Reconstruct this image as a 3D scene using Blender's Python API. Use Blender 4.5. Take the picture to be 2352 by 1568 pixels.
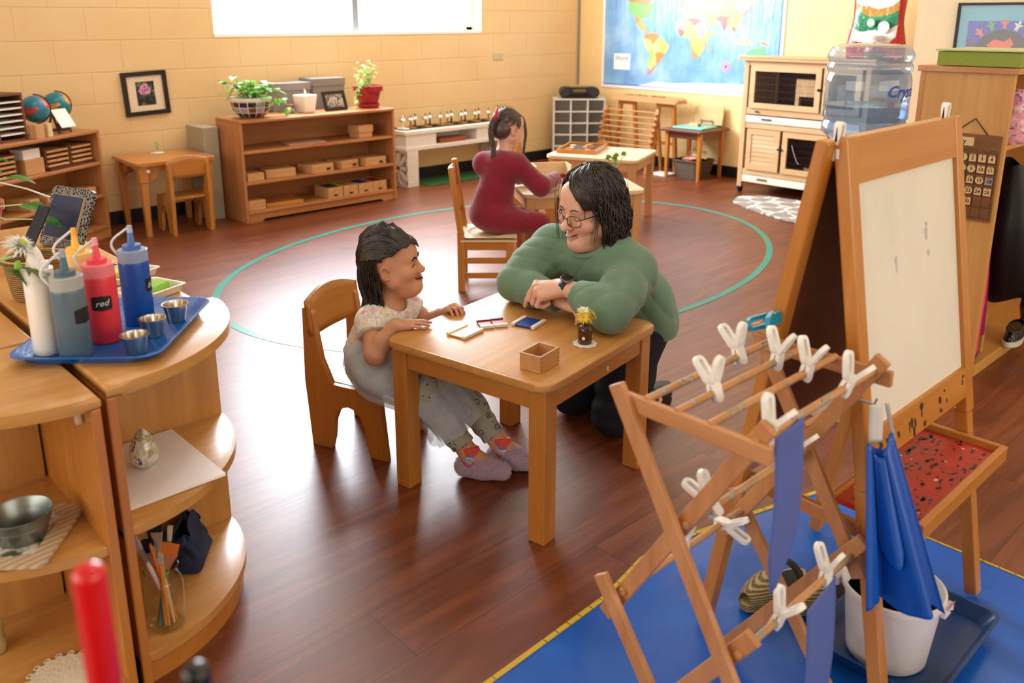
import bpy, bmesh, math, random
import numpy as np
from mathutils import Vector, Matrix, Euler, Quaternion
C = bpy.context.scene
for o in list(bpy.data.objects): bpy.data.objects.remove(o)
COL = C.collection
PI = math.pi
R = math.radians

# ---------------------------------------------------------------- camera
cam_d = bpy.data.cameras.new('camera')
cam = bpy.data.objects.new('camera', cam_d); COL.objects.link(cam)
cam.location = (0, 0, 1.38)
cam.rotation_euler = (R(90 - 15.363), 0, R(46.61 - 90))
cam_d.sensor_width = 36; cam_d.lens = 30.306; cam_d.shift_y = -0.0846
cam_d.clip_start = .05; cam_d.clip_end = 100
cam_d.dof.use_dof = True; cam_d.dof.focus_distance = 2.7; cam_d.dof.aperture_fstop = 3.4
C.camera = cam

# ---------------------------------------------------------------- world, lights, exposure
C.view_settings.view_transform = 'Standard'; C.view_settings.look = 'None'
C.view_settings.gamma = 1; C.view_settings.use_curve_mapping = False
C.view_settings.exposure = 0.0
w = bpy.data.worlds.new('overcast_sky'); C.world = w; w.use_nodes = True
bg = w.node_tree.nodes['Background']
bg.inputs[0].default_value = (.86, .93, 1.0, 1); bg.inputs[1].default_value = 4.2

def area(name, loc, rot, sx, sy, power, col, portal=False):
    d = bpy.data.lights.new(name, 'AREA'); d.shape = 'RECTANGLE'; d.size = sx; d.size_y = sy
    d.energy = power; d.color = col
    if portal: d.cycles.is_portal = True
    o = bpy.data.objects.new(name, d); COL.objects.link(o)
    o.location = loc; o.rotation_euler = rot
    return o
# daylight: the high window in the block wall, and two unseen fills added behind the camera
area('window_daylight', (4.1, 6.33, 2.05), (R(-90), 0, 0), 2.5, 1.56, 385, (.84, .91, 1.0))
area('near_window_daylight', (3.2, -2.94, 1.65), (R(90), 0, 0), 6.5, 1.5, 95, (1.0, .95, .88))  # added fill before the closed near wall, no window built there
area('side_wall_fill', (-2.94, 2.4, 1.55), (0, R(-90), 0), 1.7, 5.5, 105, (1.0, .96, .90))  # added broad fill before the closed side wall, no glazing there
# weak unseen ceiling lights added as soft fill
for x, y in ((1.2, 1.0), (1.2, 4.0), (4.6, 1.0), (5.3, 4.6)):
    area('ceiling_fill_light', (x, y, 2.97), (0, 0, 0), 1.2, .6, 11, (1.0, .90, .76))

# ---------------------------------------------------------------- materials
def lin(h):
    h = h.lstrip('#'); v = [int(h[i:i+2], 16) / 255 for i in (0, 2, 4)]
    return tuple((x / 12.92 if x <= .04045 else ((x + .055) / 1.055) ** 2.4) for x in v)
MATS = {}
def nt(name):
    m = bpy.data.materials.new(name); m.use_nodes = True
    return m, m.node_tree, m.node_tree.nodes['Principled BSDF']
def col4(c):
    if isinstance(c, str): c = lin(c)
    return (*c[:3], 1)
def N(t, kind, **k):
    n = t.nodes.new(kind)
    for a, v in k.items():
        if a in n.inputs: n.inputs[a].default_value = v
        else: setattr(n, a, v)
    return n
def ramp(t, fac, stops, interp='LINEAR'):
    n = t.nodes.new('ShaderNodeValToRGB'); n.color_ramp.interpolation = interp
    e = n.color_ramp.elements
    while len(e) < len(stops): e.new(.5)
    for i, (p, c) in enumerate(stops):
        e[i].position = p; e[i].color = col4(c)
    if fac is not None: t.links.new(fac, n.inputs[0])
    return n
def mix(t, fac, a, b, blend='MIX'):
    n = t.nodes.new('ShaderNodeMix'); n.data_type = 'RGBA'; n.blend_type = blend
    for s, v in ((n.inputs[0], fac), (n.inputs[6], a), (n.inputs[7], b)):
        if hasattr(v, 'is_output'): t.links.new(v, s)
        elif isinstance(v, (int, float)): s.default_value = v
        else: s.default_value = col4(v)
    return n.outputs[2]
def mth(t, op, a, b=0., c=0.):
    n = t.nodes.new('ShaderNodeMath'); n.operation = op
    for s, v in zip(n.inputs, (a, b, c)):
        if hasattr(v, 'is_output'): t.links.new(v, s)
        else: s.default_value = v
    return n.outputs[0]
def coords(t, scale=(1, 1, 1), rot=(0, 0, 0), out='Object', loc=(0, 0, 0)):
    tc = t.nodes.new('ShaderNodeTexCoord'); mp = t.nodes.new('ShaderNodeMapping')
    mp.inputs[1].default_value = loc; mp.inputs[2].default_value = rot; mp.inputs[3].default_value = scale
    t.links.new(tc.outputs[out], mp.inputs[0]); return mp.outputs[0]
def noise(t, vec, scale=5., detail=4., rough=.55, dist=0.):
    n = t.nodes.new('ShaderNodeTexNoise'); n.inputs['Scale'].default_value = scale
    n.inputs['Detail'].default_value = detail; n.inputs['Roughness'].default_value = rough
    n.inputs['Distortion'].default_value = dist
    t.links.new(vec, n.inputs['Vector']); return n.outputs[0]
def bump(t, b, h, strength=.2, dist=.002):
    n = t.nodes.new('ShaderNodeBump'); n.inputs['Strength'].default_value = strength
    n.inputs['Distance'].default_value = dist
    t.links.new(h, n.inputs['Height']); t.links.new(n.outputs[0], b.inputs['Normal']); return n

def plain(name, c, rough=.5, metal=0., spec=.5, trans=0., ior=1.45, alpha=1., vary=.0, vscale=30., bmp=0., sub=0., coat=0.):
    if name in MATS: return MATS[name]
    m, t, b = nt(name)
    b.inputs['Base Color'].default_value = col4(c); b.inputs['Roughness'].default_value = rough
    b.inputs['Metallic'].default_value = metal; b.inputs['Specular IOR Level'].default_value = spec
    b.inputs['Transmission Weight'].default_value = trans; b.inputs['IOR'].default_value = ior
    b.inputs['Alpha'].default_value = alpha; b.inputs['Coat Weight'].default_value = coat
    if sub: b.inputs['Subsurface Weight'].default_value = sub; b.inputs['Subsurface Radius'].default_value = (.012, .005, .003)
    if vary or bmp:
        n = noise(t, coords(t), vscale, 5)
        if vary:
            c4 = col4(c); d = tuple(x * (1 - vary) for x in c4[:3]); l = tuple(min(1, x * (1 + vary * .6)) for x in c4[:3])
            r = ramp(t, n, [(.3, d), (.7, l)]); t.links.new(r.outputs[0], b.inputs['Base Color'])
        if bmp: bump(t, b, n, bmp, .003)
    MATS[name] = m; return m

def wood(name, c1, c2, axis=0, rough=.38, scale=1., coat=.0):
    key = f'{name}_{"xyz"[axis]}'
    if key in MATS: return MATS[key]
    m, t, b = nt(key)
    s = [22 * scale] * 3; s[axis] = 1.6 * scale
    v = coords(t, tuple(s))
    n1 = noise(t, v, 1.0, 6, .6, .6)
    s2 = [90 * scale] * 3; s2[axis] = 3 * scale
    n2 = noise(t, coords(t, tuple(s2)), 1.0, 3)
    r = ramp(t, n1, [(.28, c1), (.55, tuple((x + y) / 2 for x, y in zip(lin(c1), lin(c2)))), (.75, c2)])
    cc = mix(t, mth(t, 'MULTIPLY', n2, .35), r.outputs[0], c1)
    t.links.new(cc, b.inputs['Base Color'])
    b.inputs['Roughness'].default_value = rough; b.inputs['Coat Weight'].default_value = coat
    b.inputs['Coat Roughness'].default_value = .12
    bump(t, b, n2, .08, .001)
    MATS[key] = m; return m
WOODS = dict(
    maple=('#b9803f', '#d9a660', .34, .12), birch=('#c48a4c', '#e0b67c', .4, .0), honey=('#b46e28', '#d08f45', .3, .25),
    chairw=('#b0702c', '#c98a42', .3, .25), shelfw=('#a86b3a', '#c88c58', .45, 0), rackw=('#ad6f3c', '#d39a66', .5, 0),
    easelw=('#b06a1e', '#cf8c38', .33, .2), dark=('#4a2412', '#6b3a20', .4, 0), sidew=('#5b2e1c', '#7c452c', .38, 0),
    hutchw=('#c69c6c', '#e6c79c', .55, 0), paleply=('#c98e45', '#dfae68', .42, 0), pale=('#d9ba8c', '#ecd6b0', .5, 0),
    boxw=('#b9854f', '#d8a974', .5, 0), tanw=('#c08a55', '#dcae7a', .5, 0), brownw=('#5a3522', '#7b4c32', .5, 0))
def W(kind, axis): c1, c2, r, ct = WOODS[kind]; return wood(kind, c1, c2, axis, r, 1., ct)

def thin_glass(name, tint=(1, 1, 1), rough=.02, fac=.10):
    if name in MATS: return MATS[name]
    m, t, b = nt(name); t.nodes.remove(b)
    tr = N(t, 'ShaderNodeBsdfTransparent'); tr.inputs[0].default_value = (*tint, 1)
    gl = N(t, 'ShaderNodeBsdfGlossy'); gl.inputs['Roughness'].default_value = rough
    lw_ = N(t, 'ShaderNodeLayerWeight'); lw_.inputs[0].default_value = .5
    mx = N(t, 'ShaderNodeMixShader')
    t.links.new(mth(t, 'ADD', mth(t, 'MULTIPLY', mth(t, 'POWER', lw_.outputs['Facing'], 4.), .85), .03 + fac * .1), mx.inputs[0]); t.links.new(tr.outputs[0], mx.inputs[1]); t.links.new(gl.outputs[0], mx.inputs[2])
    t.links.new(mx.outputs[0], t.nodes['Material Output'].inputs[0])
    MATS[name] = m; return m

# ---------------------------------------------------------------- mesh helpers
class MB:
    def __init__(s): s.b = bmesh.new(); s.mi = 0
    def _f(s, vs):
        try:
            f = s.b.faces.new(vs); f.material_index = s.mi; return f
        except ValueError: return None
    def box(s, c, d, rot=None, taper=1.0, bev=0., seg=2):
        x, y, z = (v / 2 for v in d)
        M = Matrix.Translation(c) @ (rot.to_matrix().to_4x4() if isinstance(rot, (Euler, Quaternion)) else (rot.to_4x4() if rot is not None else Matrix.Identity(4)))
        P = [(-x * taper, -y * taper, -z), (x * taper, -y * taper, -z), (x * taper, y * taper, -z), (-x * taper, y * taper, -z), (-x, -y, z), (x, -y, z), (x, y, z), (-x, y, z)]
        v = [s.b.verts.new(M @ Vector(p)) for p in P]
        fs = [s._f([v[i] for i in q]) for q in ((3, 2, 1, 0), (4, 5, 6, 7), (0, 1, 5, 4), (1, 2, 6, 5), (2, 3, 7, 6), (3, 0, 4, 7))]
        if bev:
            es = list({e for f in fs for e in f.edges})
            r = bmesh.ops.bevel(s.b, geom=es, offset=bev, segments=seg, affect='EDGES', profile=.5)
            for f in r['faces']: f.material_index = s.mi
        return s
    def b2(s, lo, hi, **k):
        return s.box([(a + b) / 2 for a, b in zip(lo, hi)], [abs(b - a) for a, b in zip(lo, hi)], **k)
    def bar(s, p, q, w, t, up=(0, 0, 1), bev=0., ext=0.):
        p, q = Vector(p), Vector(q); d = (q - p); L = d.length; d.normalize()
        u = Vector(up); y = u.cross(d)
        if y.length < 1e-4: y = Vector((1, 0, 0)).cross(d)
        y.normalize(); z = d.cross(y)
        M = Matrix((d, y, z)).transposed()
        return s.box((p + q) / 2, (L + 2 * ext, w, t), rot=M, bev=bev)
    def tube(s, pts, r, n=8, cap=True, closed=False):
        pts = [Vector(p) for p in pts]; k = len(pts)
        rr = r if isinstance(r, (list, tuple)) else [r] * k
        rings = []; prev = None
        for i, p in enumerate(pts):
            if closed: d = pts[(i + 1) % k] - pts[i - 1]
            else: d = (pts[min(i + 1, k - 1)] - pts[max(i - 1, 0)])
            if d.length < 1e-9: d = Vector((0, 0, 1))
            d.normalize()
            if prev is None:
                a = d.orthogonal().normalized()
            else:
                a = prev - d * prev.dot(d)
                a = a.normalized() if a.length > 1e-6 else d.orthogonal().normalized()
            prev = a; b = d.cross(a)
            rings.append([s.b.verts.new(p + (a * math.cos(2 * PI * j / n) + b * math.sin(2 * PI * j / n)) * rr[i]) for j in range(n)])
        for i in range(k if closed else k - 1):
            A, B = rings[i], rings[(i + 1) % k]
            for j in range(n): s._f((A[j], A[(j + 1) % n], B[(j + 1) % n], B[j]))
        if cap and not closed:
            s._f(rings[0][::-1]); s._f(rings[-1])
        return s
    def lathe(s, prof, c=(0, 0, 0), n=28, M=None, cap=True):
        M = M or Matrix.Identity(4); c = Vector(c); rings = []
        for r, z in prof:
            if r < 1e-6: rings.append([s.b.verts.new(M @ (c + Vector((0, 0, z))))])
            else: rings.append([s.b.verts.new(M @ (c + Vector((r * math.cos(2 * PI * j / n), r * math.sin(2 * PI * j / n), z)))) for j in range(n)])
        for A, B in zip(rings, rings[1:]):
            if len(A) == 1 and len(B) == 1: continue
            for j in range(n):
                k = (j + 1) % n
                if len(A) == 1: s._f((A[0], B[k], B[j])[::-1] if False else (A[0], B[j], B[k])[::-1])
                elif len(B) == 1: s._f((A[j], A[k], B[0]))
                else: s._f((A[j], A[k], B[k], B[j]))
        if cap:
            if len(rings[0]) > 1: s._f(rings[0][::-1])
            if len(rings[-1]) > 1: s._f(rings[-1])
        return s
    def prism(s, poly, z0, z1, M=None, bev=0.):
        M = M or Matrix.Identity(4)
        a = [s.b.verts.new(M @ Vector((x, y, z0))) for x, y in poly]; b = [s.b.verts.new(M @ Vector((x, y, z1))) for x, y in poly]
        n = len(poly); f0 = s._f(a[::-1]); f1 = s._f(b)
        for i in range(n): s._f((a[i], a[(i + 1) % n], b[(i + 1) % n], b[i]))
        if bev and f1:
            es = list(f1.edges) + list(f0.edges)
            bmesh.ops.bevel(s.b, geom=es, offset=bev, segments=3, affect='EDGES', profile=.5)
        return s
    def ring_prism(s, outer, inner, z0, z1, M=None):
        M = M or Matrix.Identity(4); n = len(outer)
        L = [[s.b.verts.new(M @ Vector((x, y, z))) for x, y in P] for P, z in ((outer, z0), (outer, z1), (inner, z1), (inner, z0))]
        for q in range(4):
            A, B = L[q], L[(q + 1) % 4]
            for i in range(n): s._f((A[i], A[(i + 1) % n], B[(i + 1) % n], B[i]))
        return s
    def grid(s, f, nu, nv, thick=0., closed_u=False):
        V = [[s.b.verts.new(f(u / (nu if closed_u else nu - 1), v / (nv - 1))) for v in range(nv)] for u in range(nu)]
        for u in range(nu if closed_u else nu - 1):
            for v in range(nv - 1): s._f((V[u][v], V[(u + 1) % nu][v], V[(u + 1) % nu][v + 1], V[u][v + 1]))
        return s
    def quad(s, *p): s._f([s.b.verts.new(q) for q in p]); return s
def rrect(w, d, r, n=5, c=(0, 0)):
    P = []
    for cx, cy, a in ((w / 2 - r, d / 2 - r, 0), (-w / 2 + r, d / 2 - r, 90), (-w / 2 + r, -d / 2 + r, 180), (w / 2 - r, -d / 2 + r, 270)):
        for i in range(n + 1):
            t = R(a + 90 * i / n); P.append((c[0] + cx + r * math.cos(t), c[1] + cy + r * math.sin(t)))
    return P
def circle(r, n=24, c=(0, 0), a0=0, a1=360):
    full = abs(a1 - a0) == 360
    return [(c[0] + r * math.cos(R(a0 + (a1 - a0) * i / (n if full else n - 1))), c[1] + r * math.sin(R(a0 + (a1 - a0) * i / (n if full else n - 1)))) for i in range(n)]

def obj(name, mb, mat, parent=None, loc=(0, 0, 0), rot=(0, 0, 0), smooth=False, solid=0., subd=0, label=None):
    me = bpy.data.meshes.new(name)
    b = mb.b if isinstance(mb, MB) else mb
    bmesh.ops.recalc_face_normals(b, faces=b.faces[:])
    b.to_mesh(me); b.free()
    if isinstance(mat, str):   # a wood kind: grain along the longest side
        bb = [v.co for v in me.vertices]
        d = [max(v[i] for v in bb) - min(v[i] for v in bb) for i in range(3)]
        mat = W(mat, d.index(max(d)))
    for m in (mat if isinstance(mat, (list, tuple)) else [mat]): me.materials.append(m)
    if smooth:
        me.polygons.foreach_set('use_smooth', [True] * len(me.polygons))
        if smooth != 'all': me.set_sharp_from_angle(angle=R(42))
    o = bpy.data.objects.new(name, me); COL.objects.link(o)
    o.location = loc; o.rotation_euler = rot
    if parent is not None: o.parent = parent
    if solid:
        md = o.modifiers.new('solid', 'SOLIDIFY'); md.thickness = solid; md.offset = 0
    if subd:
        md = o.modifiers.new('sub', 'SUBSURF'); md.levels = md.render_levels = subd
    if label: o['label'] = label
    return o
def tag(o, label, cat, group=None):
    o['label'] = label; o['category'] = cat
    if group: o['group'] = group
    return o
def thing(name, label, cat, loc=(0, 0, 0), rotz=0., group=None):
    o = bpy.data.objects.new(name, None); COL.objects.link(o); o.empty_display_size = .05
    o.location = loc; o.rotation_euler = (0, 0, rotz)
    return tag(o, label, cat, group)
def struct(name, mb, mat, **k):
    o = obj(name, mb, mat, **k); o['kind'] = 'structure'; return o
def dup(root, loc=None, rotz=None, label=None, group=None):
    r = root.copy(); COL.objects.link(r)
    if loc is not None: r.location = loc
    if rotz is not None: r.rotation_euler = (0, 0, rotz)
    if label: r['label'] = label
    if group: r['group'] = group
    for ch in list(root.children):
        k = ch.copy(); COL.objects.link(k); k.parent = r
        for g in list(ch.children):
            d = g.copy(); COL.objects.link(d); d.parent = k
    return r
def text_mesh(mb, txt, size, M, font_shear=0., bold=0.):
    cu = bpy.data.curves.new('lettering', 'FONT'); cu.body = txt; cu.size = size; cu.shear = font_shear
    cu.align_x = 'CENTER'; cu.align_y = 'CENTER'; cu.offset = bold; cu.resolution_u = 2
    o = bpy.data.objects.new('lettering', cu); COL.objects.link(o)
    bpy.context.view_layer.update()
    me = bpy.data.meshes.new_from_object(o.evaluated_get(bpy.context.evaluated_depsgraph_get()))
    bpy.data.objects.remove(o)
    n0 = len(mb.b.verts); f0 = len(mb.b.faces)
    mb.b.from_mesh(me); mb.b.verts.ensure_lookup_table(); mb.b.faces.ensure_lookup_table()
    for v in mb.b.verts[n0:]: v.co = M @ v.co
    for f in mb.b.faces[f0:]: f.material_index = mb.mi
    bpy.data.meshes.remove(me); return mb
rnd = random.Random(7)

# ---------------------------------------------------------------- the room
WX, WY = 6.70, 6.10
def floor_mat():
    m, t, b = nt('plank_floor')
    tc = N(t, 'ShaderNodeTexCoord'); sp = N(t, 'ShaderNodeSeparateXYZ'); t.links.new(tc.outputs['Object'], sp.inputs[0])
    pw, pl = .19, 1.25
    row = mth(t, 'FLOOR', mth(t, 'DIVIDE', sp.outputs[1], pw))
    wn = N(t, 'ShaderNodeTexWhiteNoise', noise_dimensions='1D'); t.links.new(row, wn.inputs['W'])
    xs = mth(t, 'ADD', mth(t, 'DIVIDE', sp.outputs[0], pl), mth(t, 'MULTIPLY', wn.outputs[0], 7.3))
    colm = mth(t, 'FLOOR', xs)
    wn2 = N(t, 'ShaderNodeTexWhiteNoise', noise_dimensions='1D')
    t.links.new(mth(t, 'ADD', mth(t, 'MULTIPLY', colm, 17.13), mth(t, 'MULTIPLY', row, 3.71)), wn2.inputs['W'])
    rid = wn2.outputs[0]
    cv = N(t, 'ShaderNodeCombineXYZ')
    t.links.new(mth(t, 'ADD', mth(t, 'MULTIPLY', sp.outputs[0], 1.5), mth(t, 'MULTIPLY', rid, 40.)), cv.inputs[0])
    t.links.new(mth(t, 'MULTIPLY', sp.outputs[1], 15.), cv.inputs[1]); t.links.new(mth(t, 'MULTIPLY', rid, 19.), cv.inputs[2])
    n1 = noise(t, cv.outputs[0], 1.0, 7, .62, 1.1)
    cv2 = N(t, 'ShaderNodeCombineXYZ')
    t.links.new(mth(t, 'MULTIPLY', sp.outputs[0], 4.), cv2.inputs[0]); t.links.new(mth(t, 'MULTIPLY', sp.outputs[1], 130.), cv2.inputs[1]); t.links.new(rid, cv2.inputs[2])
    n2 = noise(t, cv2.outputs[0], 1.0, 3)
    r = ramp(t, n1, [(.25, '#431c0b'), (.45, '#6e3517'), (.6, '#894a27'), (.8, '#9d6037')])
    c1 = mix(t, mth(t, 'MULTIPLY', n2, .55), r.outputs[0], '#5a2810')
    c2 = mix(t, mth(t, 'MULTIPLY', rid, .38), c1, '#6a3014')
    # seams
    fy = mth(t, 'FRACT', mth(t, 'DIVIDE', sp.outputs[1], pw)); fx = mth(t, 'FRACT', xs)
    e1 = mth(t, 'LESS_THAN', fy, .012); e2 = mth(t, 'LESS_THAN', fx, .0022)
    seam = mth(t, 'MAXIMUM', e1, e2)
    c3 = mix(t, mth(t, 'MULTIPLY', seam, .75), c2, '#1e0d06')
    t.links.new(c3, b.inputs['Base Color'])
    rg = mth(t, 'ADD', .32, mth(t, 'MULTIPLY', n2, .10)); t.links.new(rg, b.inputs['Roughness'])
    b.inputs['Specular IOR Level'].default_value = .75
    h = mth(t, 'ADD', mth(t, 'MULTIPLY', n2, .3), mth(t, 'MULTIPLY', seam, -1.))
    bump(t, b, h, .06, .002)
    return m
struct('floor', MB().b2((-3, -3, -.1), (9.5, WY + .2, 0)), floor_mat())

def block_mat():
    m, t, b = nt('painted_block')
    v = coords(t, (1, 1, 1), (R(90), 0, 0), loc=(.14, 0, 0))
    br = N(t, 'ShaderNodeTexBrick'); t.links.new(v, br.inputs[0])
    br.inputs['Scale'].default_value = 1; br.inputs['Brick Width'].default_value = .42; br.inputs['Row Height'].default_value = .206
    br.inputs['Mortar Size'].default_value = .006; br.inputs['Mortar Smooth'].default_value = .6
    n = noise(t, coords(t), 60, 4); n3 = noise(t, coords(t), 1.4, 2)
    base = ramp(t, n3, [(.3, '#e4bf88'), (.7, '#e9ca96')])
    c = mix(t, mth(t, 'MULTIPLY', br.outputs['Fac'], .16), base.outputs[0], '#c99a5a')
    t.links.new(c, b.inputs['Base Color']); b.inputs['Roughness'].default_value = .55
    h = mth(t, 'ADD', mth(t, 'MULTIPLY', br.outputs['Fac'], -1.), mth(t, 'MULTIPLY', n, .25)); bump(t, b, h, .45, .006)
    return m
BLOCK = block_mat(); PAINT = plain('cream_yellow_paint', '#f2d296', .55, vary=.05, vscale=3)
wx0, wx1, wz0, wz1 = 2.83, 5.38, 1.257, 2.80
mb = MB(); T = .26
mb.b2((-3, WY, 0), (wx0, WY + T, 3.0)).b2((wx1, WY, 0), (WX + .3, WY + T, 3.0)).b2((wx0, WY, 0), (wx1, WY + T, wz0)).b2((wx0, WY, wz1), (wx1, WY + T, 3.0))
struct('wall_left', mb, BLOCK)
struct('wall_back', MB().b2((WX, -3, 0), (WX + .2, WY, 3.0)), PAINT)
CREAM = plain('cream_paint', '#efe0bf', .6)
struct('wall_right', MB().b2((4.62, -3, 0), (4.74, 1.89, 3.0)), CREAM)
struct('wall_near', MB().b2((-3, -3.2, 0), (9.5, -3, 3.0)), CREAM)
# plain closed side wall behind the camera; the added side fill hangs before it
struct('wall_side', MB().b2((-3.2, -3, 0), (-3, 6.1, 3.0)), CREAM)
struct('ceiling', MB().b2((-3.2, -3.2, 3.0), (9.5, WY + .3, 3.1)), plain('ceiling_white', '#efe9dc', .8))
BLK = plain('black_vinyl', '#121012', .5)
struct('baseboard_left', MB().b2((-3, WY - .012, 0), (WX, WY, .095)), BLK)
struct('baseboard_back', MB().b2((WX - .012, -3, 0), (WX, WY - .012, .095)), BLK)
# window: white frame, mullion, two panes, deep white sill
WHITE = plain('white_paint', '#f1efea', .45)
fr = MB(); y0, y1 = WY + .13, WY + .18
fr.b2((wx0, WY - .004, wz0 - .012), (wx1, WY + T, wz0 + .014)).b2((wx0, y0, wz1 - .05), (wx1, y1, wz1)).b2((wx0, y0, wz0), (wx0 + .04, y1, wz1)).b2((wx1 - .07, y0, wz0), (wx1, y1, wz1)).b2((wx0, y0, wz0 + .014), (wx1, y1, wz0 + .045))
wf = struct('window_1', fr, WHITE)
obj('mullion', MB().b2((4.08, y0 - .01, wz0 + .014), (4.14, y1, wz1 - .05)), plain('grey_metal', '#9aa0a8', .35, .6), wf)
obj('window_pane', MB().b2((wx0 + .04, y0 + .02, wz0 + .04), (4.08, y0 + .026, wz1 - .05)), thin_glass('clear_pane'), wf)
obj('window_pane', MB().b2((4.14, y0 + .02, wz0 + .04), (wx1 - .07, y0 + .026, wz1 - .05)), thin_glass('clear_pane'), wf)
# grey conduit in the room corner
struct('trim_1', MB().tube([(WX - .012, WY - .012, .10), (WX - .012, WY - .012, 2.99)], .009, 8), plain('conduit_grey', '#8d8a83', .4, .3))
# wall plate
o = thing('wall_plate', 'small beige blank outlet plate screwed to the yellow block wall', 'wall plate', (5.585, WY - .004, 1.034))
obj('plate', MB().box((0, 0, 0), (.125, .008, .062), bev=.003), plain('beige_plastic', '#cdbf9a', .4), o)
obj('screw', MB().lathe([(.004, 0), (.004, .002), (0, .003)], (0, 0, 0), 8, Matrix.Translation((0, -.004, 0)) @ Matrix.Rotation(R(90), 4, 'X')), plain('grey_metal', '#9aa0a8', .35, .6), o)
# green tape oval on the floor
def tape(name, cx, cy, a, b, rot, wd, m):
    n = 160; mbx = MB(); o_, i_ = [], []
    for k in range(n):
        t = 2 * PI * k / n
        for L, s in ((o_, wd / 2), (i_, -wd / 2)):
            x, y = (a + s) * math.cos(t), (b + s) * math.sin(t)
            L.append((cx + x * math.cos(rot) - y * math.sin(rot), cy + x * math.sin(rot) + y * math.cos(rot)))
    mbx.ring_prism(o_, i_, .0005, .0016); return obj(name, mbx, m)
TAPE = plain('green_tape', '#1f8f7c', .35, vary=.12, vscale=14)
o = tape('floor_tape', 3.511, 3.641, 1.856, 1.31, R(1.6), .038, TAPE)
tag(o, 'thin oval line of green tape stuck on the plank floor', 'floor tape')

# ---------------------------------------------------------------- furniture along the block wall
def shelf_unit(name, label, loc, rotz, L, D, H, levels, kind, t=.02):
    """local: x from 0 to L, front at y = 0, back at y = D"""
    o = thing(name, label, 'shelf unit', loc, rotz)
    obj('top', MB().b2((0, -.004, H - t), (L, D, H), bev=.004), kind, o)
    for x in (0, L - t): obj('side_panel', MB().b2((x, 0, 0), (x + t, D, H - t), bev=.003), kind, o)
    obj('back_panel', MB().b2((t, D - .012, .05), (L - t, D, H - t)), kind, o)
    for z in levels: obj('shelf', MB().b2((t, .002, z - .02), (L - t, D - .012, z), bev=.004), kind, o)
    z = levels[-1] - .02
    obj('toe_kick', MB().prism([(t, 0), (t + .1, 0), (t + .125, .018), (L - t - .125, .018), (L - t - .1, 0), (L - t, 0), (L - t, z), (t, z)], .012, .028, Matrix.Rotation(R(90), 4, 'X') @ Matrix.Scale(-1, 4, (0, 0, 1))), kind, o)
    return o
def boxy(name, label, cat, lo, hi, kind, group=None, rz=0, bev=.003, parts=None, base=(0, 0, 0)):
    """a closed box standing on its own base"""
    c = [(a + b) / 2 for a, b in zip(lo, hi)]
    o = obj(name, MB().box((0, 0, (hi[2] - lo[2]) / 2), [b - a for a, b in zip(lo, hi)], bev=bev), kind, None, (c[0], c[1], lo[2]), (0, 0, rz))
    return tag(o, label, cat, group)

MAIN = shelf_unit('low_bookshelf', 'long low wooden shelf unit with four levels standing under the high window', (2.665, 5.49, 0), 0, 1.275, .36, .71, (.50, .285, .08), 'shelfw')
a30 = R(30.9); ux, uy = math.cos(a30), math.sin(a30)
L0 = (1.857 - 1.30 * ux, 5.77 - 1.30 * uy)
def LS(x, y, z): return (L0[0] + x * ux - y * uy, L0[1] + x * uy + y * ux, z)
shelf_unit('low_bookshelf', 'low wooden shelf unit set at an angle with two globes on its top', (*L0, 0), a30, 1.30, .30, .70, (.497, .288, .085), 'shelfw')

# --- on and in the angled shelf unit
def at_shelf(name, label, cat, x, y, z, mb, kind, group=None, smooth=False):
    o = obj(name, mb, kind, None, LS(x, y, z), (0, 0, a30), smooth=smooth); return tag(o, label, cat, group)
o = thing('paper_sorter', 'small dark brown paper sorter with white trays on top of the angled shelf', 'paper sorter', LS(.70, .06, .70), a30)
mb = MB()
for x in (-.10, .088): mb.b2((x, 0, 0), (x + .012, .2, .255))
mb.b2((-.088, .188, 0), (.088, .2, .255)).b2((-.1, 0, .255), (.1, .2, .268)).b2((-.1, 0, -0.), (.1, .2, .010))
obj('case', mb, 'brownw', o)
for k in range(6): obj('tray', MB().b2((-.088, .004, .035 + .036 * k), (.088, .186, .043 + .036 * k)), WHITE, o)
def globe(label, loc, land, sea, tilt):
    o = thing('globe', label, 'globe', loc, 0, 'globes on the angled shelf')
    m, t, b = nt('globe_paint'); n = noise(t, coords(t), 13, 2, .5)
    r = ramp(t, n, [(.0, sea), (.53, sea), (.55, land[0]), (.64, land[1])], 'CONSTANT'); t.links.new(r.outputs[0], b.inputs[0]); b.inputs['Roughness'].default_value = .25
    rr = .080
    obj('ball', MB().lathe([(rr * math.sin(PI * i / 16) if 0 < i < 16 else 0, .155 - rr * math.cos(PI * i / 16)) for i in range(17)], n=28, cap=False), m, o, smooth='all')
    st = plain('black_plastic', '#17171a', .35)
    obj('stand', MB().lathe([(.06, 0), (.06, .008), (.012, .016), (.009, .062), (0, .068)], n=20), st, o, smooth=True)
    obj('meridian_arm', MB().tube([(0.086 * math.cos(R(a)), 0, .155 + .086 * math.sin(R(a))) for a in range(-90, 91, 15)], .004, 6), st, o)
globe('small globe with red lands beside the brown paper sorter', (*LS(.965, .145, .7)[:2], .70), ('#c23a34', '#d8604a'), '#2f7f9a', 0)
globe('teal globe with an orange patch behind the white card on the tiny easel', (*LS(1.20, .205, .7)[:2], .70), ('#d99a34', '#e0b050'), '#1f7c8e', 0)
o = thing('card_easel', 'tiny dark wooden tabletop easel holding up a white card', 'tabletop easel', LS(1.10, .10, .70), a30)
mb = MB()
for s in (-1, 1): mb.bar((s * .05, -.03, 0), (s * .012, .05, .14), .012, .008)
mb.bar((0, .10, 0), (0, .055, .12), .012, .008).bar((-.05, -.022, .022), (.05, -.022, .022), .02, .008)
obj('frame', mb, 'dark', o)
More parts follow.
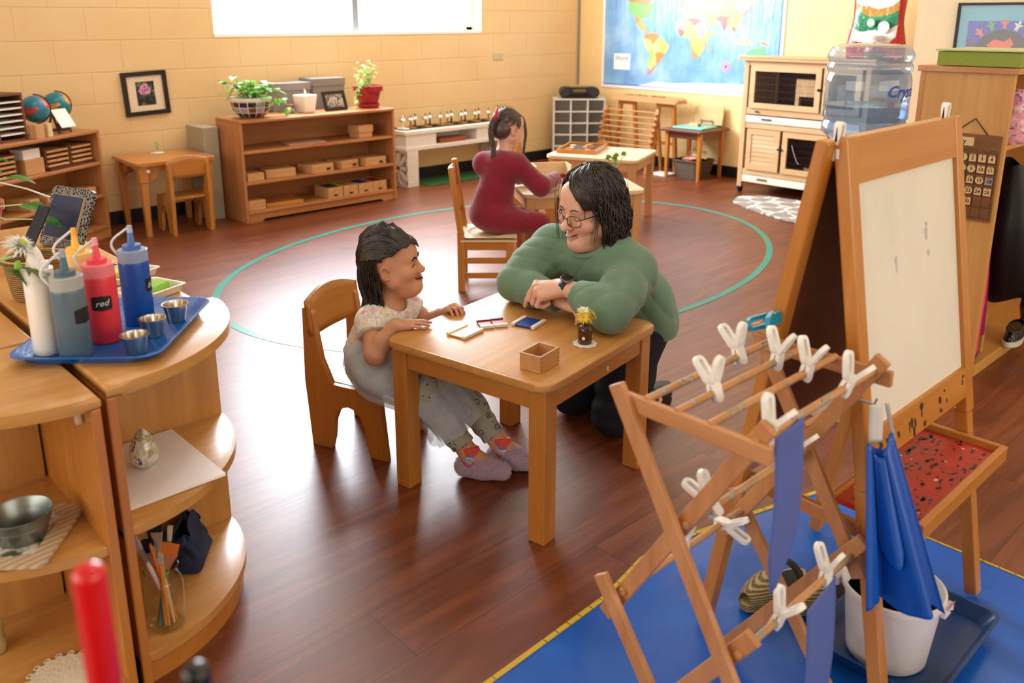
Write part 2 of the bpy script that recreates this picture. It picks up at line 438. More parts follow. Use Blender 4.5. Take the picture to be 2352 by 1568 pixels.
o = obj('picture_card', MB().box((0, 0, 0), (.115, .003, .125), rot=Euler((R(-32), 0, 0))), plain('card_white', '#f4f2ee', .5), None, LS(1.10, .073, .79), (0, 0, a30))
tag(o, 'blank white card leaning on the tiny easel in front of the globes', 'card')
at_shelf('wooden_block', 'plain wooden block beside the paper sorter, orange side out', 'block', .845, .04, .70, MB().box((0, 0, .04), (.06, .06, .08), bev=.002), 'tanw')
at_shelf('wooden_block', 'pale upright wooden block next to the orange sided block', 'block', .925, .04, .70, MB().box((0, 0, .04), (.035, .05, .08), bev=.002), 'pale')
def rack_of_trays(label, x, n, w, h, z, tag_group):
    o = thing('map_frame_rack', label, 'tray rack', LS(x, .05, z), a30, tag_group)
    mb = MB()
    for s in (-1, 1): mb.b2((s * w / 2 - .006, 0, 0), (s * w / 2 + .006, .2, h))
    mb.b2((-w / 2, .19, 0), (w / 2, .2, h))
    obj('case', mb, 'brownw', o)
    for k in range(n): obj('wooden_tray', MB().b2((-w / 2 + .006, -.01, h * (k + .12) / n), (w / 2 - .006, .185, h * (k + .62) / n), bev=.003), 'tanw', o)
rack_of_trays('rack of wooden trays below the paper sorter, cut by the picture edge', .55, 5, .24, .14, .497, 'tray racks in the angled shelf')
rack_of_trays('long rack of pale slats between the card box and the middle of the angled shelf', .985, 4, .176, .115, .512, 'tray racks in the angled shelf')
rack_of_trays('long rack of pale slats at the wall end of the angled shelf', 1.180, 4, .176, .115, .512, 'tray racks in the angled shelf')
at_shelf('rack_base', 'flat dark base board under the two slatted racks', 'board', 1.085, .14, .497, MB().box((0, 0, .0075), (.37, .22, .015)), 'dark')
o = thing('card_box', 'wooden box of tall white cards in the angled shelf', 'card box', LS(.80, .07, .497), a30)
obj('box', MB().box((0, .03, .045), (.14, .12, .09), bev=.002), 'tanw', o)
obj('cards', MB().box((0, .03, .115), (.125, .09, .06)), plain('card_white', '#f4f2ee', .5), o)
for i, (x, w, h, lb) in enumerate(((.66, .07, .07, 'small wooden box at the dim end of the third shelf, by the plant leaf'), (.80, .085, .065, 'square wooden box in the middle of the third shelf of the angled unit'), (1.02, .27, .055, 'long flat wooden box on the third shelf of the angled unit'))):
    at_shelf('wooden_box', lb, 'box', x + .08, .11, .288, MB().box((0, 0, h / 2), (w, .18, h), bev=.003), 'tanw')
NAVY = plain('blue_enamel', '#123a63', .3)
o = at_shelf('blue_pitcher', 'dark blue enamel jug on the bottom of the angled shelf', 'jug', .86, .10, .085, MB().lathe([(.05, 0), (.055, .01), (.05, .09), (.046, .13), (.042, .13), (.045, .09), (.045, .012), (0, .012)], n=24), NAVY, smooth=True)
o = at_shelf('blue_canister', 'squat dark blue tin beside the blue jug on the bottom shelf', 'tin', 1.0, .10, .085, MB().box((0, 0, .04), (.13, .11, .08), bev=.006), NAVY)
at_shelf('wooden_crate', 'wooden crate at the wall end of the bottom shelf', 'crate', 1.13, .18, .085, MB().b2((-.11, -.06, 0), (.11, .06, .008)).b2((-.11, -.06, 0), (.11, -.052, .1)).b2((-.11, .052, 0), (.11, .06, .1)).b2((-.11, -.06, 0), (-.102, .06, .1)).b2((.102, -.06, 0), (.11, .06, .1)), 'tanw')

# --- framed flower picture on the wall
o = thing('flower_picture', 'dark framed pink flower picture with cream mat hanging on the block wall', 'framed picture', (2.296, WY, .88), 0)
o.rotation_euler = (0, R(-2.2), 0)
fm = MB().ring_prism([(-.152, -.148), (.152, -.148), (.152, .148), (-.152, .148)], [(-.122, -.118), (.122, -.118), (.122, .118), (-.122, .118)], 0, .022, Matrix.Rotation(R(90), 4, 'X'))
obj('frame', fm, plain('black_wood', '#1d1512', .35), o)
obj('mat_board', MB().b2((-.124, -.010, -.12), (.124, -.004, .12)), plain('mat_cream', '#e8d3b4', .6), o)
m, t, b = nt('flower_print'); v = coords(t, out='Object')
sp = N(t, 'ShaderNodeSeparateXYZ'); t.links.new(v, sp.inputs[0])
n = noise(t, v, 22, 3); n2 = noise(t, v, 60, 2)
rad = mth(t, 'SQRT', mth(t, 'ADD', mth(t, 'POWER', sp.outputs[0], 2), mth(t, 'POWER', mth(t, 'SUBTRACT', sp.outputs[2], .022), 2)))
msk = mth(t, 'LESS_THAN', mth(t, 'ADD', rad, mth(t, 'MULTIPLY', n, .09)), .085)
pk = ramp(t, n2, [(.35, '#7d4a6b'), (.55, '#d08bb0'), (.7, '#e7b6cf')]); lf = ramp(t, n, [(.45, '#101020'), (.55, '#263a28'), (.66, '#6d7f54')])
t.links.new(mix(t, msk, lf.outputs[0], pk.outputs[0]), b.inputs[0])
obj('print', MB().b2((-.062, -.012, -.08), (.062, -.009, .08)), m, o)

# --- small desk, chair and vase
o = thing('small_desk', 'small honey coloured wooden desk against the block wall', 'desk', (2.255, 5.80, 0), R(-2))
obj('top', MB().prism(rrect(.52, .50, .03), .465, .487, bev=.006), 'honey', o)
for sx in (-1, 1):
    for sy in (-1, 1):
        x, y = sx * .20, sy * .19
        obj('leg', MB().box((x + sx * .012, y + sy * .012, .18), (.042, .042, .36), taper=.72).box((x + sx * .012, y + sy * .012, .41), (.055, .055, .11), bev=.004), 'honey', o)
def arch(L, h, t_, n=8):
    P = [(-L / 2, 0), (-L / 2 + .03, 0)]
    for i in range(n + 1):
        a = PI * i / n; P.append((-(L / 2 - .05) * math.cos(a), .02 + (h - .05) * math.sin(a) ** .6))
    return P + [(L / 2 - .03, 0), (L / 2, 0), (L / 2, h), (-L / 2, h)]
for s in (-1, 1):
    obj('apron', MB().prism(arch(.36, .10, 0), -.009, .009, Matrix.Translation((0, s * .20, .365)) @ Matrix.Rotation(R(90), 4, 'X')), 'honey', o)
    obj('apron', MB().prism(arch(.34, .10, 0), -.009, .009, Matrix.Translation((s * .21, 0, .365)) @ Matrix.Rotation(R(90), 4, 'Z') @ Matrix.Rotation(R(90), 4, 'X')), 'honey', o)
obj('knob', MB().lathe([(.006, 0), (.008, .006), (.012, .012), (.009, .019), (0, .021)], n=14, M=Matrix.Translation((-.185, -.222, .43)) @ Matrix.Rotation(R(90), 4, 'X')), plain('pearl_knob', '#e9e6ea', .25), o, smooth=True)
o = thing('bud_vase', 'tiny clear vase with a pale green flower on a white doily on the small desk', 'vase', (2.28, 5.955, .487))
obj('doily', MB().lathe([(.045, 0), (.045, .002), (0, .002)], n=20), WHITE, o)
obj('glass', MB().lathe([(.014, .002), (.018, .012), (.01, .03), (.012, .036)], n=14, cap=False), thin_glass('clear_pane'), o, smooth=True)
obj('stem', MB().tube([(0, 0, .01), (.003, 0, .05)], .002, 5), plain('stem_green', '#5d8a3c', .5), o)
mb = MB(); rr = random.Random(3)
for k in range(26):
    a, e = rr.uniform(0, 2 * PI), rr.uniform(-.2, 1.4); d = Vector((math.cos(a) * math.cos(e), math.sin(a) * math.cos(e), math.sin(e)))
    mb.bar(Vector((.003, 0, .052)), Vector((.003, 0, .052)) + d * .026, .009, .003)
obj('flower', mb, plain('pale_green_petal', '#c3d7a4', .5), o)

def arm_chair(name, label, loc, rz, sw=.27, sd=.27, sh=.25, bh=.47, kind='chairw'):
    """child's chair cut from thick boards: forward is +x; each side board is one arched piece"""
    o = thing(name, label, 'chair', loc, rz)
    for s in (-1, 1):
        P = [(-sd / 2 - .03, 0), (-sd / 2 + .045, 0)]
        for i in range(9):
            a = PI * i / 8; P.append((.0 - (sd / 2 - .05) * math.cos(a) + .005, .04 + (sh - .105) * math.sin(a) ** .7))
        P += [(sd / 2 - .035, 0), (sd / 2 + .03, 0), (sd / 2 + .012, sh - .03), (sd / 2 - .01, sh - .004), (-sd / 2 + .055, sh), (-sd / 2 + .02, sh + .08), (-sd / 2 + .0, bh - .04), (-sd / 2 - .015, bh - .02), (-sd / 2 - .04, bh - .025), (-sd / 2 - .045, sh)]
        obj('side_board', MB().prism(P, -.012, .012, Matrix.Translation((0, s * sw / 2, 0)) @ Matrix.Rotation(R(90), 4, 'X'), bev=.003), kind, o)
    obj('seat', MB().prism(rrect(sd + .0, sw - .024, .01, 3), sh - .022, sh - .004, bev=.003), kind, o)
    f = lambda u, v: Vector((-sd / 2 - .012 - .012 * math.sin(PI * u) - (v - .5) * .012, (u - .5) * (sw + .03), bh - .115 + v * (.115 + .03 * math.sin(PI * u))))
    mb = MB().grid(f, 14, 6)
    obj('back_rail', mb, wood(kind, *WOODS[kind][:2], 1, *WOODS[kind][2:3]), o, solid=.018, smooth=True)
    return o
arm_chair('school_chair', 'small brown wooden chair pushed up to the small desk', (2.30, 5.64, 0), R(88), .25, .22, .25, .49)
boxy('storage_bin', 'tall grey bin in the gap between small desk and long shelf unit', 'bin', (2.535, 5.78, 0), (2.645, 6.05, .65), plain('warm_grey', '#a79c84', .6))

# --- on the long shelf unit
def leaf_mesh(mb, p, d, up, L, w, fold=.15):
    d = Vector(d).normalized(); s = d.cross(Vector(up)).normalized(); u = s.cross(d)
    f = lambda a, sgn: Vector(p) + d * (L * a) + s * (sgn * w * math.sin(PI * min(1, a ** .75)) * (1 - .25 * a)) + u * (-L * .35 * a * a + abs(sgn) * w * fold)
    A = [f(a / 5, 0) for a in range(6)]; Bl = [f(a / 5, 1) for a in range(6)]; Br = [f(a / 5, -1) for a in range(6)]
    va = [mb.b.verts.new(x) for x in A]; vl = [va[0]] + [mb.b.verts.new(x) for x in Bl[1:5]] + [va[5]]; vr = [va[0]] + [mb.b.verts.new(x) for x in Br[1:5]] + [va[5]]
    for i in range(5):
        mb._f([x for j, x in enumerate((va[i], va[i + 1], vl[i + 1], vl[i])) if x not in (va[i], va[i + 1], vl[i + 1], vl[i])[:j]])
        mb._f([x for j, x in enumerate((va[i + 1], va[i], vr[i], vr[i + 1])) if x not in (va[i + 1], va[i], vr[i], vr[i + 1])[:j]])
def leafmat(name, a, b_):
    if name in MATS: return MATS[name]
    m, t, b = nt(name); n = noise(t, coords(t), 25, 2); r = ramp(t, n, [(.35, a), (.65, b_)])
    t.links.new(r.outputs[0], b.inputs[0]); b.inputs['Roughness'].default_value = .35
    tl = N(t, 'ShaderNodeBsdfTranslucent'); t.links.new(r.outputs[0], tl.inputs[0]); mx = N(t, 'ShaderNodeMixShader'); mx.inputs[0].default_value = .4
    t.links.new(b.outputs[0], mx.inputs[1]); t.links.new(tl.outputs[0], mx.inputs[2]); t.links.new(mx.outputs[0], t.nodes['Material Output'].inputs[0])
    MATS[name] = m; return m
IVY = leafmat('ivy_leaf', '#3f8a2a', '#9acb4d'); PALE = leafmat('pale_leaf', '#86c055', '#cfe48a'); DKL = leafmat('deep_leaf', '#1d6a1e', '#47a035')
def plant(parent, vines, mat_leaf, L, seed, n_leaf, r0=.0022, droop=.6):
    rr = random.Random(seed); st = MB(); lf = MB()
    for v in vines:
        pts = [Vector(p) for p in v]; st.tube(pts, r0, 5)
        for k in range(n_leaf):
            u = (k + .6) / n_leaf * (len(pts) - 1); i = min(int(u), len(pts) - 2); p = pts[i].lerp(pts[i + 1], u - i)
            a = rr.uniform(0, 2 * PI); d = Vector((math.cos(a), math.sin(a), rr.uniform(-.5, .5)))
            leaf_mesh(lf, p, d, (0, 0, 1), L * rr.uniform(.7, 1.2), L * rr.uniform(.32, .45))
    obj('vine_stem', st, plain('stem_green', '#5d8a3c', .5), parent)
    obj('leaves', lf, mat_leaf, parent, smooth='all')
m, t, b = nt('mosaic_tile'); v = coords(t, out='Object'); sp = N(t, 'ShaderNodeSeparateXYZ'); t.links.new(v, sp.inputs[0])
ang = mth(t, 'ARCTAN2', sp.outputs[1], sp.outputs[0]); au = mth(t, 'MULTIPLY', ang, 14 / (2 * PI)); zu = mth(t, 'MULTIPLY', sp.outputs[2], 27)
wn = N(t, 'ShaderNodeTexWhiteNoise', noise_dimensions='2D'); cvx = N(t, 'ShaderNodeCombineXYZ'); t.links.new(mth(t, 'FLOOR', au), cvx.inputs[0]); t.links.new(mth(t, 'FLOOR', zu), cvx.inputs[1]); t.links.new(cvx.outputs[0], wn.inputs[0])
r = ramp(t, wn.outputs[0], [(0, '#7a4a24'), (.25, '#33202c'), (.45, '#5c3a20'), (.6, '#9aa0b4'), (.75, '#2a2638'), (.88, '#8a5a2c')], 'CONSTANT')
g = mth(t, 'MAXIMUM', mth(t, 'LESS_THAN', mth(t, 'FRACT', au), .09), mth(t, 'LESS_THAN', mth(t, 'FRACT', zu), .1))
g = mth(t, 'MAXIMUM', g, mth(t, 'GREATER_THAN', sp.outputs[2], .118))
t.links.new(mix(t, g, r.outputs[0], '#efe4d8'), b.inputs[0]); b.inputs['Roughness'].default_value = .25
o = thing('mosaic_planter', 'round mosaic tiled planter with trailing ivy on the long shelf unit', 'potted plant', (2.845, 5.65, .71))
obj('pot', MB().lathe([(.072, 0), (.10, .02), (.127, .06), (.138, .10), (.14, .14), (.128, .14), (.125, .115), (0, .112)], n=36), m, o, smooth=True)
obj('soil', MB().lathe([(.126, .112), (.126, .122), (0, .127)], n=24), plain('soil', '#2a1b12', .9), o)
rr = random.Random(5); vines = []
for k in range(15):
    a = rr.uniform(0, 2 * PI); L = rr.uniform(.14, .25); dx, dy = math.cos(a) * L, math.sin(a) * L * .8
    vines.append([(0, 0, .12), (dx * .4, dy * .4, .20 + rr.uniform(0, .06)), (dx * .75, dy * .75, .20), (dx, dy, rr.uniform(.05, .18))])
vines += [[(0, 0, .12), (-.08, 0, .22), (-.13, .05, .24), (-.19, .08, .26)], [(0, 0, .12), (-.06, .03, .23), (-.09, .05, .29)], [(0, 0, .12), (.16, -.05, .2), (.24, -.06, .13), (.25, -.08, .05), (.20, -.14, -.0)]]
plant(o, vines, IVY, .075, 11, 5)
GB = plain('grey_board', '#8f857f', .7, vary=.08, vscale=60)
def lid_box(name, label, cx, cy, w, d, h, rz, mt, z=.71, grp=None):
    o = thing(name, label, 'box', (cx, cy, z), rz, grp)
    obj('body', MB().box((0, 0, (h - .03) / 2), (w, d, h - .03), bev=.003), mt, o)
    obj('lid', MB().box((0, 0, h - .028), (w + .012, d + .012, .056), bev=.003), mt, o)
    return o
lid_box('storage_box', 'grey cardboard storage box behind the white square pot', 3.27, 5.93, .30, .20, .205, R(-4), GB, grp='grey lidded boxes')
lid_box('storage_box', 'grey cardboard storage box behind the small photo frame, nearer the red pot', 3.60, 5.95, .27, .20, .225, R(-3), GB, grp='grey lidded boxes')
o = thing('square_pot', 'white square tapered pot with a small white sprout', 'pot', (3.285, 5.68, .71), R(12))
obj('body', MB().box((0, 0, .064), (.13, .13, .128), taper=.74, bev=.008), plain('white_glaze', '#f0ece4', .35), o, smooth=True)
obj('sprout', MB().tube([(0, 0, .125), (.006, 0, .15), (-.004, 0, .17)], [.007, .008, .002], 7), plain('sprout_cream', '#e9e2cf', .5), o)
o = thing('patterned_jar', 'tiny red and blue patterned jar beside the white square pot', 'jar', (3.175, 5.70, .71))
m, t, b = nt('jar_pattern'); n = noise(t, coords(t), 60, 1); r = ramp(t, n, [(.38, '#243f8f'), (.45, '#d9d2d6'), (.55, '#b04a3a'), (.62, '#e0c9b0')], 'CONSTANT'); t.links.new(r.outputs[0], b.inputs[0])
obj('body', MB().lathe([(.028, 0), (.032, .006), (.032, .05), (0, .05)], n=18), m, o, smooth=True)
obj('lid', MB().lathe([(.034, .05), (.034, .062), (0, .064)], n=18), plain('lid_red', '#a8402c', .4), o, smooth=True)
o = thing('photo_frame', 'black framed group photo standing in front of the grey boxes', 'photo frame', (3.525, 5.64, .712), R(4))
Mf = Matrix.Rotation(R(-18), 4, 'X') @ Matrix.Rotation(R(90), 4, 'X')
obj('frame', MB().ring_prism([(-.10, 0), (.10, 0), (.10, .145), (-.10, .145)], [(-.078, .022), (.078, .022), (.078, .123), (-.078, .123)], -.008, .008, Mf), plain('black_wood', '#1d1512', .35), o)
m, t, b = nt('group_photo'); n = noise(t, coords(t), 55, 3); r = ramp(t, n, [(.35, '#4a4640'), (.5, '#8b7f72'), (.6, '#c9beb2'), (.7, '#6b5a52')]); t.links.new(r.outputs[0], b.inputs[0]); b.inputs['Roughness'].default_value = .2
obj('photo', MB().prism([(-.08, .02), (.08, .02), (.08, .125), (-.08, .125)], -.004, .001, Mf), m, o)
obj('prop', MB().bar((0, .075, 0), (0, .033, .1), .03, .003), plain('black_wood', '#1d1512', .35), o)
o = thing('red_flower_pot', 'glossy dark red pot with a pale leafy plant on the long shelf unit', 'potted plant', (3.838, 5.68, .71))
RED = plain('red_glaze', '#9c1f33', .22, coat=.3)
obj('pot', MB().lathe([(.062, .012), (.07, .02), (.10, .125), (.114, .125), (.118, .165), (.106, .167), (.1, .14), (0, .14)], n=32), RED, o, smooth=True)
obj('saucer', MB().lathe([(.07, 0), (.085, .012), (.087, .03), (.08, .03), (.07, .012), (0, .01)], n=32), RED, o, smooth=True)
rr = random.Random(8); vines = [[(0, 0, .14), (-.03 + .02 * k, .02, .22 + .01 * k), (-.10 + .028 * k, .02 * (k % 3), .26 + .045 * (k % 3))] for k in range(6)]
vines += [[(0, 0, .14), (-.09, -.03, .2), (-.13, -.04, .13), (-.15, -.06, .0 + .03 * k)] for k in range(3)]
plant(o, vines, PALE, .045, 21, 10, .0016)
# --- in the long shelf unit
o = thing('document_folder', 'worn paper folder with a red cord lying on the upper shelf', 'folder', (3.205, 5.61, .501), R(-10))
obj('cover', MB().prism(rrect(.28, .20, .012), 0, .012, bev=.002), plain('kraft_pink', '#b98d76', .7, vary=.12, vscale=25), o)
obj('cord', MB().tube([(.09, -.1, .013), (.05, -.115, .004), (0.02, -.14, -.012), (.10, -.135, -.012), (.14, -.11, .0)], .0022, 6), plain('red_cord', '#b6362c', .6), o)
lid_box('trinket_box', 'pale wooden box with an overhanging lid on the upper shelf', 3.70, 5.60, .125, .12, .095, R(6), 'tanw', z=.5)
for i, (x, w, y, h, lb) in enumerate(((2.765, .13, 5.60, .055, 'wooden tray box at the near end of the middle shelf, cut by the side panel'), (2.985, .22, 5.62, .06, 'largest flat wooden tray box on the middle shelf'), (3.285, .20, 5.59, .06, 'third wooden tray box along the middle shelf'), (3.535, .17, 5.62, .06, 'fourth wooden tray box along the middle shelf'), (3.765, .2, 5.60, .06, 'last wooden tray box on the middle shelf, by the far side panel'))):
    o = thing('tray_box', lb, 'tray box', (x, y, .285), R((3, -8, 10, 12, 4)[i]), 'tray boxes on the middle shelf')
    obj('box', MB().box((0, 0, h / 2), (w, .17, h), bev=.003), 'tanw', o)
    if i > 1: obj('label_holder', MB().box((w * .25, -.086, h * .35), (.035, .003, .016)), plain('dark_metal', '#2c2420', .4, .5), o)
o = thing('slat_stack', 'stack of pale wooden slats on the bottom shelf corner', 'wood stack', (2.76, 5.585, .08))
obj('slats', MB().box((0, 0, .012), (.13, .15, .022), bev=.002).box((.0, 0, .035), (.13, .15, .022), bev=.002).box((0, 0, .058), (.13, .15, .022), bev=.002), 'tanw', o)
boxy('flat_tray', 'flat wooden tray lying on the bottom shelf', 'tray', (2.86, 5.53, .08), (3.14, 5.76, .108), 'honey', rz=R(-6))
for x, cl, lb in ((3.40, '#1f5a2c', 'green'), (3.535, '#c99a2c', 'yellow'), (3.67, '#1f3f94', 'blue'), (3.80, '#a3202e', 'red')):
    o = thing('bead_box', f'wooden box with a {lb} top on the bottom shelf', 'box', (x, 5.615, .08), 0, 'colour topped boxes on the bottom shelf')
    obj('box', MB().ring_prism(rrect(.127, .20, .004, 1), rrect(.115, .188, .002, 1), 0, .08).box((0, 0, .03), (.116, .189, .06)), 'tanw', o)
    obj('felt_top', MB().box((0, 0, .068), (.114, .187, .012)), plain(f'{lb}_felt', cl, .8), o)
    obj('label_holder', MB().box((.0, -.101, .02), (.03, .003, .012)), plain('dark_metal', '#2c2420', .4, .5), o)

# --- white bench of bells
BW = plain('chalk_white', '#e9e2d6', .6, vary=.04)
o = thing('bell_bench', 'long white bench on pierced block legs under the row of bells', 'bench', (0, 0, 0))
bx0, bx1, by0, by1 = 4.27, 5.46, 5.80, 6.07
obj('slab', MB().b2((bx0, by0, .302), (bx1, by1, .335), bev=.004), BW, o)
obj('cabinet', MB().b2((bx0 + .01, by0 + .01, .335), (4.60, by1, .435), bev=.003).b2((5.06, by0 + .01, .335), (bx1 - .01, by1, .435), bev=.003).b2((4.6, by1 - .015, .335), (5.06, by1, .435)), BW, o)
obj('top', MB().b2((bx0, by0, .435), (bx1, by1, .47), bev=.005), BW, o)
def breeze(x0, x1):
    mbb = MB(); w_, h_ = by1 - by0, .302
    # outer frame plus pierced star on the narrow end, solid cheeks toward the room
    Mx = Matrix.Translation(((x0 + x1) / 2, (by0 + by1) / 2, h_ / 2)) @ Matrix.Rotation(R(90), 4, 'Z') @ Matrix.Rotation(R(90), 4, 'X')
    hw, hh = w_ / 2, h_ / 2
    mbb.ring_prism([(-hw, -hh), (hw, -hh), (hw, hh), (-hw, hh)], [(-hw + .022, -hh + .022), (hw - .022, -hh + .022), (hw - .022, hh - .022), (-hw + .022, hh - .022)], -(x1 - x0) / 2, (x1 - x0) / 2, Mx)
    for a in range(0, 180, 45):
        L = (hh if a != 0 else hw) if a % 90 == 0 else math.hypot(hw, hh) * .92
        d = Vector((math.cos(R(a)), math.sin(R(a)), 0)) * (L - .01)
        pr = [(-d).x, (-d).y]
        mbb.b.verts.ensure_lookup_table()
        P = []
        nrm = Vector((-d.y, d.x, 0)).normalized()
        for k in range(9):
            u = -1 + k / 4; P.append((d * u + nrm * (.010 + .008 * abs(u))))
        for k in range(8, -1, -1):
            u = -1 + k / 4; P.append((d * u - nrm * (.010 + .008 * abs(u))))
        mbb.prism([(q.x, q.y) for q in P], -(x1 - x0) / 2, (x1 - x0) / 2, Mx)
    return mbb
obj('block_leg', breeze(bx0 + .01, bx0 + .125), BW, o); obj('block_leg', breeze(bx1 - .125, bx1 - .01), BW, o)
o = boxy('bell_mat', 'dark green strip board laid under the bells on the white bench', 'mat', (4.30, 5.86, .47), (5.44, 6.05, .476), plain('dark_green', '#1f3a2a', .6))
boxy('bell_mallet_box', 'reddish brown wooden box lying in the open bay of the white bench', 'box', (4.66, 5.83, .335), (4.95, 5.95, .375), wood('redbox', '#8a4324', '#b4663a', 0, .4))
CHR = plain('nickel', '#cfc8bd', .18, 1.0)
proto = None; kinds = ['white', 'brown', 'black', 'brown', 'black', 'brown', 'brown', 'black', 'brown', 'black', 'brown', 'black', 'brown']
BC = {'white': WHITE, 'brown': plain('bell_brown', '#a86732', .4), 'black': plain('bell_black', '#16130f', .35)}
ordn = ['first', 'second', 'third', 'fourth', 'fifth', 'sixth', 'seventh', 'eighth', 'ninth', 'tenth', 'eleventh', 'twelfth', 'last']
for i, kd in enumerate(kinds):
    x = 4.335 + i * (5.30 - 4.335) / 12
    o = thing('tone_bell', f'{ordn[i]} bell in the row on the white bench, on a {kd} stem', 'bell', (x, 5.93 + (.035 if kd == 'black' else -.01), .476), 0, 'tone bells on the white bench')
    obj('base', MB().b2((-.03, -.05, 0), (.03, .05, .012), bev=.002), BC[kd], o)
    obj('stem', MB().lathe([(.011, .012), (.007, .02), (.007, .062), (.010, .066)], n=12), BC[kd], o, smooth=True)
    obj('bell', MB().lathe([(.033, .064), (.033, .069), (.027, .083), (.014, .092), (0, .094)], n=20), CHR, o, smooth=True)
    obj('finial', MB().lathe([(.005, .094), (.007, .10), (.004, .106), (.006, .112), (0, .116)], n=10), BC[kd], o, smooth=True)
boxy('green_floor_mat', 'green felt mat lying on the floor under the white bench', 'mat', (4.45, 5.72, 0), (5.15, 6.05, .006), plain('green_felt', '#1c5a34', .9, vary=.3, vscale=40))

# ---------------------------------------------------------------- along the back wall
# map: procedural print of a world map on a glossy white-edged sheet
def world_map():
    y0, y1, z0, z1 = 3.80, 5.775, .715, 1.95       # wall coordinates; +u runs toward -y
    o = thing('world_map', 'large glossy wall map of the world in pale blue with coloured countries', 'wall map', (WX - .008, (y0 + y1) / 2, z0))
    m, t, b = nt('map_sea'); v = coords(t)
    n = noise(t, v, 3.2, 5); r = ramp(t, n, [(.3, '#5f95d2'), (.5, '#7fb2e2'), (.7, '#a9d0ee')]); t.links.new(r.outputs[0], b.inputs[0])
    b.inputs['Roughness'].default_value = .28; b.inputs['Specular IOR Level'].default_value = .6
    bump(t, b, noise(t, coords(t, (1, 9, 1.2)), 2.5, 3), .5, .02)
    hw, H = (y1 - y0) / 2, z1 - z0
    obj('sheet', MB().b2((-.001, -hw, 0), (.006, hw, H)), plain('map_white', '#f0f1f4', .3), o)
    obj('sea', MB().b2((-.003, -hw + .03, .03), (-.001, hw - .03, H - .03)), m, o)
    bl = MB()
    for p, q in (((-.004, -hw + .03, .03), (-.002, hw - .03, .038)), ((-.004, -hw + .03, H - .038), (-.002, hw - .03, H - .03)), ((-.004, -hw + .03, .03), (-.002, -hw + .037, H - .03))): bl.b2(p, q)
    obj('blue_border', bl, plain('map_blue', '#2f5fc0', .3), o)
    def land(name, pts, c, yc=(y0 + y1) / 2):
        P = [(-(y - yc), z - z0) for y, z in pts]
        M = Matrix(((0, 0, -1, -.003), (-1, 0, 0, 0), (0, 1, 0, 0), (0, 0, 0, 1)))
        mm, t, b = nt('map_' + name); n = N(t, 'ShaderNodeTexVoronoi'); t.links.new(coords(t), n.inputs[0]); n.inputs['Scale'].default_value = c[1]
        rr = ramp(t, None, [(i / len(c[0]), q) for i, q in enumerate(c[0])], 'CONSTANT')
        sc = N(t, 'ShaderNodeSeparateColor'); t.links.new(n.outputs['Color'], sc.inputs[0]); t.links.new(sc.outputs[0], rr.inputs[0])
        t.links.new(rr.outputs[0], b.inputs[0]); b.inputs['Roughness'].default_value = .3
        obj(name, MB().prism(P, .0, .0015, M), mm, o)
    mixc = ['#e6c65a', '#e58f4a', '#d9574a', '#a9cf6c', '#e7d98c', '#c78fc0']
    land('canada', [(5.60, 1.86), (5.50, 1.60), (5.45, 1.53), (5.22, 1.50), (5.12, 1.56), (5.02, 1.62), (5.10, 1.75), (5.22, 1.70), (5.28, 1.84)], (['#e2825a', '#e8946c'], 1))
    land('united_states', [(5.45, 1.53), (5.44, 1.44), (5.37, 1.39), (5.30, 1.37), (5.22, 1.395), (5.16, 1.44), (5.14, 1.52), (5.22, 1.505)], (['#7fc06c', '#86c874'], 1))
    land('central_america', [(5.39, 1.40), (5.34, 1.31), (5.28, 1.26), (5.20, 1.23), (5.24, 1.28), (5.30, 1.37)], (['#e59a5a', '#e8b36a'], 9))
    land('south_america', [(5.24, 1.23), (5.12, 1.245), (5.02, 1.18), (4.96, 1.13), (5.00, 1.05), (5.07, .98), (5.12, .92), (5.16, .86), (5.205, .85), (5.195, .95), (5.18, 1.05), (5.24, 1.12), (5.26, 1.18)], (mixc, 9))
    land('africa', [(4.86, 1.37), (4.70, 1.38), (4.60, 1.35), (4.56, 1.28), (4.49, 1.26), (4.55, 1.18), (4.58, 1.10), (4.64, 1.03), (4.70, 1.03), (4.72, 1.12), (4.74, 1.2), (4.84, 1.22), (4.90, 1.29)], (mixc, 12))
    land('madagascar', [(4.545, 1.14), (4.53, 1.08), (4.515, 1.12), (4.525, 1.16)], (['#e59a5a', '#e8b36a'], 1))
    land('eurasia', [(4.86, 1.45), (4.80, 1.42), (4.70, 1.43), (4.60, 1.40), (4.52, 1.30), (4.47, 1.32), (4.43, 1.36), (4.38, 1.26), (4.34, 1.33), (4.27, 1.25), (4.22, 1.36), (4.16, 1.42), (4.05, 1.6), (4.0, 1.78), (4.4, 1.84), (4.7, 1.75), (4.85, 1.62)], (mixc, 8))
    land('indonesia', [(4.28, 1.20), (4.20, 1.19), (4.14, 1.21), (4.08, 1.16), (4.16, 1.155), (4.24, 1.165)], (['#e6c65a', '#eed98a'], 6))
    land('new_guinea', [(4.03, 1.19), (3.96, 1.18), (3.93, 1.15), (3.99, 1.155)], (['#d9574a', '#e8946c'], 6))
    land('australia', [(4.15, 1.07), (4.10, 1.12), (4.03, 1.13), (3.98, 1.15), (3.95, 1.08), (3.93, 1.04), (3.97, .995), (4.05, 1.01), (4.12, 1.0)], (['#6fbf8a', '#79c894'], 1))
    land('antarctica', [(5.30, .75), (5.1, .80), (4.9, .79), (4.6, .81), (4.2, .82), (3.95, .80), (3.85, .75)], (['#e9f2fa', '#f2f7fb'], 3))
    tb = MB().b2((-.0045, .625, .178), (-.0035, .83, .33))
    M = Matrix(((0, 0, -1, -.005), (-1, 0, 0, .73), (0, 1, 0, .285), (0, 0, 0, 1)))
    obj('title_box', tb, plain('map_white', '#f0f1f4', .3), o)
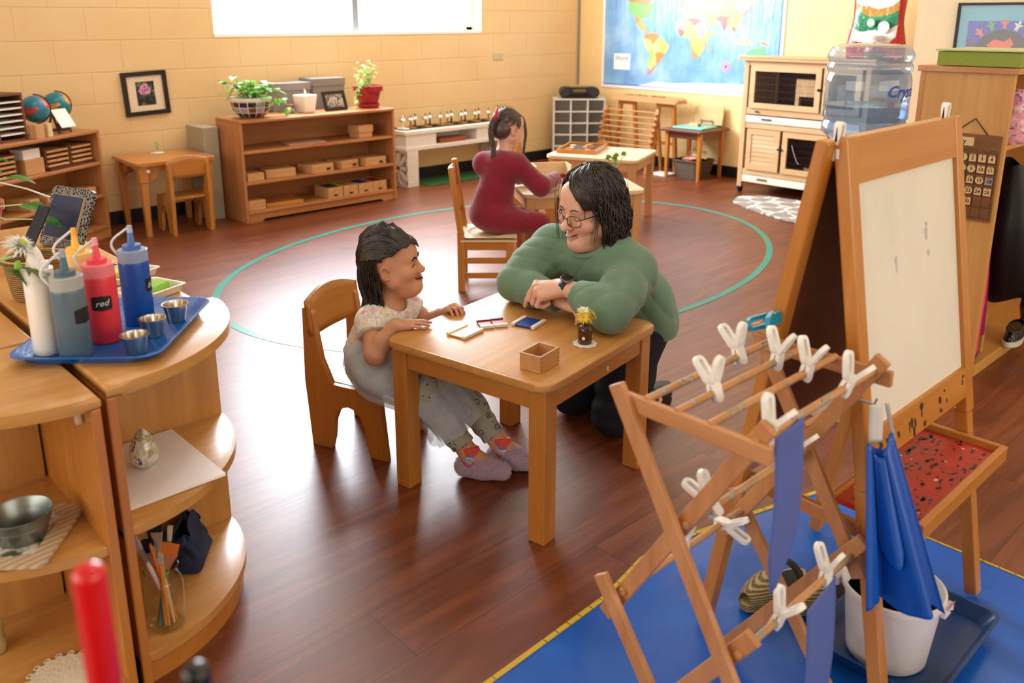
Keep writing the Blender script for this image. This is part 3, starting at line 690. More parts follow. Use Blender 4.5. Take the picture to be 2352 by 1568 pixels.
    obj('title', text_mesh(MB(), 'World', .06, M), plain('map_ink', '#4a4d5a', .4), o)
    comp = MB().ring_prism(circle(.05), circle(.044), 0, .001, Matrix.Translation((-.004, -.45, .25)) @ Matrix.Rotation(R(-90), 4, 'Y'))
    for k in range(8):
        a = k * PI / 4; comp.bar((-.005, -.45, .25), (-.005, -.45 + .036 * math.cos(a), .25 + .036 * math.sin(a)), .010, .001, up=(1, 0, 0))
    obj('compass_rose', comp, plain('map_pink', '#d8a0a6', .4), o)
world_map()

# cubby with boombox standing across the corner
dfw = Vector((.687, .727, 0)); rt = Vector((.727, -.687, 0)); cz = R(-43.4)     # local +x = right, +y = into the corner
G1 = plain('pale_grey_board', '#d6d0c8', .6); G2 = plain('grey_inside', '#cdc6be', .7)
cc = Vector((6.28, 5.69, 0)) - dfw * .0
o = thing('mail_sorter', 'white pigeonhole unit with twelve visible openings across the room corner', 'pigeonhole unit', cc, cz)
w_, d_, h_ = .505, .22, .625
mb = MB().b2((-w_ / 2, 0, h_ - .014), (w_ / 2, d_, h_)).b2((-w_ / 2, 0, 0), (w_ / 2, d_, .05))
for s in range(4): x = -w_ / 2 + .007 + s * (w_ - .014) / 3; mb.b2((x - .007, .001, .05), (x + .007, d_, h_ - .014))
obj('frame', mb, G1, o)
for k in range(1, 5): obj('shelf', MB().b2((-w_ / 2 + .014, .004, .05 + k * .112 - .005), (w_ / 2 - .014, d_, .05 + k * .112 + .005)), G1, o)
obj('back_panel', MB().b2((-w_ / 2, d_, 0), (w_ / 2, d_ + .01, h_)), G2, o)
o = thing('boombox', 'rounded black portable stereo on top of the pigeonhole unit', 'stereo', cc + dfw * .11 + Vector((0, 0, h_)), cz)
K = plain('black_plastic', '#17171a', .35)
obj('body', MB().prism(rrect(.39, .10, .048, 6), -.09, .09, Matrix.Translation((0, 0, .056)) @ Matrix.Rotation(R(90), 4, 'X'), bev=.018), K, o, smooth=True)
obj('lid', MB().prism(rrect(.20, .15, .03), .105, .122, bev=.006), plain('stereo_grey', '#a8946c', .35, .3), o, smooth=True)
for s in (-1, 1): obj('speaker', MB().lathe([(.04, 0), (.042, .006), (.034, .008), (.02, .004), (0, .006)], n=20, M=Matrix.Translation((s * .14, -.090, .056)) @ Matrix.Rotation(R(90), 4, 'X')), plain('speaker_grey', '#2c2d33', .5), o, smooth=True)
obj('display', MB().box((0, -.092, .075), (.12, .006, .03)), plain('display_amber', '#6e5c22', .3), o)

# two trapezoid trestles with a plank shelf and black beads on it
def trestle(label, y, first):
    o = thing('wooden_trestle', label, 'trestle', (6.50, y, 0), 0, 'trestles under the plank')
    for s in (-1, 1): obj('leg', MB().bar((0, s * .135, 0), (0, s * .085, .60), .03, .035, up=(1, 0, 0)), 'honey', o)
    obj('top_rail', MB().b2((-.02, -.10, .59), (.02, .10, .625), bev=.003), 'honey', o)
    obj('low_rail', MB().b2((-.012, -.11, .25), (.012, .11, .275)), 'honey', o)
trestle('wooden trestle nearer the pigeonhole unit, behind the bead rack', 5.27, 1); trestle('wooden trestle behind the dark side table', 4.82, 0)
o = boxy('plank_shelf', 'pale plank laid across the two trestles under the map', 'plank', (6.42, 4.66, .6262), (6.60, 5.42, .648), 'tanw')
o = thing('bead_tray', 'long wooden tray with black bead chains on the plank under the map', 'tray', (6.52, 5.02, .649))
obj('tray', MB().b2((-.06, -.36, 0), (.06, .36, .012)).b2((-.06, -.36, .012), (-.05, .36, .03)).b2((.05, -.36, .012), (.06, .36, .03)), 'tanw', o)
rr = random.Random(4)
for k in range(5):
    mbx = MB()
    for j in range(5): mbx.lathe([(0, -.012), (.011, -.004), (.011, .004), (0, .012)], (rr.uniform(-.03, .03), .25 - k * .085 - j * .013, .022), 8)
    obj('bead_chain', mbx, K, o, smooth=True)
# bead rack: slanted ladder uprights with rods
o = thing('bead_rack', 'slanted open wooden rack of thin horizontal rods in front of the trestles', 'bead rack', (6.36, 5.14, 0))
for s in (-1, 1):
    obj('upright', MB().bar((-.10, s * .30, 0), (.05, s * .30, .57), .028, .03), 'honey', o)
    obj('rear_leg', MB().bar((.13, s * .30, 0), (.04, s * .30, .55), .024, .026), 'honey', o)
    mbx = MB()
    for k in range(8): mbx.b2((-.045 + .012 * k - .055, s * .30 - .014, .17 + .05 * k), (-.045 + .012 * k - .02, s * .30 + .014, .182 + .05 * k))
    obj('notches', mbx, 'honey', o)
obj('foot_rail', MB().b2((-.11, -.30, .09), (-.09, .30, .125)), 'honey', o)
for k in range(8):
    u = (.185 + .051 * k) / .57; obj('rod', MB().tube([(-.105 + .15 * u, -.32, .185 + .051 * k), (-.105 + .15 * u, .32, .185 + .051 * k)], .007, 7), 'tanw', o, smooth=True)
# low white shelf board behind the far tables
boxy('white_board', 'white board lying on the floor between bead rack and dark side table', 'board', (6.27, 4.62, 0), (6.42, 4.80, .018), plain('white_paint', '#f1efea', .45))

# dark side table with board, turquoise tray; basket beneath
o = thing('side_table', 'dark brown square side table with slim square legs against the back wall', 'side table', (6.445, 4.455, 0))
obj('top', MB().b2((-.225, -.21, .418), (.225, .21, .44), bev=.004), 'sidew', o)
for sx in (-1, 1):
    for sy in (-1, 1): obj('leg', MB().box((sx * .165, sy * .17, .209), (.034, .034, .418), taper=.7), 'easelw', o)
for s in (-1, 1): obj('apron', MB().b2((-.15, s * .17 - .008, .36), (.15, s * .17 + .008, .418)), 'sidew', o); obj('apron', MB().b2((s * .165 - .008, -.155, .36), (s * .165 + .008, .155, .418)), 'sidew', o)
o = boxy('turquoise_tray', 'flat turquoise tray on the dark side table', 'tray', (6.30, 4.30, .4405), (6.56, 4.60, .457), plain('turquoise', '#7fcdbb', .35), bev=.006, rz=R(4))
o = thing('small_block', 'small wooden block with a peg standing on the turquoise tray', 'block', (6.42, 4.45, .4575), R(20))
obj('block', MB().box((0, 0, .014), (.05, .08, .028), bev=.002), 'pale', o); obj('peg', MB().tube([(-.01, .02, .027), (-.01, .02, .09)], .003, 6), 'tanw', o)
obj('brown_end', MB().box((0, -.048, .01), (.04, .016, .02)), 'brownw', o)
o = thing('wire_stand', 'small blue wire display stand behind the turquoise tray', 'stand', (6.605, 4.45, .4405))
mb = MB()
for s in (-1, 1): mb.tube([(-.03, s * .06, 0.003), (.02, s * .06, .004), (.0, s * .06, .06)], .004, 6)
mb.tube([(0, -.06, .05), (0, .06, .05)], .004, 6).tube([(.015, -.06, .004), (.015, .06, .004)], .004, 6)
obj('wire', mb, plain('wire_blue', '#2b5a78', .4, .4), o)
o = obj('cork_board', MB().box((0, 0, .085), (.012, .31, .165), rot=Euler((0, R(14), 0)), bev=.002), plain('cork', '#cfb07c', .7, vary=.15, vscale=80), None, (6.642, 4.45, .445), (R(-3), 0, 0))
tag(o, 'tan cork board leaning on the wall at the back of the dark side table', 'board')
BSK = None
def basket_mat(name, a, b_, sc):
    m, t, b = nt(name); v = coords(t)
    wv = N(t, 'ShaderNodeTexWave', wave_type='BANDS', bands_direction='Z'); t.links.new(v, wv.inputs[0]); wv.inputs['Scale'].default_value = sc; wv.inputs['Distortion'].default_value = 1.5; wv.inputs['Detail Scale'].default_value = 3
    n = noise(t, v, 90, 2); r = ramp(t, mth(t, 'ADD', mth(t, 'MULTIPLY', wv.outputs['Fac'], .6), mth(t, 'MULTIPLY', n, .4)), [(.3, a), (.7, b_)])
    t.links.new(r.outputs[0], b.inputs[0]); b.inputs['Roughness'].default_value = .6; bump(t, b, wv.outputs['Fac'], .8, .006); return m
DB = basket_mat('dark_wicker', '#3a2a1e', '#7a6148', 34)
o = thing('magazine_basket', 'dark woven basket on the floor under the side table', 'basket', (6.445, 4.455, 0), 0)
lo, hi = rrect(.22, .24, .04, 4), rrect(.28, .295, .05, 4)
mb = MB(); V = []
for P, z in ((lo, 0), (hi, .155), ([(x * .95, y * .95) for x, y in hi], .155), ([(x * .95, y * .95) for x, y in lo], .012)): V.append([mb.b.verts.new((x, y, z)) for x, y in P])
for A, B_ in zip(V, V[1:]):
    for i in range(len(A)): mb._f((A[i], A[(i + 1) % len(A)], B_[(i + 1) % len(A)], B_[i]))
mb._f(V[0][::-1]); mb._f(V[-1]); obj('body', mb, DB, o)
obj('rim', MB().tube([(x, y, .156) for x, y in hi], .009, 6, closed=True), DB, o)
for k, (x, y, rx, ry, c1, lb) in enumerate(((.07, .06, 16, -10, '#c9563a', 'red covered magazine at the back of the dark woven basket'), (-.02, .0, 10, 20, '#d8705c', 'coral magazine in the middle of the dark woven basket'), (-.05, -.09, -8, 28, '#d98a3a', 'orange edged magazine leaning out of the dark woven basket'), (-.06, -.13, 14, 34, '#c9c37a', 'pale patterned magazine in the front corner of the dark woven basket'))):
    m, t, b = nt('magazine_cover'); n = noise(t, coords(t), 16, 2); r = ramp(t, n, [(.45, c1), (.56, c1), (.6, '#d9d2d8')], 'LINEAR'); t.links.new(r.outputs[0], b.inputs[0]); b.inputs['Roughness'].default_value = .35
    o = obj('magazine', MB().box((0, 0, .0), (.17, .13, .005)), m, None, (6.44 + x * .6, 4.445 + y * .6, .172 + .017 * k), (R(rx), R(-20 + ry * .2), R(ry)))
    tag(o, lb, 'magazine', 'magazines in the woven basket')

# rabbit hutch
def hutch():
    HX, HY = 6.15, 3.815; w_, d_, h_ = 1.03, .50, 1.05
    o = thing('rabbit_hutch', 'tall pale wooden rabbit hutch on black castors by the back wall', 'hutch', (HX, HY, 0), R(-90))   # local x runs along -y of the room
    k = 'hutchw'
    for x in (0.02, w_ - .02):
        for y in (.02, d_ - .02): obj('post', MB().b2((x - .02, y - .02, .045), (x + .02, y + .02, 1.055), bev=.002), k, o)
    CAS = plain('castor_black', '#15161b', .4)
    for x in (0.02, w_ - .02):
        for y in (.02, d_ - .02): obj('castor', MB().lathe([(0, 0), (.018, .006), (.024, .02), (.024, .05), (0, .05)], (x, y, 0), 14), CAS, o, smooth=True)
    obj('roof', MB().b2((-.04, -.035, 1.055), (w_ + .04, d_ + .02, 1.078), bev=.004).b2((-.04, -.04, 1.078), (w_ + .04, -.01, 1.095), bev=.003), k, o)
    obj('rear_wall', MB().b2((.02, d_ - .02, .10), (w_ - .02, d_ - .008, 1.055)), 'brownw', o)
    for x in (.01, w_ - .022): obj('side_wall', MB().b2((x, .04, .12), (x + .012, d_ - .04, 1.055)), k, o)
    obj('upper_floor', MB().b2((.04, .02, .655), (w_ - .04, d_ - .02, .67)), k, o)
    obj('upper_tray', MB().b2((.05, .06, .672), (w_ - .06, d_ - .03, .70)), plain('tray_steel', '#5d6468', .4, .4), o)
    obj('lower_floor', MB().b2((.04, .02, .155), (w_ - .04, d_ - .02, .17)), k, o)
    PLA = plain('drawer_white', '#e6ded2', .45)
    for z, nm in ((.575, 'upper'), (.095, 'lower')):
        dr = obj('drawer', MB().b2((.045, -.004, z), (w_ - .045, .016, z + .055), bev=.002), PLA, o)
        obj('handle_slot', MB().prism(rrect(.09, .014, .006), 0, .003, Matrix.Translation((.23, -.005, z + .03)) @ Matrix.Rotation(R(90), 4, 'X')), 'brownw', dr)
    # rails
    for z0, z1 in ((1.02, 1.055), (.64, .69), (.53, .57), (.155, .20)): obj('rail', MB().b2((.04, .004, z0), (w_ - .04, .03, z1)), k, o)
    FR = lambda x0, x1, z0, z1, b_: [((x0, z0), (x1, z0 + b_)), ((x0, z1 - b_), (x1, z1)), ((x0, z0 + b_), (x0 + b_, z1 - b_)), ((x1 - b_, z0 + b_), (x1, z1 - b_))]
    MET = plain('hutch_wire', '#3b4046', .4, .7)
    def door(x0, x1, z0, z1, wire):
        dd = obj('door', MB(), k, o) if False else None
        mb = MB()
        for (a, c), (b_, d) in FR(x0, x1, z0, z1, .042): mb.b2((a, -.012, c), (b_, .008, d))
        dd = obj('door', mb, W(k, 0), o)
        if wire:
            mb = MB(); n = int((x1 - x0 - .08) / .016)
            for i in range(n + 1): x = x0 + .04 + i * (x1 - x0 - .08) / n; mb.bar((x, .0, z0 + .04), (x, .0, z1 - .04), .0014, .0014)
            for j in range(1, 5): z = z0 + .04 + j * (z1 - z0 - .08) / 5; mb.bar((x0 + .04, .001, z), (x1 - .04, .001, z), .002, .002)
            obj('wire_mesh', mb, MET, dd)
        else:
            for j in range(7):
                hgt = (z1 - z0 - .085) / 7; z = z0 + .042 + j * hgt
                obj('louvre', MB().box(((x0 + x1) / 2, .0, z + hgt / 2), (x1 - x0 - .08, .012, hgt * 1.02), rot=Euler((R(-7), 0, 0))), k, dd)
        return dd
    door(.065, .66, .69, 1.02, True); door(.07, .36, .20, .525, False); door(.385, .75, .20, .525, True); door(.77, w_ - .06, .20, .525, False)
    door(.68, w_ - .06, .69, 1.02, True)
    BLKM = plain('latch_black', '#1b1c20', .4, .5)
    obj('latch', MB().box((.372, -.018, .385), (.05, .012, .012), bev=.003).lathe([(.008, 0), (.008, .02), (0, .022)], (.372, -.012, .385), 10, Matrix.Identity(4)), BLKM, o)
    obj('latch', MB().box((.655, -.018, .86), (.03, .012, .02), bev=.003), BLKM, o)
    obj('latch', MB().box((.14, -.006, .662), (.03, .008, .01), bev=.002), BLKM, o)
    obj('hay_feeder', MB().prism([(.44, .72), (.47, .72), (.47, .80), (.62, .80), (.62, .93), (.44, .93)], .03, .06, Matrix.Rotation(R(90), 4, 'X') @ Matrix.Scale(-1, 4, (0, 0, 1))), 'hutchw', o)
    tw = MB(); r2 = random.Random(2)
    for q in range(9): tw.tube([(.57 + r2.uniform(-.03, .03), .10, .17), (.56 + r2.uniform(-.03, .03), .09, .25)], .005, 5)
    obj('twigs', tw, 'pale', o)
    obj('cord', MB().tube([(.47, -.014, .43), (.49, -.016, .38), (.52, -.014, .31), (.54, -.013, .29)], .002, 5), plain('cord_white', '#cfc9c0', .6), o)
hutch()
# trellis-patterned mat
m, t, b = nt('trellis_mat'); sp = N(t, 'ShaderNodeSeparateXYZ'); t.links.new(coords(t), sp.inputs[0])
u = mth(t, 'ADD', mth(t, 'MULTIPLY', sp.outputs[0], 4.), mth(t, 'MULTIPLY', mth(t, 'SINE', mth(t, 'MULTIPLY', sp.outputs[1], 25.)), .18)); v2 = mth(t, 'ADD', mth(t, 'MULTIPLY', sp.outputs[1], 4.), mth(t, 'MULTIPLY', mth(t, 'SINE', mth(t, 'MULTIPLY', sp.outputs[0], 25.)), .18))
ln = mth(t, 'MAXIMUM', mth(t, 'LESS_THAN', mth(t, 'FRACT', mth(t, 'ADD', u, v2)), .09), mth(t, 'LESS_THAN', mth(t, 'FRACT', mth(t, 'SUBTRACT', u, v2)), .09))
n = noise(t, coords(t), 120, 3); bs = ramp(t, n, [(.3, '#8d847c'), (.7, '#a89f97')])
t.links.new(mix(t, ln, bs.outputs[0], '#e3ddd8'), b.inputs[0]); b.inputs['Roughness'].default_value = .9; bump(t, b, n, .5, .003)
P = [(5.81, 3.61), (5.93, 3.66), (6.10, 3.55), (6.16, 3.0), (6.1, 2.75), (5.45, 2.75), (5.44, 2.95), (5.56, 3.25), (5.66, 3.45), (5.74, 3.58)]
cx, cy = 5.8, 3.2
o = obj('trellis_mat', MB().prism([(x - cx, y - cy) for x, y in P], .001, .014, bev=.004), m, None, (cx, cy, 0)); tag(o, 'grey mat with a white trellis pattern on the floor in front of the hutch', 'mat')
# dark cabinet behind the water bottle, with pet food
o = thing('dark_cabinet', 'tall dark brown wooden cabinet beyond the water bottle', 'cabinet', (6.30, 2.52, 0))
obj('body', MB().b2((0, -.35, 0), (.36, .19, 1.03), bev=.003), 'dark', o); obj('top', MB().b2((-.02, -.37, 1.03), (.37, .205, 1.06), bev=.004), 'honey', o)
obj('door', MB().b2((-.012, -.33, .06), (0, .14, 1.0), bev=.002), 'dark', o)
def foodbag():
    o = thing('pet_food_bag', 'crumpled red white and green pet food bag standing on the hutch roof', 'food bag', (6.42, 2.90, 1.0795), R(-93))
    rr = random.Random(6); w2, d2, h2 = .20, .06, .50
    m, t, b = nt('bag_print'); sp = N(t, 'ShaderNodeSeparateXYZ'); t.links.new(coords(t), sp.inputs[0])
    n = noise(t, coords(t), 7, 3); z = mth(t, 'ADD', sp.outputs[2], mth(t, 'MULTIPLY', mth(t, 'SUBTRACT', n, .5), .10))
    z = mth(t, 'SUBTRACT', z, mth(t, 'MULTIPLY', mth(t, 'POWER', sp.outputs[0], 2), 1.6))
    r = ramp(t, mth(t, 'DIVIDE', z, .46), [(0, '#b3242c'), (.24, '#e8e4dc'), (.42, '#1f7a56'), (.62, '#2f8a5a'), (.68, '#b98a3a'), (.80, '#eae6da')], 'CONSTANT')
    side = mth(t, 'GREATER_THAN', mth(t, 'ABSOLUTE', sp.outputs[0]), .165)
    t.links.new(mix(t, side, r.outputs[0], '#c4262c'), b.inputs[0]); b.inputs['Roughness'].default_value = .25
    bump(t, b, noise(t, coords(t), 12, 3), .6, .02)
    f = lambda u, v: Vector(((w2 * (.98 - .10 * v + .03 * math.sin(9 * v))) * max(-1, min(1, 1.25 * math.cos(2 * PI * u))), d2 * (1 - .55 * v ** 2) * max(-1, min(1, 1.3 * math.sin(2 * PI * u))) + .012 * math.sin(7 * v + 5 * u), h2 * v))
    obj('bag', MB().grid(f, 40, 14, closed_u=True), m, o, smooth='all', solid=.003)
    obj('emblem', MB().lathe([(.042, 0), (.042, .003), (.034, .004), (.030, .002), (0, .003)], n=22, M=Matrix.Translation((.08, -.066, .235)) @ Matrix.Rotation(R(90), 4, 'X')), plain('emblem_white', '#dfe8e0', .4), o)
    obj('emblem', MB().lathe([(.03, 0), (.03, .003), (0, .003)], n=20, M=Matrix.Translation((-.02, -.066, .265)) @ Matrix.Rotation(R(90), 4, 'X')), plain('emblem_green', '#a9cbb4', .4), o)
foodbag()
o = thing('treat_jar', 'clear jar with white lid and brown pellets beside the food bag', 'jar', (6.30, 2.86, 1.0795))
CP = thin_glass('clear_plastic', (.95, .96, .97), .08, .25)
obj('body', MB().lathe([(.058, 0), (.062, .006), (.062, .13), (.05, .145), (.05, .15)], n=24, cap=False), CP, o, smooth=True)
obj('pellets', MB().lathe([(0, .003), (.057, .004), (.058, .065), (.04, .072), (0, .07)], n=22), plain('pellets', '#8a744c', .9, vary=.35, vscale=140), o)
obj('lid', MB().lathe([(.056, .145), (.058, .15), (.056, .178), (0, .18)], n=24), WHITE, o, smooth=True)
obj('sticker', MB().lathe([(.028, 0), (.028, .001), (0, .001)], n=18, M=Matrix.Translation((-.045, -.045, .105)) @ Matrix.Rotation(R(-45), 4, 'Z') @ Matrix.Scale(.6, 4, (0, 0, 1)) @ Matrix.Rotation(R(90), 4, 'X')), plain('sticker_navy', '#1b2440', .4), o)

# ---------------------------------------------------------------- far tables
def kid_table(name, label, cx, cy, rz, w_, d_, h_, kind_top, kind, leg=.045, rad=.05, group=None, inset=.02, apron=.065):
    o = thing(name, label, 'table', (cx, cy, 0), rz, group)
    obj('tabletop', MB().prism(rrect(w_, d_, rad, 6), h_ - .022, h_, bev=.005), kind_top, o, smooth=True)
    for sx in (-1, 1):
        for sy in (-1, 1): obj('leg', MB().box((sx * (w_ / 2 - inset - leg / 2), sy * (d_ / 2 - inset - leg / 2), (h_ - .022) / 2), (leg, leg, h_ - .022), bev=.0025), kind, o)
    for s in (-1, 1):
        obj('apron', MB().b2((-w_ / 2 + inset + leg, s * (d_ / 2 - inset - .014) - .009, h_ - .022 - apron), (w_ / 2 - inset - leg, s * (d_ / 2 - inset - .014) + .009, h_ - .022), bev=.002), kind, o)
        obj('apron', MB().b2((s * (w_ / 2 - inset - .014) - .009, -d_ / 2 + inset + leg, h_ - .022 - apron), (s * (w_ / 2 - inset - .014) + .009, d_ / 2 - inset - leg, h_ - .022), bev=.002), kind, o)
    return o
kid_table('work_table', 'pale topped wooden table farthest from the woman, with the puzzle tray', 4.58, 3.925, R(23), .55, .65, .475, plain('pale_laminate', '#dcc29a', .35), 'tanw', group=None)
kid_table('work_table', 'pale topped wooden table where the child in red works', 3.565, 3.27, R(-32), .685, .55, .475, plain('pale_laminate', '#dcc29a', .35), 'tanw')

# ---------------------------------------------------------------- chairs and things at the far tables
def post_chair(name, label, loc, rz, sw, sd, sh, bh, kind):
    """open school chair: forward is +x"""
    o = thing(name, label, 'chair', loc, rz)
    for s in (-1, 1):
        y = s * (sw / 2 - .016)
        obj('back_post', MB().bar((-sd / 2, y, 0), (-sd / 2, y, sh + .03), .030, .036, up=(1, 0, 0), bev=.003).bar((-sd / 2, y, sh + .02), (-sd / 2 - .045, y, bh), .030, .032, up=(1, 0, 0), bev=.008), kind, o)
        obj('leg', MB().box((sd / 2 - .02, y, sh / 2 - .01), (.034, .03, sh - .02), bev=.003), kind, o)
        for z in (.165, .085): obj('stretcher', MB().box((0, y, z), (sd - .03, .014, .03), bev=.002), kind, o)
        obj('seat_rail', MB().box((0, y, sh - .045), (sd - .03, .018, .045), bev=.002), kind, o)
    obj('stretcher', MB().box((sd / 2 - .02, 0, .13), (.014, sw - .05, .03)), kind, o)
    # seat with a scooped oval
    mb = MB(); n = 15
    f = lambda u, v: Vector(((u - .5) * (sd + .02) + .01, (v - .5) * sw, sh - .011 * max(0, 1 - ((u - .47) / .36) ** 2 - ((v - .5) / .40) ** 2) ** .35))
    mb.grid(f, 44, 44); mb.b2((-sd / 2, -sw / 2, sh - .022), (sd / 2 + .02, sw / 2, sh - .012))
    obj('seat', mb, W('pale', 0), o, smooth=True)
    for z0, z1 in ((.58, .94), (.20, .30)):
        a = sh + .02 + (bh - sh) * z0; b_ = sh + .02 + (bh - sh) * z1 - .02
        xx = lambda z: -sd / 2 - .045 * (z - sh) / (bh - sh) - .002
        mb = MB().grid(lambda u, v: Vector((xx(a + (b_ - a) * v) - .016 * math.sin(PI * u), (u - .5) * (sw - .03), a + (b_ - a) * v)), 12, 4)
        obj('back_rail', mb, W(kind, 1), o, solid=.014, smooth=True)
    return o
rz = R(-43.4); fwd = Vector((.727, -.687, 0)); lft = Vector((.687, .727, 0))
cc = Vector((2.768, 3.312, 0)) + fwd * .135 + lft * .139
post_chair('school_chair', 'open railed wooden chair with an oval scooped seat under the child in red', cc, rz, .31, .27, .29, .655, 'chairw')
arm_chair('school_chair', 'wooden chair at the far table, its back post beside the puzzle tray', (3.975, 4.045, 0), R(-15), .24, .25, .28, .62)
o = thing('puzzle_tray', 'shallow brown wooden tray of puzzle pieces on the farthest table', 'tray', (4.555, 4.09, .4755), R(-62))
mb = MB().b2((-.14, -.19, 0), (.14, .19, .008))
for p, q in (((-.14, -.19, .008), (-.13, .19, .028)), ((.13, -.19, .008), (.14, .19, .028)), ((-.13, -.19, .008), (.13, -.18, .028)), ((-.13, .18, .008), (.13, .19, .028))): mb.b2(p, q)
obj('tray', mb, 'honey', o)
obj('lining', MB().b2((-.13, -.18, .0085), (.13, .18, .012)), plain('dark_lining', '#3a2820', .6), o)
rr = random.Random(9)
for k in range(9):
    obj('puzzle_piece', MB().prism([(.022 * math.cos(a) * rr.uniform(.6, 1.2), .022 * math.sin(a) * rr.uniform(.6, 1.2)) for a in [i * PI / 4 for i in range(8)]], 0, .01, Matrix.Translation((rr.uniform(-.1, .1), -.15 + .037 * k, .0125))), ['pale', 'tanw', 'honey'][k % 3], o)
# open box standing on its side, with loose pieces
rb = R(-32)
o = thing('open_box', 'pale wooden box lying open on its side before the child in red', 'box', (3.52, 3.40, .4755), rb)
mb = MB().b2((-.105, .05, 0), (.105, .058, .10)).b2((-.105, -.07, 0), (-.097, .05, .10)).b2((.097, -.07, 0), (.105, .05, .10)).b2((-.097, -.07, 0), (.097, .05, .008))
obj('box', mb, 'pale', o); obj('red_edge', MB().b2((-.097, .04, .008), (.097, .05, .03)), plain('red_felt', '#a3202e', .8), o)
for k, (x, y, cl, lb) in enumerate(((3.35, 3.40, '#e8e2d4', 'white slip of card lying by the sleeve of the child in red'), (3.40, 3.475, '#17171a', 'black tile lying behind the open box'), (3.345, 3.48, '#d98a6a', 'salmon tile lying behind the open box'), (3.30, 3.335, '#e8e2d4', 'second white slip of card, nearer the table edge by the red sleeve'))):
    o = obj('work_tile', MB().box((0, 0, .004), (.07, .05, .008), bev=.001), plain('tile_%d' % k, cl, .5), None, (x, y, .4755), (0, 0, rb + .2 * k)); tag(o, lb, 'tile')
o = thing('flower_vase', 'clear fluted glass vase of green button flowers on the table behind the woman', 'vase', (3.77, 3.14, .4755))
GLS = thin_glass('clear_glass', (.92, .95, .95), .02, .3)
obj('glass', MB().lathe([(.022, 0), (.02, .01), (.014, .04), (.018, .07), (.026, .10)], n=16, cap=False), GLS, o, smooth=True)
GF = plain('button_green', '#86a83a', .55)
for k, (x, y, z, s) in enumerate(((-.03, .02, .135, .022), (.0, .0, .128, .02), (-.012, -.02, .15, .02), (.038, -.035, .155, .02))):
    obj('stem', MB().tube([(0, 0, .01), (x * .3, y * .3, .08), (x, y, z)], .0025, 5), plain('stem_green', '#5d8a3c', .5), o)
    mb = MB(); rr = random.Random(k)
    for q in range(34):
        a, e = rr.uniform(0, 2 * PI), rr.uniform(-.3, 1.5); d = Vector((math.cos(a) * math.cos(e), math.sin(a) * math.cos(e), math.sin(e)))
        mb.bar(Vector((x, y, z)), Vector((x, y, z)) + d * s, .008, .003)
    obj('flower', mb, GF, o)

# ---------------------------------------------------------------- the main table and its things
TCX, TCY, TRZ = 1.698, 1.742, R(9.8)
kid_table('child_table', 'square honey wooden child table with rounded corners between the girl and the woman', TCX, TCY, TRZ, .605, .585, .475, 'maple', 'chairw', .054, .045, inset=.018, apron=.062)
hk = thing('adhesive_hook', 'small white adhesive hook stuck on the table apron under the flower bottle', 'hook', (1.776, 1.4905, .415), TRZ)
WP = plain('white_plastic', '#f2efe6', .35)
obj('plate', MB().prism(rrect(.016, .03, .007), 0, .003, Matrix.Rotation(R(90), 4, 'X')), WP, hk)
obj('hook', MB().tube([(0, -.003, .005), (0, -.010, -.002), (0, -.010, -.01), (0, -.006, -.013)], .003, 6), WP, hk)
TT = .4755
def tablet(name, label, x, y, rz, colr, bar_m, L=.074, wd=.038):
    o = thing('color_tablet', label, 'colour tablet', (x, y, TT), R(rz), 'colour tablets on the table')
    obj('color_panel', MB().box((0, 0, .003), (L - .018, wd - .001, .0045), bev=.0006), colr, o)
    for s in (-1, 1): obj('end_bar', MB().box((s * (L / 2 - .006), 0, .0045), (.012, wd, .009), bev=.001), bar_m, o)
IV = plain('ivory', '#efe9da', .4); TB = plain('tablet_blue', '#0b3f9a', .35); TP = plain('tablet_rose', '#d06a70', .4); TR_ = plain('tablet_red_bar', '#5c1a1c', .4)
def v2(a): return Vector((math.cos(R(a)), math.sin(R(a)), 0))
for s, lb in ((1, 'blue tablet of the pair under the pointing finger, the one nearer the woman'), (-1, 'blue tablet of the pair under the pointing finger, the one nearer the wooden box')):
    p = Vector((1.75, 1.776, 0)) + v2(-66) * 0 + v2(22) * 0
    q = p + v2(-72 + 90) * 0; d = v2(-74); e = v2(16)
    q = p + e * (.0195 * s); tablet('t', lb, q.x, q.y, -74, TB, IV, .08, .039)
for s, lb in ((1, 'yellow tablet of the pair before the girl, farther from the table corner'), (-1, 'yellow tablet of the pair before the girl, nearer the table corner')):
    q = Vector((1.555, 1.849, 0)) + v2(11) * (.0225 * s); tablet('t', lb, q.x, q.y, -80, plain('tablet_yellow', '#e3c27c', .4), IV, .072, .045)
for s, lb in ((1, 'rose pink tablet of the middle pair, on the side of the woman'), (-1, 'rose pink tablet of the middle pair, on the side of the girl')):
    q = Vector((1.663, 1.849, 0)) + v2(-25) * (.0215 * s)
    o = thing('color_tablet', lb, 'colour tablet', (q.x, q.y, TT), R(63), 'colour tablets on the table')
    obj('color_panel', MB().box((0, 0, .003), (.048, .038, .0045), bev=.0006), TP, o)
    obj('end_bar', MB().box((-.026, 0, .0045), (.012, .041, .009), bev=.001), IV, o); obj('end_bar', MB().box((.026, 0, .0045), (.010, .041, .009), bev=.001), TR_, o)
o = thing('tablet_box', 'small open finger jointed wooden box on the main table', 'box', (1.5385, 1.520, TT), R(11))
bw, bd, bh = .092, .068, .047
obj('walls', MB().ring_prism(rrect(bw, bd, .002, 1), rrect(bw - .01, bd - .01, .001, 1), 0, bh), 'boxw', o)
obj('bottom', MB().b2((-bw / 2 + .004, -bd / 2 + .004, .001), (bw / 2 - .004, bd / 2 - .004, .005)), 'boxw', o)
mb = MB()
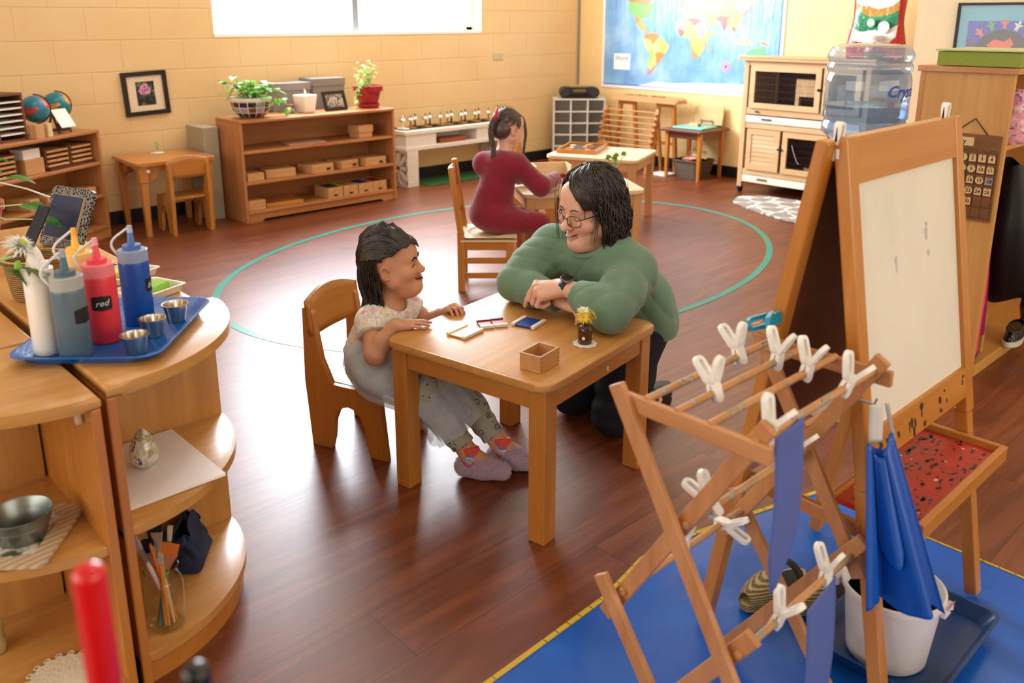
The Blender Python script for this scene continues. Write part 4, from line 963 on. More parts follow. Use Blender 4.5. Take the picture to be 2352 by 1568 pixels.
for k in range(4): mb.b2((-bw / 2 - .0003, -bd / 2 - .0003, .006 + .011 * k), (-bw / 2 + .006, -bd / 2 + .001, .011 + .011 * k)).b2((bw / 2 - .006, -bd / 2 - .0003, .006 + .011 * k), (bw / 2 + .0003, -bd / 2 + .001, .011 + .011 * k))
obj('finger_joint', mb, plain('joint_tan', '#a9713f', .5), o)
o = thing('crochet_doily', 'small white crocheted doily under the brown bottle', 'doily', (1.747, 1.543, TT))
P = [(.034 * (1 + .06 * math.cos(9 * a)) * math.cos(a), .034 * (1 + .06 * math.cos(9 * a)) * math.sin(a)) for a in [i * 2 * PI / 72 for i in range(72)]]
obj('cloth', MB().prism(P, 0, .003), plain('doily_white', '#efeae0', .8, bmp=.6, vscale=400), o)
o = thing('brown_bottle_vase', 'small brown glass bottle holding yellow and white flowers on the main table', 'vase', (1.749, 1.545, TT + .0035))
m, t, b = nt('amber_glass'); b.inputs['Base Color'].default_value = col4('#5a2c0e'); b.inputs['Roughness'].default_value = .08; b.inputs['Transmission Weight'].default_value = .55; b.inputs['Coat Weight'].default_value = .5
obj('bottle', MB().lathe([(0, 0), (.019, 0), (.021, .003), (.021, .042), (.018, .049), (.0115, .054), (.0115, .061), (.0135, .062), (.0135, .066), (.010, .067), (.010, .05)], n=28, cap=False), m, o, smooth=True)
for a in (-150, -50, 60): obj('white_dot', MB().lathe([(.005, 0), (.005, .001), (0, .0012)], n=10, M=Matrix.Rotation(R(a), 4, 'Z') @ Matrix.Translation((.0207, 0, .02)) @ Matrix.Rotation(R(90), 4, 'Y')), WP, o)
YP = plain('petal_yellow', '#f0cf3a', .5); WPt = plain('petal_white', '#f6f1dc', .5)
def daisy(parent, c, d, r_, mt, seed, n=22, layers=2):
    d = Vector(d).normalized(); a = d.orthogonal().normalized(); e = d.cross(a); mb = MB(); rr = random.Random(seed)
    for l in range(layers):
        for k in range(n):
            t = 2 * PI * (k + rr.uniform(-.3, .3)) / n; lift = .25 + .35 * l + rr.uniform(-.1, .1)
            dirv = (a * math.cos(t) + e * math.sin(t)) * math.cos(lift) + d * math.sin(lift)
            leaf_mesh(mb, Vector(c), dirv, d, r_ * rr.uniform(.8, 1.1), r_ * .12, .3)
    obj('flower', mb, mt, parent, smooth='all')
    obj('flower_eye', MB().lathe([(0, -.001), (r_ * .28, .0), (r_ * .2, r_ * .16), (0, r_ * .2)], n=12, M=Matrix.Translation(c) @ d.to_track_quat('Z', 'Y').to_matrix().to_4x4()), plain('eye_green', '#b9bf4a', .6), parent, smooth='all')
daisy(o, (-.014, -.004, .082), (-.6, -.5, .35), .022, YP, 1); daisy(o, (.017, -.010, .083), (.5, -.5, .6), .018, YP, 2); daisy(o, (-.002, .006, .095), (-.2, -.2, 1), .02, WPt, 3); daisy(o, (.004, -.008, .074), (.0, -.8, .2), .016, YP, 5)
for p in ((-.014, -.004, .082), (.017, -.010, .083), (-.002, .006, .095)): obj('stem', MB().tube([(0, 0, .03), (0, 0, .06), p], .0015, 5), plain('stem_green', '#5d8a3c', .5), o)
mb = MB()
for q in range(5): leaf_mesh(mb, (0.004, 0, .066), (math.cos(q * 1.3), math.sin(q * 1.3), .5), (0, 0, 1), .02, .007)
obj('leaves', mb, DKL, o)
# girl's chair
arm_chair('school_chair', 'sturdy honey wooden chair with arched side boards under the girl in the tulle skirt', (1.492, 2.277, 0), R(-68.5), .235, .235, .232, .505)

# ---------------------------------------------------------------- blue sheet, easel, rack and bucket
m, t, b = nt('blue_tarp'); n = noise(t, coords(t), 3, 4, .5, .8); n2 = noise(t, coords(t), 40, 3)
r = ramp(t, n, [(.3, '#0850b0'), (.7, '#0f62c6')]); t.links.new(r.outputs[0], b.inputs[0]); b.inputs['Roughness'].default_value = .33; bump(t, b, n, .25, .03)
top = [(-.2, 1.14), (.6, 1.147), (1.03, 1.153), (1.40, 1.165), (1.596, 1.203), (1.8, 1.17), (2.05, 1.10), (2.233, 1.047)]
def ty(x):
    for (a, ya), (c_, yc) in zip(top, top[1:]):
        if a <= x <= c_: return ya + (yc - ya) * (x - a) / (c_ - a)
    return top[-1][1]
def tarp(u, v):
    x = -.2 + 2.44 * u + .02 * v; y = -.5 + (ty(min(2.233, -.2 + 2.433 * u)) + .5) * v
    edge = min(u, 1 - u, v, 1 - v); k = min(1, edge * 14)
    z = .0025 + k * (.007 * max(0, math.sin(3.1 * x + 7.3 * y + 1.2 * math.sin(5 * x))) ** 4 + .005 * max(0, math.sin(11 * x - 5 * y + 2 * math.sin(3 * y))) ** 6)
    return Vector((x, y, z))
o = thing('blue_sheet', 'bright blue plastic floor sheet with a yellow edge under the easel', 'floor sheet', (0, 0, 0))
obj('sheet', MB().grid(tarp, 140, 90), m, o, smooth='all')
YE = plain('yellow_edge', '#c9a92e', .5)
eb = MB(); pe = [Vector((x, y + .002, .004)) for x, y in top]
pts = [tarp(u / 60, 1) for u in range(61)]
for p, q in zip(pts, pts[1:]): eb.bar(p + Vector((0, .004, .001)), q + Vector((0, .004, .001)), .013, .003, ext=.001)
pts = [tarp(1, v / 40) for v in range(41)]
for p, q in zip(pts, pts[1:]): eb.bar(p + Vector((.001, 0, .001)), q + Vector((.001, 0, .001)), .006, .003, ext=.001)
obj('yellow_edge', eb, YE, o)

# easel
def yf(z): return .55 + .171 * z
def yr(z): return .955 - .166 * z
EK = 'easelw'
o = thing('double_easel', 'tall double sided wooden easel with white boards standing on the blue sheet', 'easel', (0, 0, .0145))
xl, xr = 1.565, 2.085
def pf(x, z, d=0): return (x, yf(z) - d, z)
for nm, x in (('leg', xl), ('leg', xr)):
    obj('stile', MB().bar(pf(x, .46), pf(x, 1.15), .028, .042, up=(1, 0, 0), bev=.005), EK, o)
    obj('leg', MB().bar(pf(x, 0), pf(x, .47, -.004), .030, .034, up=(1, 0, 0), bev=.003), 'honey', o)
def panel(z0, z1, x0, x1, f, d0, d1):
    mb = MB(); P = [(x, f(z) + d, z) for d in (d0, d1) for x, z in ((x0, z0), (x1, z0), (x1, z1), (x0, z1))]
    v = [mb.b.verts.new(p) for p in P]
    for q in ((0, 1, 2, 3), (7, 6, 5, 4), (4, 5, 1, 0), (5, 6, 2, 1), (6, 7, 3, 2), (7, 4, 0, 3)): mb._f([v[i] for i in q])
    return mb
obj('top_rail', panel(1.062, 1.15, xl + .02, xr - .02, yf, -.012, .012), EK, o)
PD = plain('paint_dark', '#2d2420', .4); rr = random.Random(12)
def pnl(mb, z0, z1, x0, x1, f, d0, d1):
    P = [(x, f(z) + d, z) for d in (d0, d1) for x, z in ((x0, z0), (x1, z0), (x1, z1), (x0, z1))]; v = [mb.b.verts.new(p) for p in P]
    for q in ((0, 1, 2, 3), (7, 6, 5, 4), (4, 5, 1, 0), (5, 6, 2, 1), (6, 7, 3, 2), (7, 4, 0, 3)): mb._f([v[i] for i in q])
mb = MB(); pnl(mb, .505, .575, xl + .02, xr - .02, yf, -.012, .012); mb.mi = 1
for k in range(26):
    x = rr.uniform(xl + .03, xr - .03); z = rr.uniform(.515, .56); hgt = rr.uniform(.006, .028); w_ = rr.uniform(.002, .007)
    mb.prism([(w_ * math.cos(q) * (1 + .4 * math.sin(2 * q + k)), hgt / 2 * math.sin(q)) for q in [i * PI / 5 for i in range(10)]], 0, .0012, Matrix.Translation((x, yf(z) - .0118, z)) @ Matrix.Rotation(R(90 - 9.7), 4, 'X'))
obj('bottom_rail', mb, [W('easelw', 0), PD], o)
m, t, b = nt('painted_board'); v = coords(t, (1, 1, .35)); n = noise(t, v, 5, 3); n2 = noise(t, coords(t), 14, 2, .4, .5)
r = ramp(t, n, [(.35, '#e9e2d0'), (.62, '#e3dccb'), (.75, '#d3d4c6')])
vo = N(t, 'ShaderNodeTexVoronoi'); t.links.new(coords(t, (1.8, 1, 1)), vo.inputs[0]); vo.inputs['Scale'].default_value = 3.2
sm = mth(t, 'MULTIPLY', mth(t, 'LESS_THAN', vo.outputs['Distance'], .14), mth(t, 'GREATER_THAN', n2, .52))
t.links.new(mix(t, mth(t, 'MULTIPLY', sm, .5), r.outputs[0], '#a9adb4'), b.inputs[0]); b.inputs['Roughness'].default_value = .35
mb = MB(); pnl(mb, .575, 1.062, xl + .02, xr - .02, yf, -.004, .006)
SMC = ['#c2c0ba', '#bdbbb8', '#d0cdc6', '#a8a8a4']
for x, z, w_, h_, ci in ((1.90, .915, .007, .018, 0), (1.908, .872, .006, .010, 0), (1.745, .885, .005, .011, 1), (1.748, .868, .004, .012, 2), (1.902, .935, .004, .006, 3)):
    mb.mi = ci + 1; mb.prism([(w_ * math.cos(a) * (1 + .3 * math.sin(3 * a)), h_ * math.sin(a) * (1 + .25 * math.cos(2 * a))) for a in [i * PI / 8 for i in range(16)]], 0, .0006, Matrix.Translation((x, yf(z) - .0042, z)) @ Matrix.Rotation(R(90 - 9.7), 4, 'X'))
obj('white_board', mb, [m] + [plain('smudge_' + c_[1:], c_, .5) for c_ in SMC], o)
# rear side
for x in (xl - .03, xr - .02):
    obj('stile', MB().bar((x, yr(.46), .46), (x, yr(1.145), 1.145), .028, .042, up=(1, 0, 0), bev=.005), EK, o)
    obj('leg', MB().bar((x, yr(0), 0), (x, yr(.47) + .003, .47), .030, .034, up=(1, 0, 0), bev=.003), 'honey', o)
obj('rear_board', panel(.48, 1.13, xl - .02, xr - .03, yr, -.006, .004), wood('hardboard', '#6a3a18', '#80491f', 0, .6), o)
obj('rear_top_rail', panel(1.09, 1.145, xl - .02, xr - .03, yr, -.012, .010), EK, o)
obj('rear_low_rail', panel(.40, .43, xl - .02, xr - .03, yr, -.008, .008), 'honey', o)
obj('hinge', MB().b2((xl - .01, yf(1.147), 1.128), (xl + .02, yr(1.147), 1.134)).b2((xr - .03, yf(1.147), 1.128), (xr - .0, yr(1.147), 1.134)), plain('grey_metal', '#9aa0a8', .35, .6), o)
for x in (xl - .012, xr - .004): obj('side_brace', MB().bar((x, yf(.375) + .01, .375), (x, yr(.385) - .01, .385), .016, .032, bev=.002), 'honey', o)
# tray
tz = .400
mb = MB().b2((1.592, .535, tz - .012), (2.050, .700, tz)); rr = random.Random(3)
for ci, nn in ((1, 95), (2, 36), (3, 14)):
    mb.mi = ci
    for k in range(nn):
        x, y = rr.uniform(1.61, 2.04), rr.uniform(.545, .69); a0 = rr.uniform(-.5, .5); w_, h_ = rr.uniform(.002, .012) * (.6 if ci > 1 else 1), rr.uniform(.0015, .0045)
        mb.prism([(x + w_ * math.cos(a) * math.cos(a0) * (1 + .4 * math.sin(3 * a + k)) - h_ * math.sin(a) * math.sin(a0) * (1 + .3 * math.cos(5 * a + k)), y + w_ * math.cos(a) * math.sin(a0) + h_ * math.sin(a) * math.cos(a0)) for a in [i * PI / 7 for i in range(14)]], tz, tz + .0006)
trp = obj('paint_tray', mb, [plain('tray_red', '#b8331c', .4, vary=.2, vscale=30), plain('splat_dark', '#2a1a16', .4), plain('splat_blue', '#38405c', .4), plain('splat_pale', '#d8c8c0', .4)], o)
obj('tray_rim', MB().b2((1.590, .520, tz - .02), (2.062, .535, tz + .016), bev=.002).b2((2.048, .535, tz - .02), (2.062, .71, tz + .016), bev=.002).b2((1.590, .70, tz - .02), (2.048, .712, tz + .010), bev=.002), EK, trp)
obj('tray_bracket', MB().bar((2.055, .54, tz - .03), (2.055, .70, tz - .03), .012, .02), EK, trp)

# clothespegs: two looped arms on a barrel spring
def peg(name, label, loc, M3, s=1., mt=WP, splay=25, group='white plastic pegs'):
    o = thing(name, label, 'clothespeg', loc, 0, group); o.rotation_mode = 'QUATERNION'; o.rotation_quaternion = M3.to_quaternion()
    # local: rod along y, arms in the xz plane crossing, jaws down
    for sg in (-1, 1):
        Mx = Matrix.Rotation(R(sg * splay), 4, 'Y') @ Matrix.Translation((0, 0, .010 * s))
        A = Mx @ Matrix.Rotation(R(90), 4, 'X') @ Matrix.Rotation(R(90), 4, 'Y')
        mb = MB(); w_, L = .0215 * s, .046 * s
        A = Mx @ Matrix(((0, 0, 1, 0), (1, 0, 0, 0), (0, 1, 0, 0), (0, 0, 0, 1)))
        mb.ring_prism(rrect(w_, L, w_ * .49, 6, (0, .016 * s)), rrect(w_ * .40, L * .62, w_ * .19, 6, (0, .019 * s)), -.0036 * s, .0036 * s, A)
        mb.prism(rrect(w_ * .8, .030 * s, w_ * .3, 4, (0, -.018 * s)), -.003 * s, .003 * s, Matrix.Rotation(R(sg * 3), 4, 'Y') @ Matrix.Translation((-sg * .004 * s, 0, .010 * s)) @ Matrix(((0, 0, 1, 0), (1, 0, 0, 0), (0, 1, 0, 0), (0, 0, 0, 1))))
        obj('arm', mb, mt, o, smooth=True)
    obj('spring_barrel', MB().tube([(0, -.007 * s, .009 * s), (0, .007 * s, .009 * s)], .0055 * s, 10), mt, o, smooth=True)
    return o
def orient(up, rod):
    up = Vector(up).normalized(); y = Vector(rod).normalized(); x = y.cross(up).normalized(); z = x.cross(y)
    return Matrix((x, y, z)).transposed()
# easel clips
peg('clothespeg', 'large white clip biting the easel top at its camera side corner', (1.553, .752, 1.142), orient((0, 0, 1), (1, 0, 0)), 1.05, splay=-4)
peg('clothespeg', 'large white clip biting the easel top at its far corner', (2.055, .752, 1.145), orient((0, 0, 1), (1, 0, 0)), 1.05, splay=-4)
TEAL = plain('teal_plastic', '#1b8fa8', .35)
peg('spring_clip', 'teal blue spring clip pinched on the rear edge of the easel', (1.498, .825, .80), orient((-1, .0, .12), (0, .25, 1)), 1.35, TEAL, 20, None)

# drying rack
o = thing('drying_rack', 'small folding wooden drying rack spattered with paint, in front of the easel', 'drying rack', (0, 0, .0155))
xn, xf_ = 1.08, 1.495; RK = 'rackw'
def rbar(nm, x, p, q, ext=.0, w_=.013, h_=.03): obj(nm, MB().bar((x, p[0], p[1]), (x, q[0], q[1]), w_, h_, up=(1, 0, 0) if False else (0, 0, 1), bev=.002, ext=ext), RK, o)
for x, s in ((xn, -1), (xf_, 1)):
    rbar('top_bar', x, (.862, .732), (.578, .732))
    rbar('strut', x + s * .013, (.868, .762), (.598, .300)); rbar('strut', x - s * .013, (.592, .772), (.895, .275))
    rbar('leg', x + s * .013, (.890, .375), (.625, -.002)); rbar('leg', x - s * .013, (.588, .40), (.865, -.002))
m, t, b = nt('paint_flecked_dowel'); n = noise(t, coords(t, (1, 1, 1)), 42, 3); n1 = noise(t, coords(t), 14, 2)
sc = ramp(t, n, [(.0, '#c28c58'), (.44, '#b9834e'), (.56, '#8f8a6c'), (.60, '#b9a48a'), (.66, '#b45a48'), (.70, '#3a2c30'), (.76, '#c69a6a')])
t.links.new(mix(t, mth(t, 'GREATER_THAN', n1, .5), '#c08a55', sc.outputs[0]), b.inputs[0]); b.inputs['Roughness'].default_value = .55
RODS = {'a': (.815, .745), 'b': (.752, .745), 'c': (.688, .745), 'd': (.607, .745), 'm': (.722, .548), 'l': (.850, .350), 'r': (.607, .362)}
for k, (y, z) in RODS.items(): obj('dowel', MB().tube([(xn - .0, y, z), (xf_, y, z)], .0068, 10), m, o, smooth=True)
# pegs on the rods
zz = .0155
PEGS = [('a', 1.365, (0, .35, 1), 'white peg on the rack rod nearest the main table'), ('b', 1.190, (0, .3, 1), 'white peg near the middle of the second rod, closest to the main table leg'), ('b', 1.392, (0, -.1, 1), 'white peg at the easel end of the second rod'), ('c', 1.385, (0, -.15, 1), 'white peg on the third rod of the rack top'), ('d', 1.372, (0, -.35, 1), 'white peg at the easel end of the rack top rod, holding nothing'), ('d', 1.115, (0, -.3, 1), 'white peg gripping the top of the long blue paper strip'),
        ('m', 1.160, (0, .8, .8), 'white peg on the crossing rod behind the rack struts'), ('m', 1.438, (0, -.3, 1), 'white peg half hidden by the long blue strip on the crossing rod'), ('l', 1.268, (0, .1, 1), 'white peg upright on the low rod, against the rack strut'), ('l', 1.405, (0, -1, .15), 'white peg lying level on the low rod, above the blue sheet'), ('r', 1.375, (0, -.05, 1), 'white peg on the low front rod holding the wide blue paper by its far corner'), ('r', 1.205, (0, -.35, 1), 'white peg on the low front rod near the wide blue paper')]
for k, x, up, lb in PEGS:
    y, z = RODS[k]; u = Vector(up).normalized()
    peg('clothespeg', lb, Vector((x, y, z + zz)) + u * .010, orient(up, (1, 0, 0)), 1.2)
# blue paper strips
PB = plain('blue_paper', '#5564a4', .75)
def strip(name, lb, f, nu, nv):
    o = thing(name, lb, 'paper strip', f(.5, 0)); c0 = Vector(f(.5, 0))
    obj('paper', MB().grid(lambda u, v: Vector(f(u, v)) - c0, nu, nv), PB, o, smooth='all', solid=.0006)
yD, zD = RODS['d']
strip('paper_strip', 'long narrow blue paper strip with a pointed end hanging in the rack', lambda u, v: (1.168 + (u - .5) * .068 * (1 - .0 * v if v < .72 else max(.03, 1 - (v - .72) / .29)) + .006 * math.sin(3 * v) - .022 * v, yD - .008 - .012 * math.sin(2.4 * v) - .01 * (u - .5), zD + zz - .012 + .018 * u - .285 * v), 8, 30)
yR, zR = RODS['r']
strip('paper_strip', 'wide blue paper hanging from the low front rod of the rack', lambda u, v: (1.346 + (u - .5) * .105 - .03 * v, yR - .009 - .02 * math.sin(2 * v), zR + zz - .014 + .022 * (u - .5) - .26 * v), 8, 24)

# apron on the easel
m, t, b = nt('apron_vinyl'); b.inputs['Base Color'].default_value = col4('#0d52b0'); b.inputs['Roughness'].default_value = .33; bump(t, b, noise(t, coords(t), 60, 3), .15, .003)
ap = thing('blue_apron', 'blue vinyl apron hanging folded from the easel by a white loop', 'apron', (1.56, .56, .10))
AO = Vector((1.56, .56, .10))
def apron(u, v):
    # gathered at the top, spreading into deep folds toward the hem
    tl, tr_, bl, br = Vector((1.522, .640, .592)), Vector((1.585, .612, .596)), Vector((1.470, .590, .300)), Vector((1.600, .462, .268))
    w_ = v ** .85
    p = (tl.lerp(tr_, u)).lerp(bl.lerp(br, u), w_)
    nrm = Vector((-.66, -.74, .1))
    fold = (.010 + .024 * v) * math.sin(2 * PI * (1.75 * u + .10 + .05 * v)) + .006 * v * math.sin(2 * PI * (4.3 * u + .3))
    p = p + nrm * (fold + .034 - .012 * v) + Vector((0, 0, .010 * math.sin(2 * PI * 1.7 * u) * v + .012 * (1 - v) * math.cos(PI * 2 * u)))
    return p - AO
obj('cloth', MB().grid(apron, 70, 44), m, ap, solid=.002, smooth='all')
def bib(u, v):
    p = apron(.30 + .26 * u, .02 + .60 * v * (1 - .12 * (2 * u - 1) ** 2))
    return p + Vector((-.66, -.74, .05)) * (.008 + .020 * math.sin(PI * u) * (.4 + v)) + Vector((0, 0, -.012 * math.sin(PI * u) * v))
obj('folded_bib', MB().grid(bib, 20, 26), m, ap, solid=.002, smooth='all')
obj('neck_loop', MB().grid(lambda u, v: Vector((1.524 + .020 * u + .004 * v, .626 - .018 * u - .006 * v, .672 - .078 * v)) - AO, 4, 10), plain('strap_white', '#d9d3cb', .7), ap, solid=.002, smooth='all')
obj('neck_loop', MB().grid(lambda u, v: Vector((1.546 + .006 * u + .030 * v, .606 - .006 * u - .01 * v, .674 - .085 * v)) - AO, 4, 10), plain('strap_grey', '#b9aea4', .7), ap, solid=.002, smooth='all')
obj('hook', MB().tube([(1.54, yf(.66) - .012, .655), (1.54, yf(.66) - .040, .655), (1.54, yf(.66) - .044, .668)], .0025, 6), plain('grey_metal', '#9aa0a8', .35, .6), bpy.data.objects['double_easel'])
# bucket in a blue tray
o = thing('boot_tray', 'dark blue plastic tray on the blue sheet holding the white bucket', 'tray', (1.795, .60, .0155))
mb = MB(); V = []
for (w_, d_), z in (((.36, .25), 0), ((.40, .29), .035), ((.385, .275), .035), ((.35, .24), .006)): V.append([mb.b.verts.new((x, y, z)) for x, y in rrect(w_, d_, .03, 5)])
for A, B_ in zip(V, V[1:]):
    for i in range(len(A)): mb._f((A[i], A[(i + 1) % len(A)], B_[(i + 1) % len(A)], B_[i]))
mb._f(V[0][::-1]); mb._f(V[-1]); obj('tray', mb, plain('deep_blue_plastic', '#0c3a70', .3), o, smooth=True)
o = thing('white_bucket', 'white plastic bucket with a wire handle standing behind the easel leg', 'bucket', (1.715, .605, .0228))
BWm = plain('bucket_white', '#e7e0de', .35, vary=.04, vscale=8)
obj('body', MB().lathe([(0, 0), (.080, 0), (.083, .004), (.099, .158), (.106, .160), (.106, .172), (.101, .174), (.097, .168), (.080, .006), (0, .006)], n=44, cap=False), BWm, o, smooth=True)
obj('water', MB().lathe([(.0945, .135), (0, .135)], n=32), plain('rinse_water', '#d2cec8', .35), o)
obj('ear', MB().box((.025, -.104, .150), (.045, .012, .022), bev=.003), BWm, o); obj('ear', MB().box((-.03, .104, .150), (.045, .012, .022), bev=.003), BWm, o)
obj('wire_handle', MB().tube([(.025 + .115 * math.sin(R(a)) * .9 + .0, -.111 + .21 * (1 - math.cos(R(a))) / 2 * 1.0, .150 - .05 * math.sin(R(a))) for a in range(0, 181, 12)], .0018, 6), plain('wire_dark', '#2e2c2c', .35, .8), o)
obj('paint_drip', MB().box((.026, -.1105, .1625), (.04, .001, .004)), plain('drip_pink', '#d06a78', .4), o)
# woven sandals
SD = basket_mat('woven_straw', '#6e5c34', '#c7b27a', 60)
def sandal(label, loc, rz):
    o = thing('woven_sandal', label, 'sandal', loc, rz, 'woven sandals on the blue sheet')
    P = [(.118 * math.cos(a), (.040 + .006 * math.cos(a)) * math.sin(a)) for a in [i * 2 * PI / 36 for i in range(36)]]
    obj('sole', MB().prism(P, 0, .018, bev=.003), SD, o)
    obj('insole', MB().prism([(x * .72 - .02, y * .72) for x, y in P], .018, .021), plain('insole_black', '#181514', .6), o)
    obj('toe_cap', MB().grid(lambda u, v: Vector((.02 + .09 * v, (.046 - .028 * v ** 2) * math.cos(PI * u), .016 + (.046 - .018 * v) * math.sin(PI * u))), 16, 10), SD, o, solid=.004, smooth='all')
    obj('strap', MB().grid(lambda u, v: Vector((-.06 + .02 * v, .043 * math.cos(PI * u), .016 + .05 * math.sin(PI * u))), 14, 3), plain('strap_black', '#1b1715', .6), o, solid=.004, smooth='all')
sandal('woven straw sandal behind the long blue strip, nearer the main table', (1.725, .885, .0155), R(172)); sandal('woven straw sandal lying beside its mate under the easel', (1.80, .785, .0155), R(165))

# ---------------------------------------------------------------- water cooler
o = thing('water_cooler', 'white water cooler base standing behind the easel', 'water cooler', (2.85, 1.30, 0), R(-130))
CW = plain('cooler_white', '#e3e2de', .35)
obj('body', MB().lathe([(.118, 0), (.122, .01), (.122, .90), (.132, .93)], n=36), CW, o, smooth=True); obj('collar', MB().lathe([(.132, .93), (.13, .962), (.075, .966), (.07, .95), (0, .95)], n=32), CW, o, smooth=True)
obj('tap', MB().tube([(.10, .05, .72), (.16, .05, .72), (.16, .05, .69)], .012, 8), plain('tap_blue', '#2b57b0', .4), o); obj('tap', MB().tube([(.10, -.05, .72), (.16, -.05, .72), (.16, -.05, .69)], .012, 8), plain('tap_red', '#b03030', .4), o)
o = thing('water_bottle', 'large clear blue tinted bottle half full of water upside down on the cooler', 'water bottle', (2.85, 1.30, .9665))
m, t, b = nt('blue_pet'); t.nodes.remove(b)
tr = N(t, 'ShaderNodeBsdfTransparent'); tr.inputs[0].default_value = (.80, .89, .97, 1); gl = N(t, 'ShaderNodeBsdfGlossy'); gl.inputs['Roughness'].default_value = .06; df = N(t, 'ShaderNodeBsdfDiffuse'); df.inputs[0].default_value = (.55, .68, .82, 1)
lw_ = N(t, 'ShaderNodeLayerWeight'); lw_.inputs[0].default_value = .5; m1 = N(t, 'ShaderNodeMixShader'); m2 = N(t, 'ShaderNodeMixShader')
n = noise(t, coords(t, (1, 1, 1)), 5, 2); bm = N(t, 'ShaderNodeBump'); bm.inputs['Strength'].default_value = .2; bm.inputs['Distance'].default_value = .01; t.links.new(n, bm.inputs['Height']); t.links.new(bm.outputs[0], gl.inputs['Normal'])
m1.inputs[0].default_value = .22; t.links.new(tr.outputs[0], m1.inputs[1]); t.links.new(df.outputs[0], m1.inputs[2]); t.links.new(mth(t, 'ADD', mth(t, 'MULTIPLY', mth(t, 'POWER', lw_.outputs['Facing'], 3.), .8), .06), m2.inputs[0]); t.links.new(m1.outputs[0], m2.inputs[1]); t.links.new(gl.outputs[0], m2.inputs[2]); t.links.new(m2.outputs[0], t.nodes['Material Output'].inputs[0])
rb_ = .134
prof = [(.03, 0), (.05, .004), (.10, .018), (rb_, .045), (rb_, .075), (rb_ - .006, .082), (rb_ - .006, .088), (rb_, .095), (rb_, .215), (rb_ - .002, .225), (rb_ - .007, .24), (rb_ - .001, .25), (rb_ - .001, .262), (rb_ - .006, .27), (rb_ - .006, .277), (rb_, .285), (rb_, .30), (rb_ - .012, .322), (rb_ - .035, .33), (.07, .326), (0, .322)]
obj('bottle', MB().lathe(prof, n=48, cap=False), m, o, smooth=True)
m, t, b = nt('bottle_water'); t.nodes.remove(b); tr = N(t, 'ShaderNodeBsdfTransparent'); tr.inputs[0].default_value = (.62, .76, .90, 1); gl = N(t, 'ShaderNodeBsdfGlossy'); gl.inputs['Roughness'].default_value = .03; gl.inputs[0].default_value = (.6, .75, .9, 1); mx = N(t, 'ShaderNodeMixShader'); lw_ = N(t, 'ShaderNodeLayerWeight'); t.links.new(mth(t, 'ADD', mth(t, 'MULTIPLY', mth(t, 'POWER', lw_.outputs['Facing'], 4.), .7), .04), mx.inputs[0]); t.links.new(tr.outputs[0], mx.inputs[1]); t.links.new(gl.outputs[0], mx.inputs[2]); t.links.new(mx.outputs[0], t.nodes['Material Output'].inputs[0])
obj('water', MB().lathe([(0, .002), (.05, .008), (.10, .022), (rb_ - .003, .048), (rb_ - .003, .074), (rb_ - .009, .085), (rb_ - .003, .096), (rb_ - .003, .135), (0, .135)], n=40, cap=False), m, o, smooth=True)
lt = MB(); text_mesh(lt, 'Crystal', .052, Matrix.Identity(4), .25, .0012); text_mesh(lt, 'SPRINGS', .016, Matrix.Translation((.015, -.03, 0)), 0, .0004)
for v in lt.b.verts:
    a = R(-133.5 + 36) + v.co.x / (rb_ + .0012); v.co = Vector(((rb_ + .0012) * math.cos(a), (rb_ + .0012) * math.sin(a), .184 + v.co.y))
obj('logo', lt, plain('logo_blue', '#1a3fa0', .4), o)

# ---------------------------------------------------------------- locker unit, calendar, coats
LK = 'paleply'
o = thing('cubby_locker', 'tall pale plywood coat locker with its plain end toward the easel', 'locker', (3.5, 1.055, 0))
obj('end_panel', MB().b2((0, 0, 0), (.022, .33, 1.20), bev=.002), W(LK, 2), o)
obj('top', MB().b2((-.012, -.012, 1.182), (1.08, .345, 1.204), bev=.002), 'honey', o); obj('edge_band', MB().b2((-.003, .318, .0), (.004, .335, 1.182)), 'honey', o)
obj('back_panel', MB().b2((.022, .315, .05), (1.08, .328, 1.18)), LK, o); obj('base', MB().b2((.022, -.005, 0), (1.08, .315, .048), bev=.003), LK, o)
obj('shelf', MB().b2((.022, .0, .905), (1.08, .315, .923), bev=.002), LK, o)
obj('divider', MB().b2((.185, .03, .05), (.203, .315, .22), bev=.004), LK, o)
obj('divider', MB().b2((1.06, 0, .0), (1.08, .315, 1.18), bev=.004), LK, o)
m, t, b = nt('floral_pink'); n = noise(t, coords(t), 28, 2); n3 = noise(t, coords(t), 70, 2); r = ramp(t, n, [(.48, '#e79aa6'), (.56, '#f2c4c8'), (.66, '#f6e4e4')]); t.links.new(mix(t, mth(t, 'GREATER_THAN', n3, .62), r.outputs[0], '#8c6aa8'), b.inputs[0]); b.inputs['Roughness'].default_value = .7
o = thing('pink_bag', 'pink flowery soft bag on the upper locker shelf', 'bag', (3.585, 1.13, .924), R(8))
obj('bag', MB().prism(rrect(.075, .24, .035, 6), 0, .20, bev=.02), m, o, smooth=True)
o = thing('blue_bin', 'blue plastic bin with a white label on the locker shelf behind the pink bag', 'bin', (3.72, 1.14, .924))
obj('bin', MB().b2((-.08, -.10, 0), (.3, .14, .11), bev=.01), plain('bin_blue', '#1746a8', .35), o); obj('label', MB().b2((-.06, -.102, .055), (.02, -.1002, .10)), WHITE, o)
mb = MB()
for k in range(9): mb.b2((-.05 + .007 * k, -.1032, .065), (-.05 + .007 * k + (.004 if k % 3 else .002), -.1022, .09))
obj('barcode', mb, K, o)
PK = plain('hot_pink', '#ef3f6c', .6, bmp=.3, vscale=60); MG = plain('magenta', '#8e1552', .55, bmp=.2, vscale=60)
def cloth_blob(f, nu, nv): return MB().grid(f, nu, nv, closed_u=True)
o = thing('pink_jacket', 'hot pink and magenta jacket hanging in the locker next to the end panel', 'jacket', (3.572, 1.17, .22))
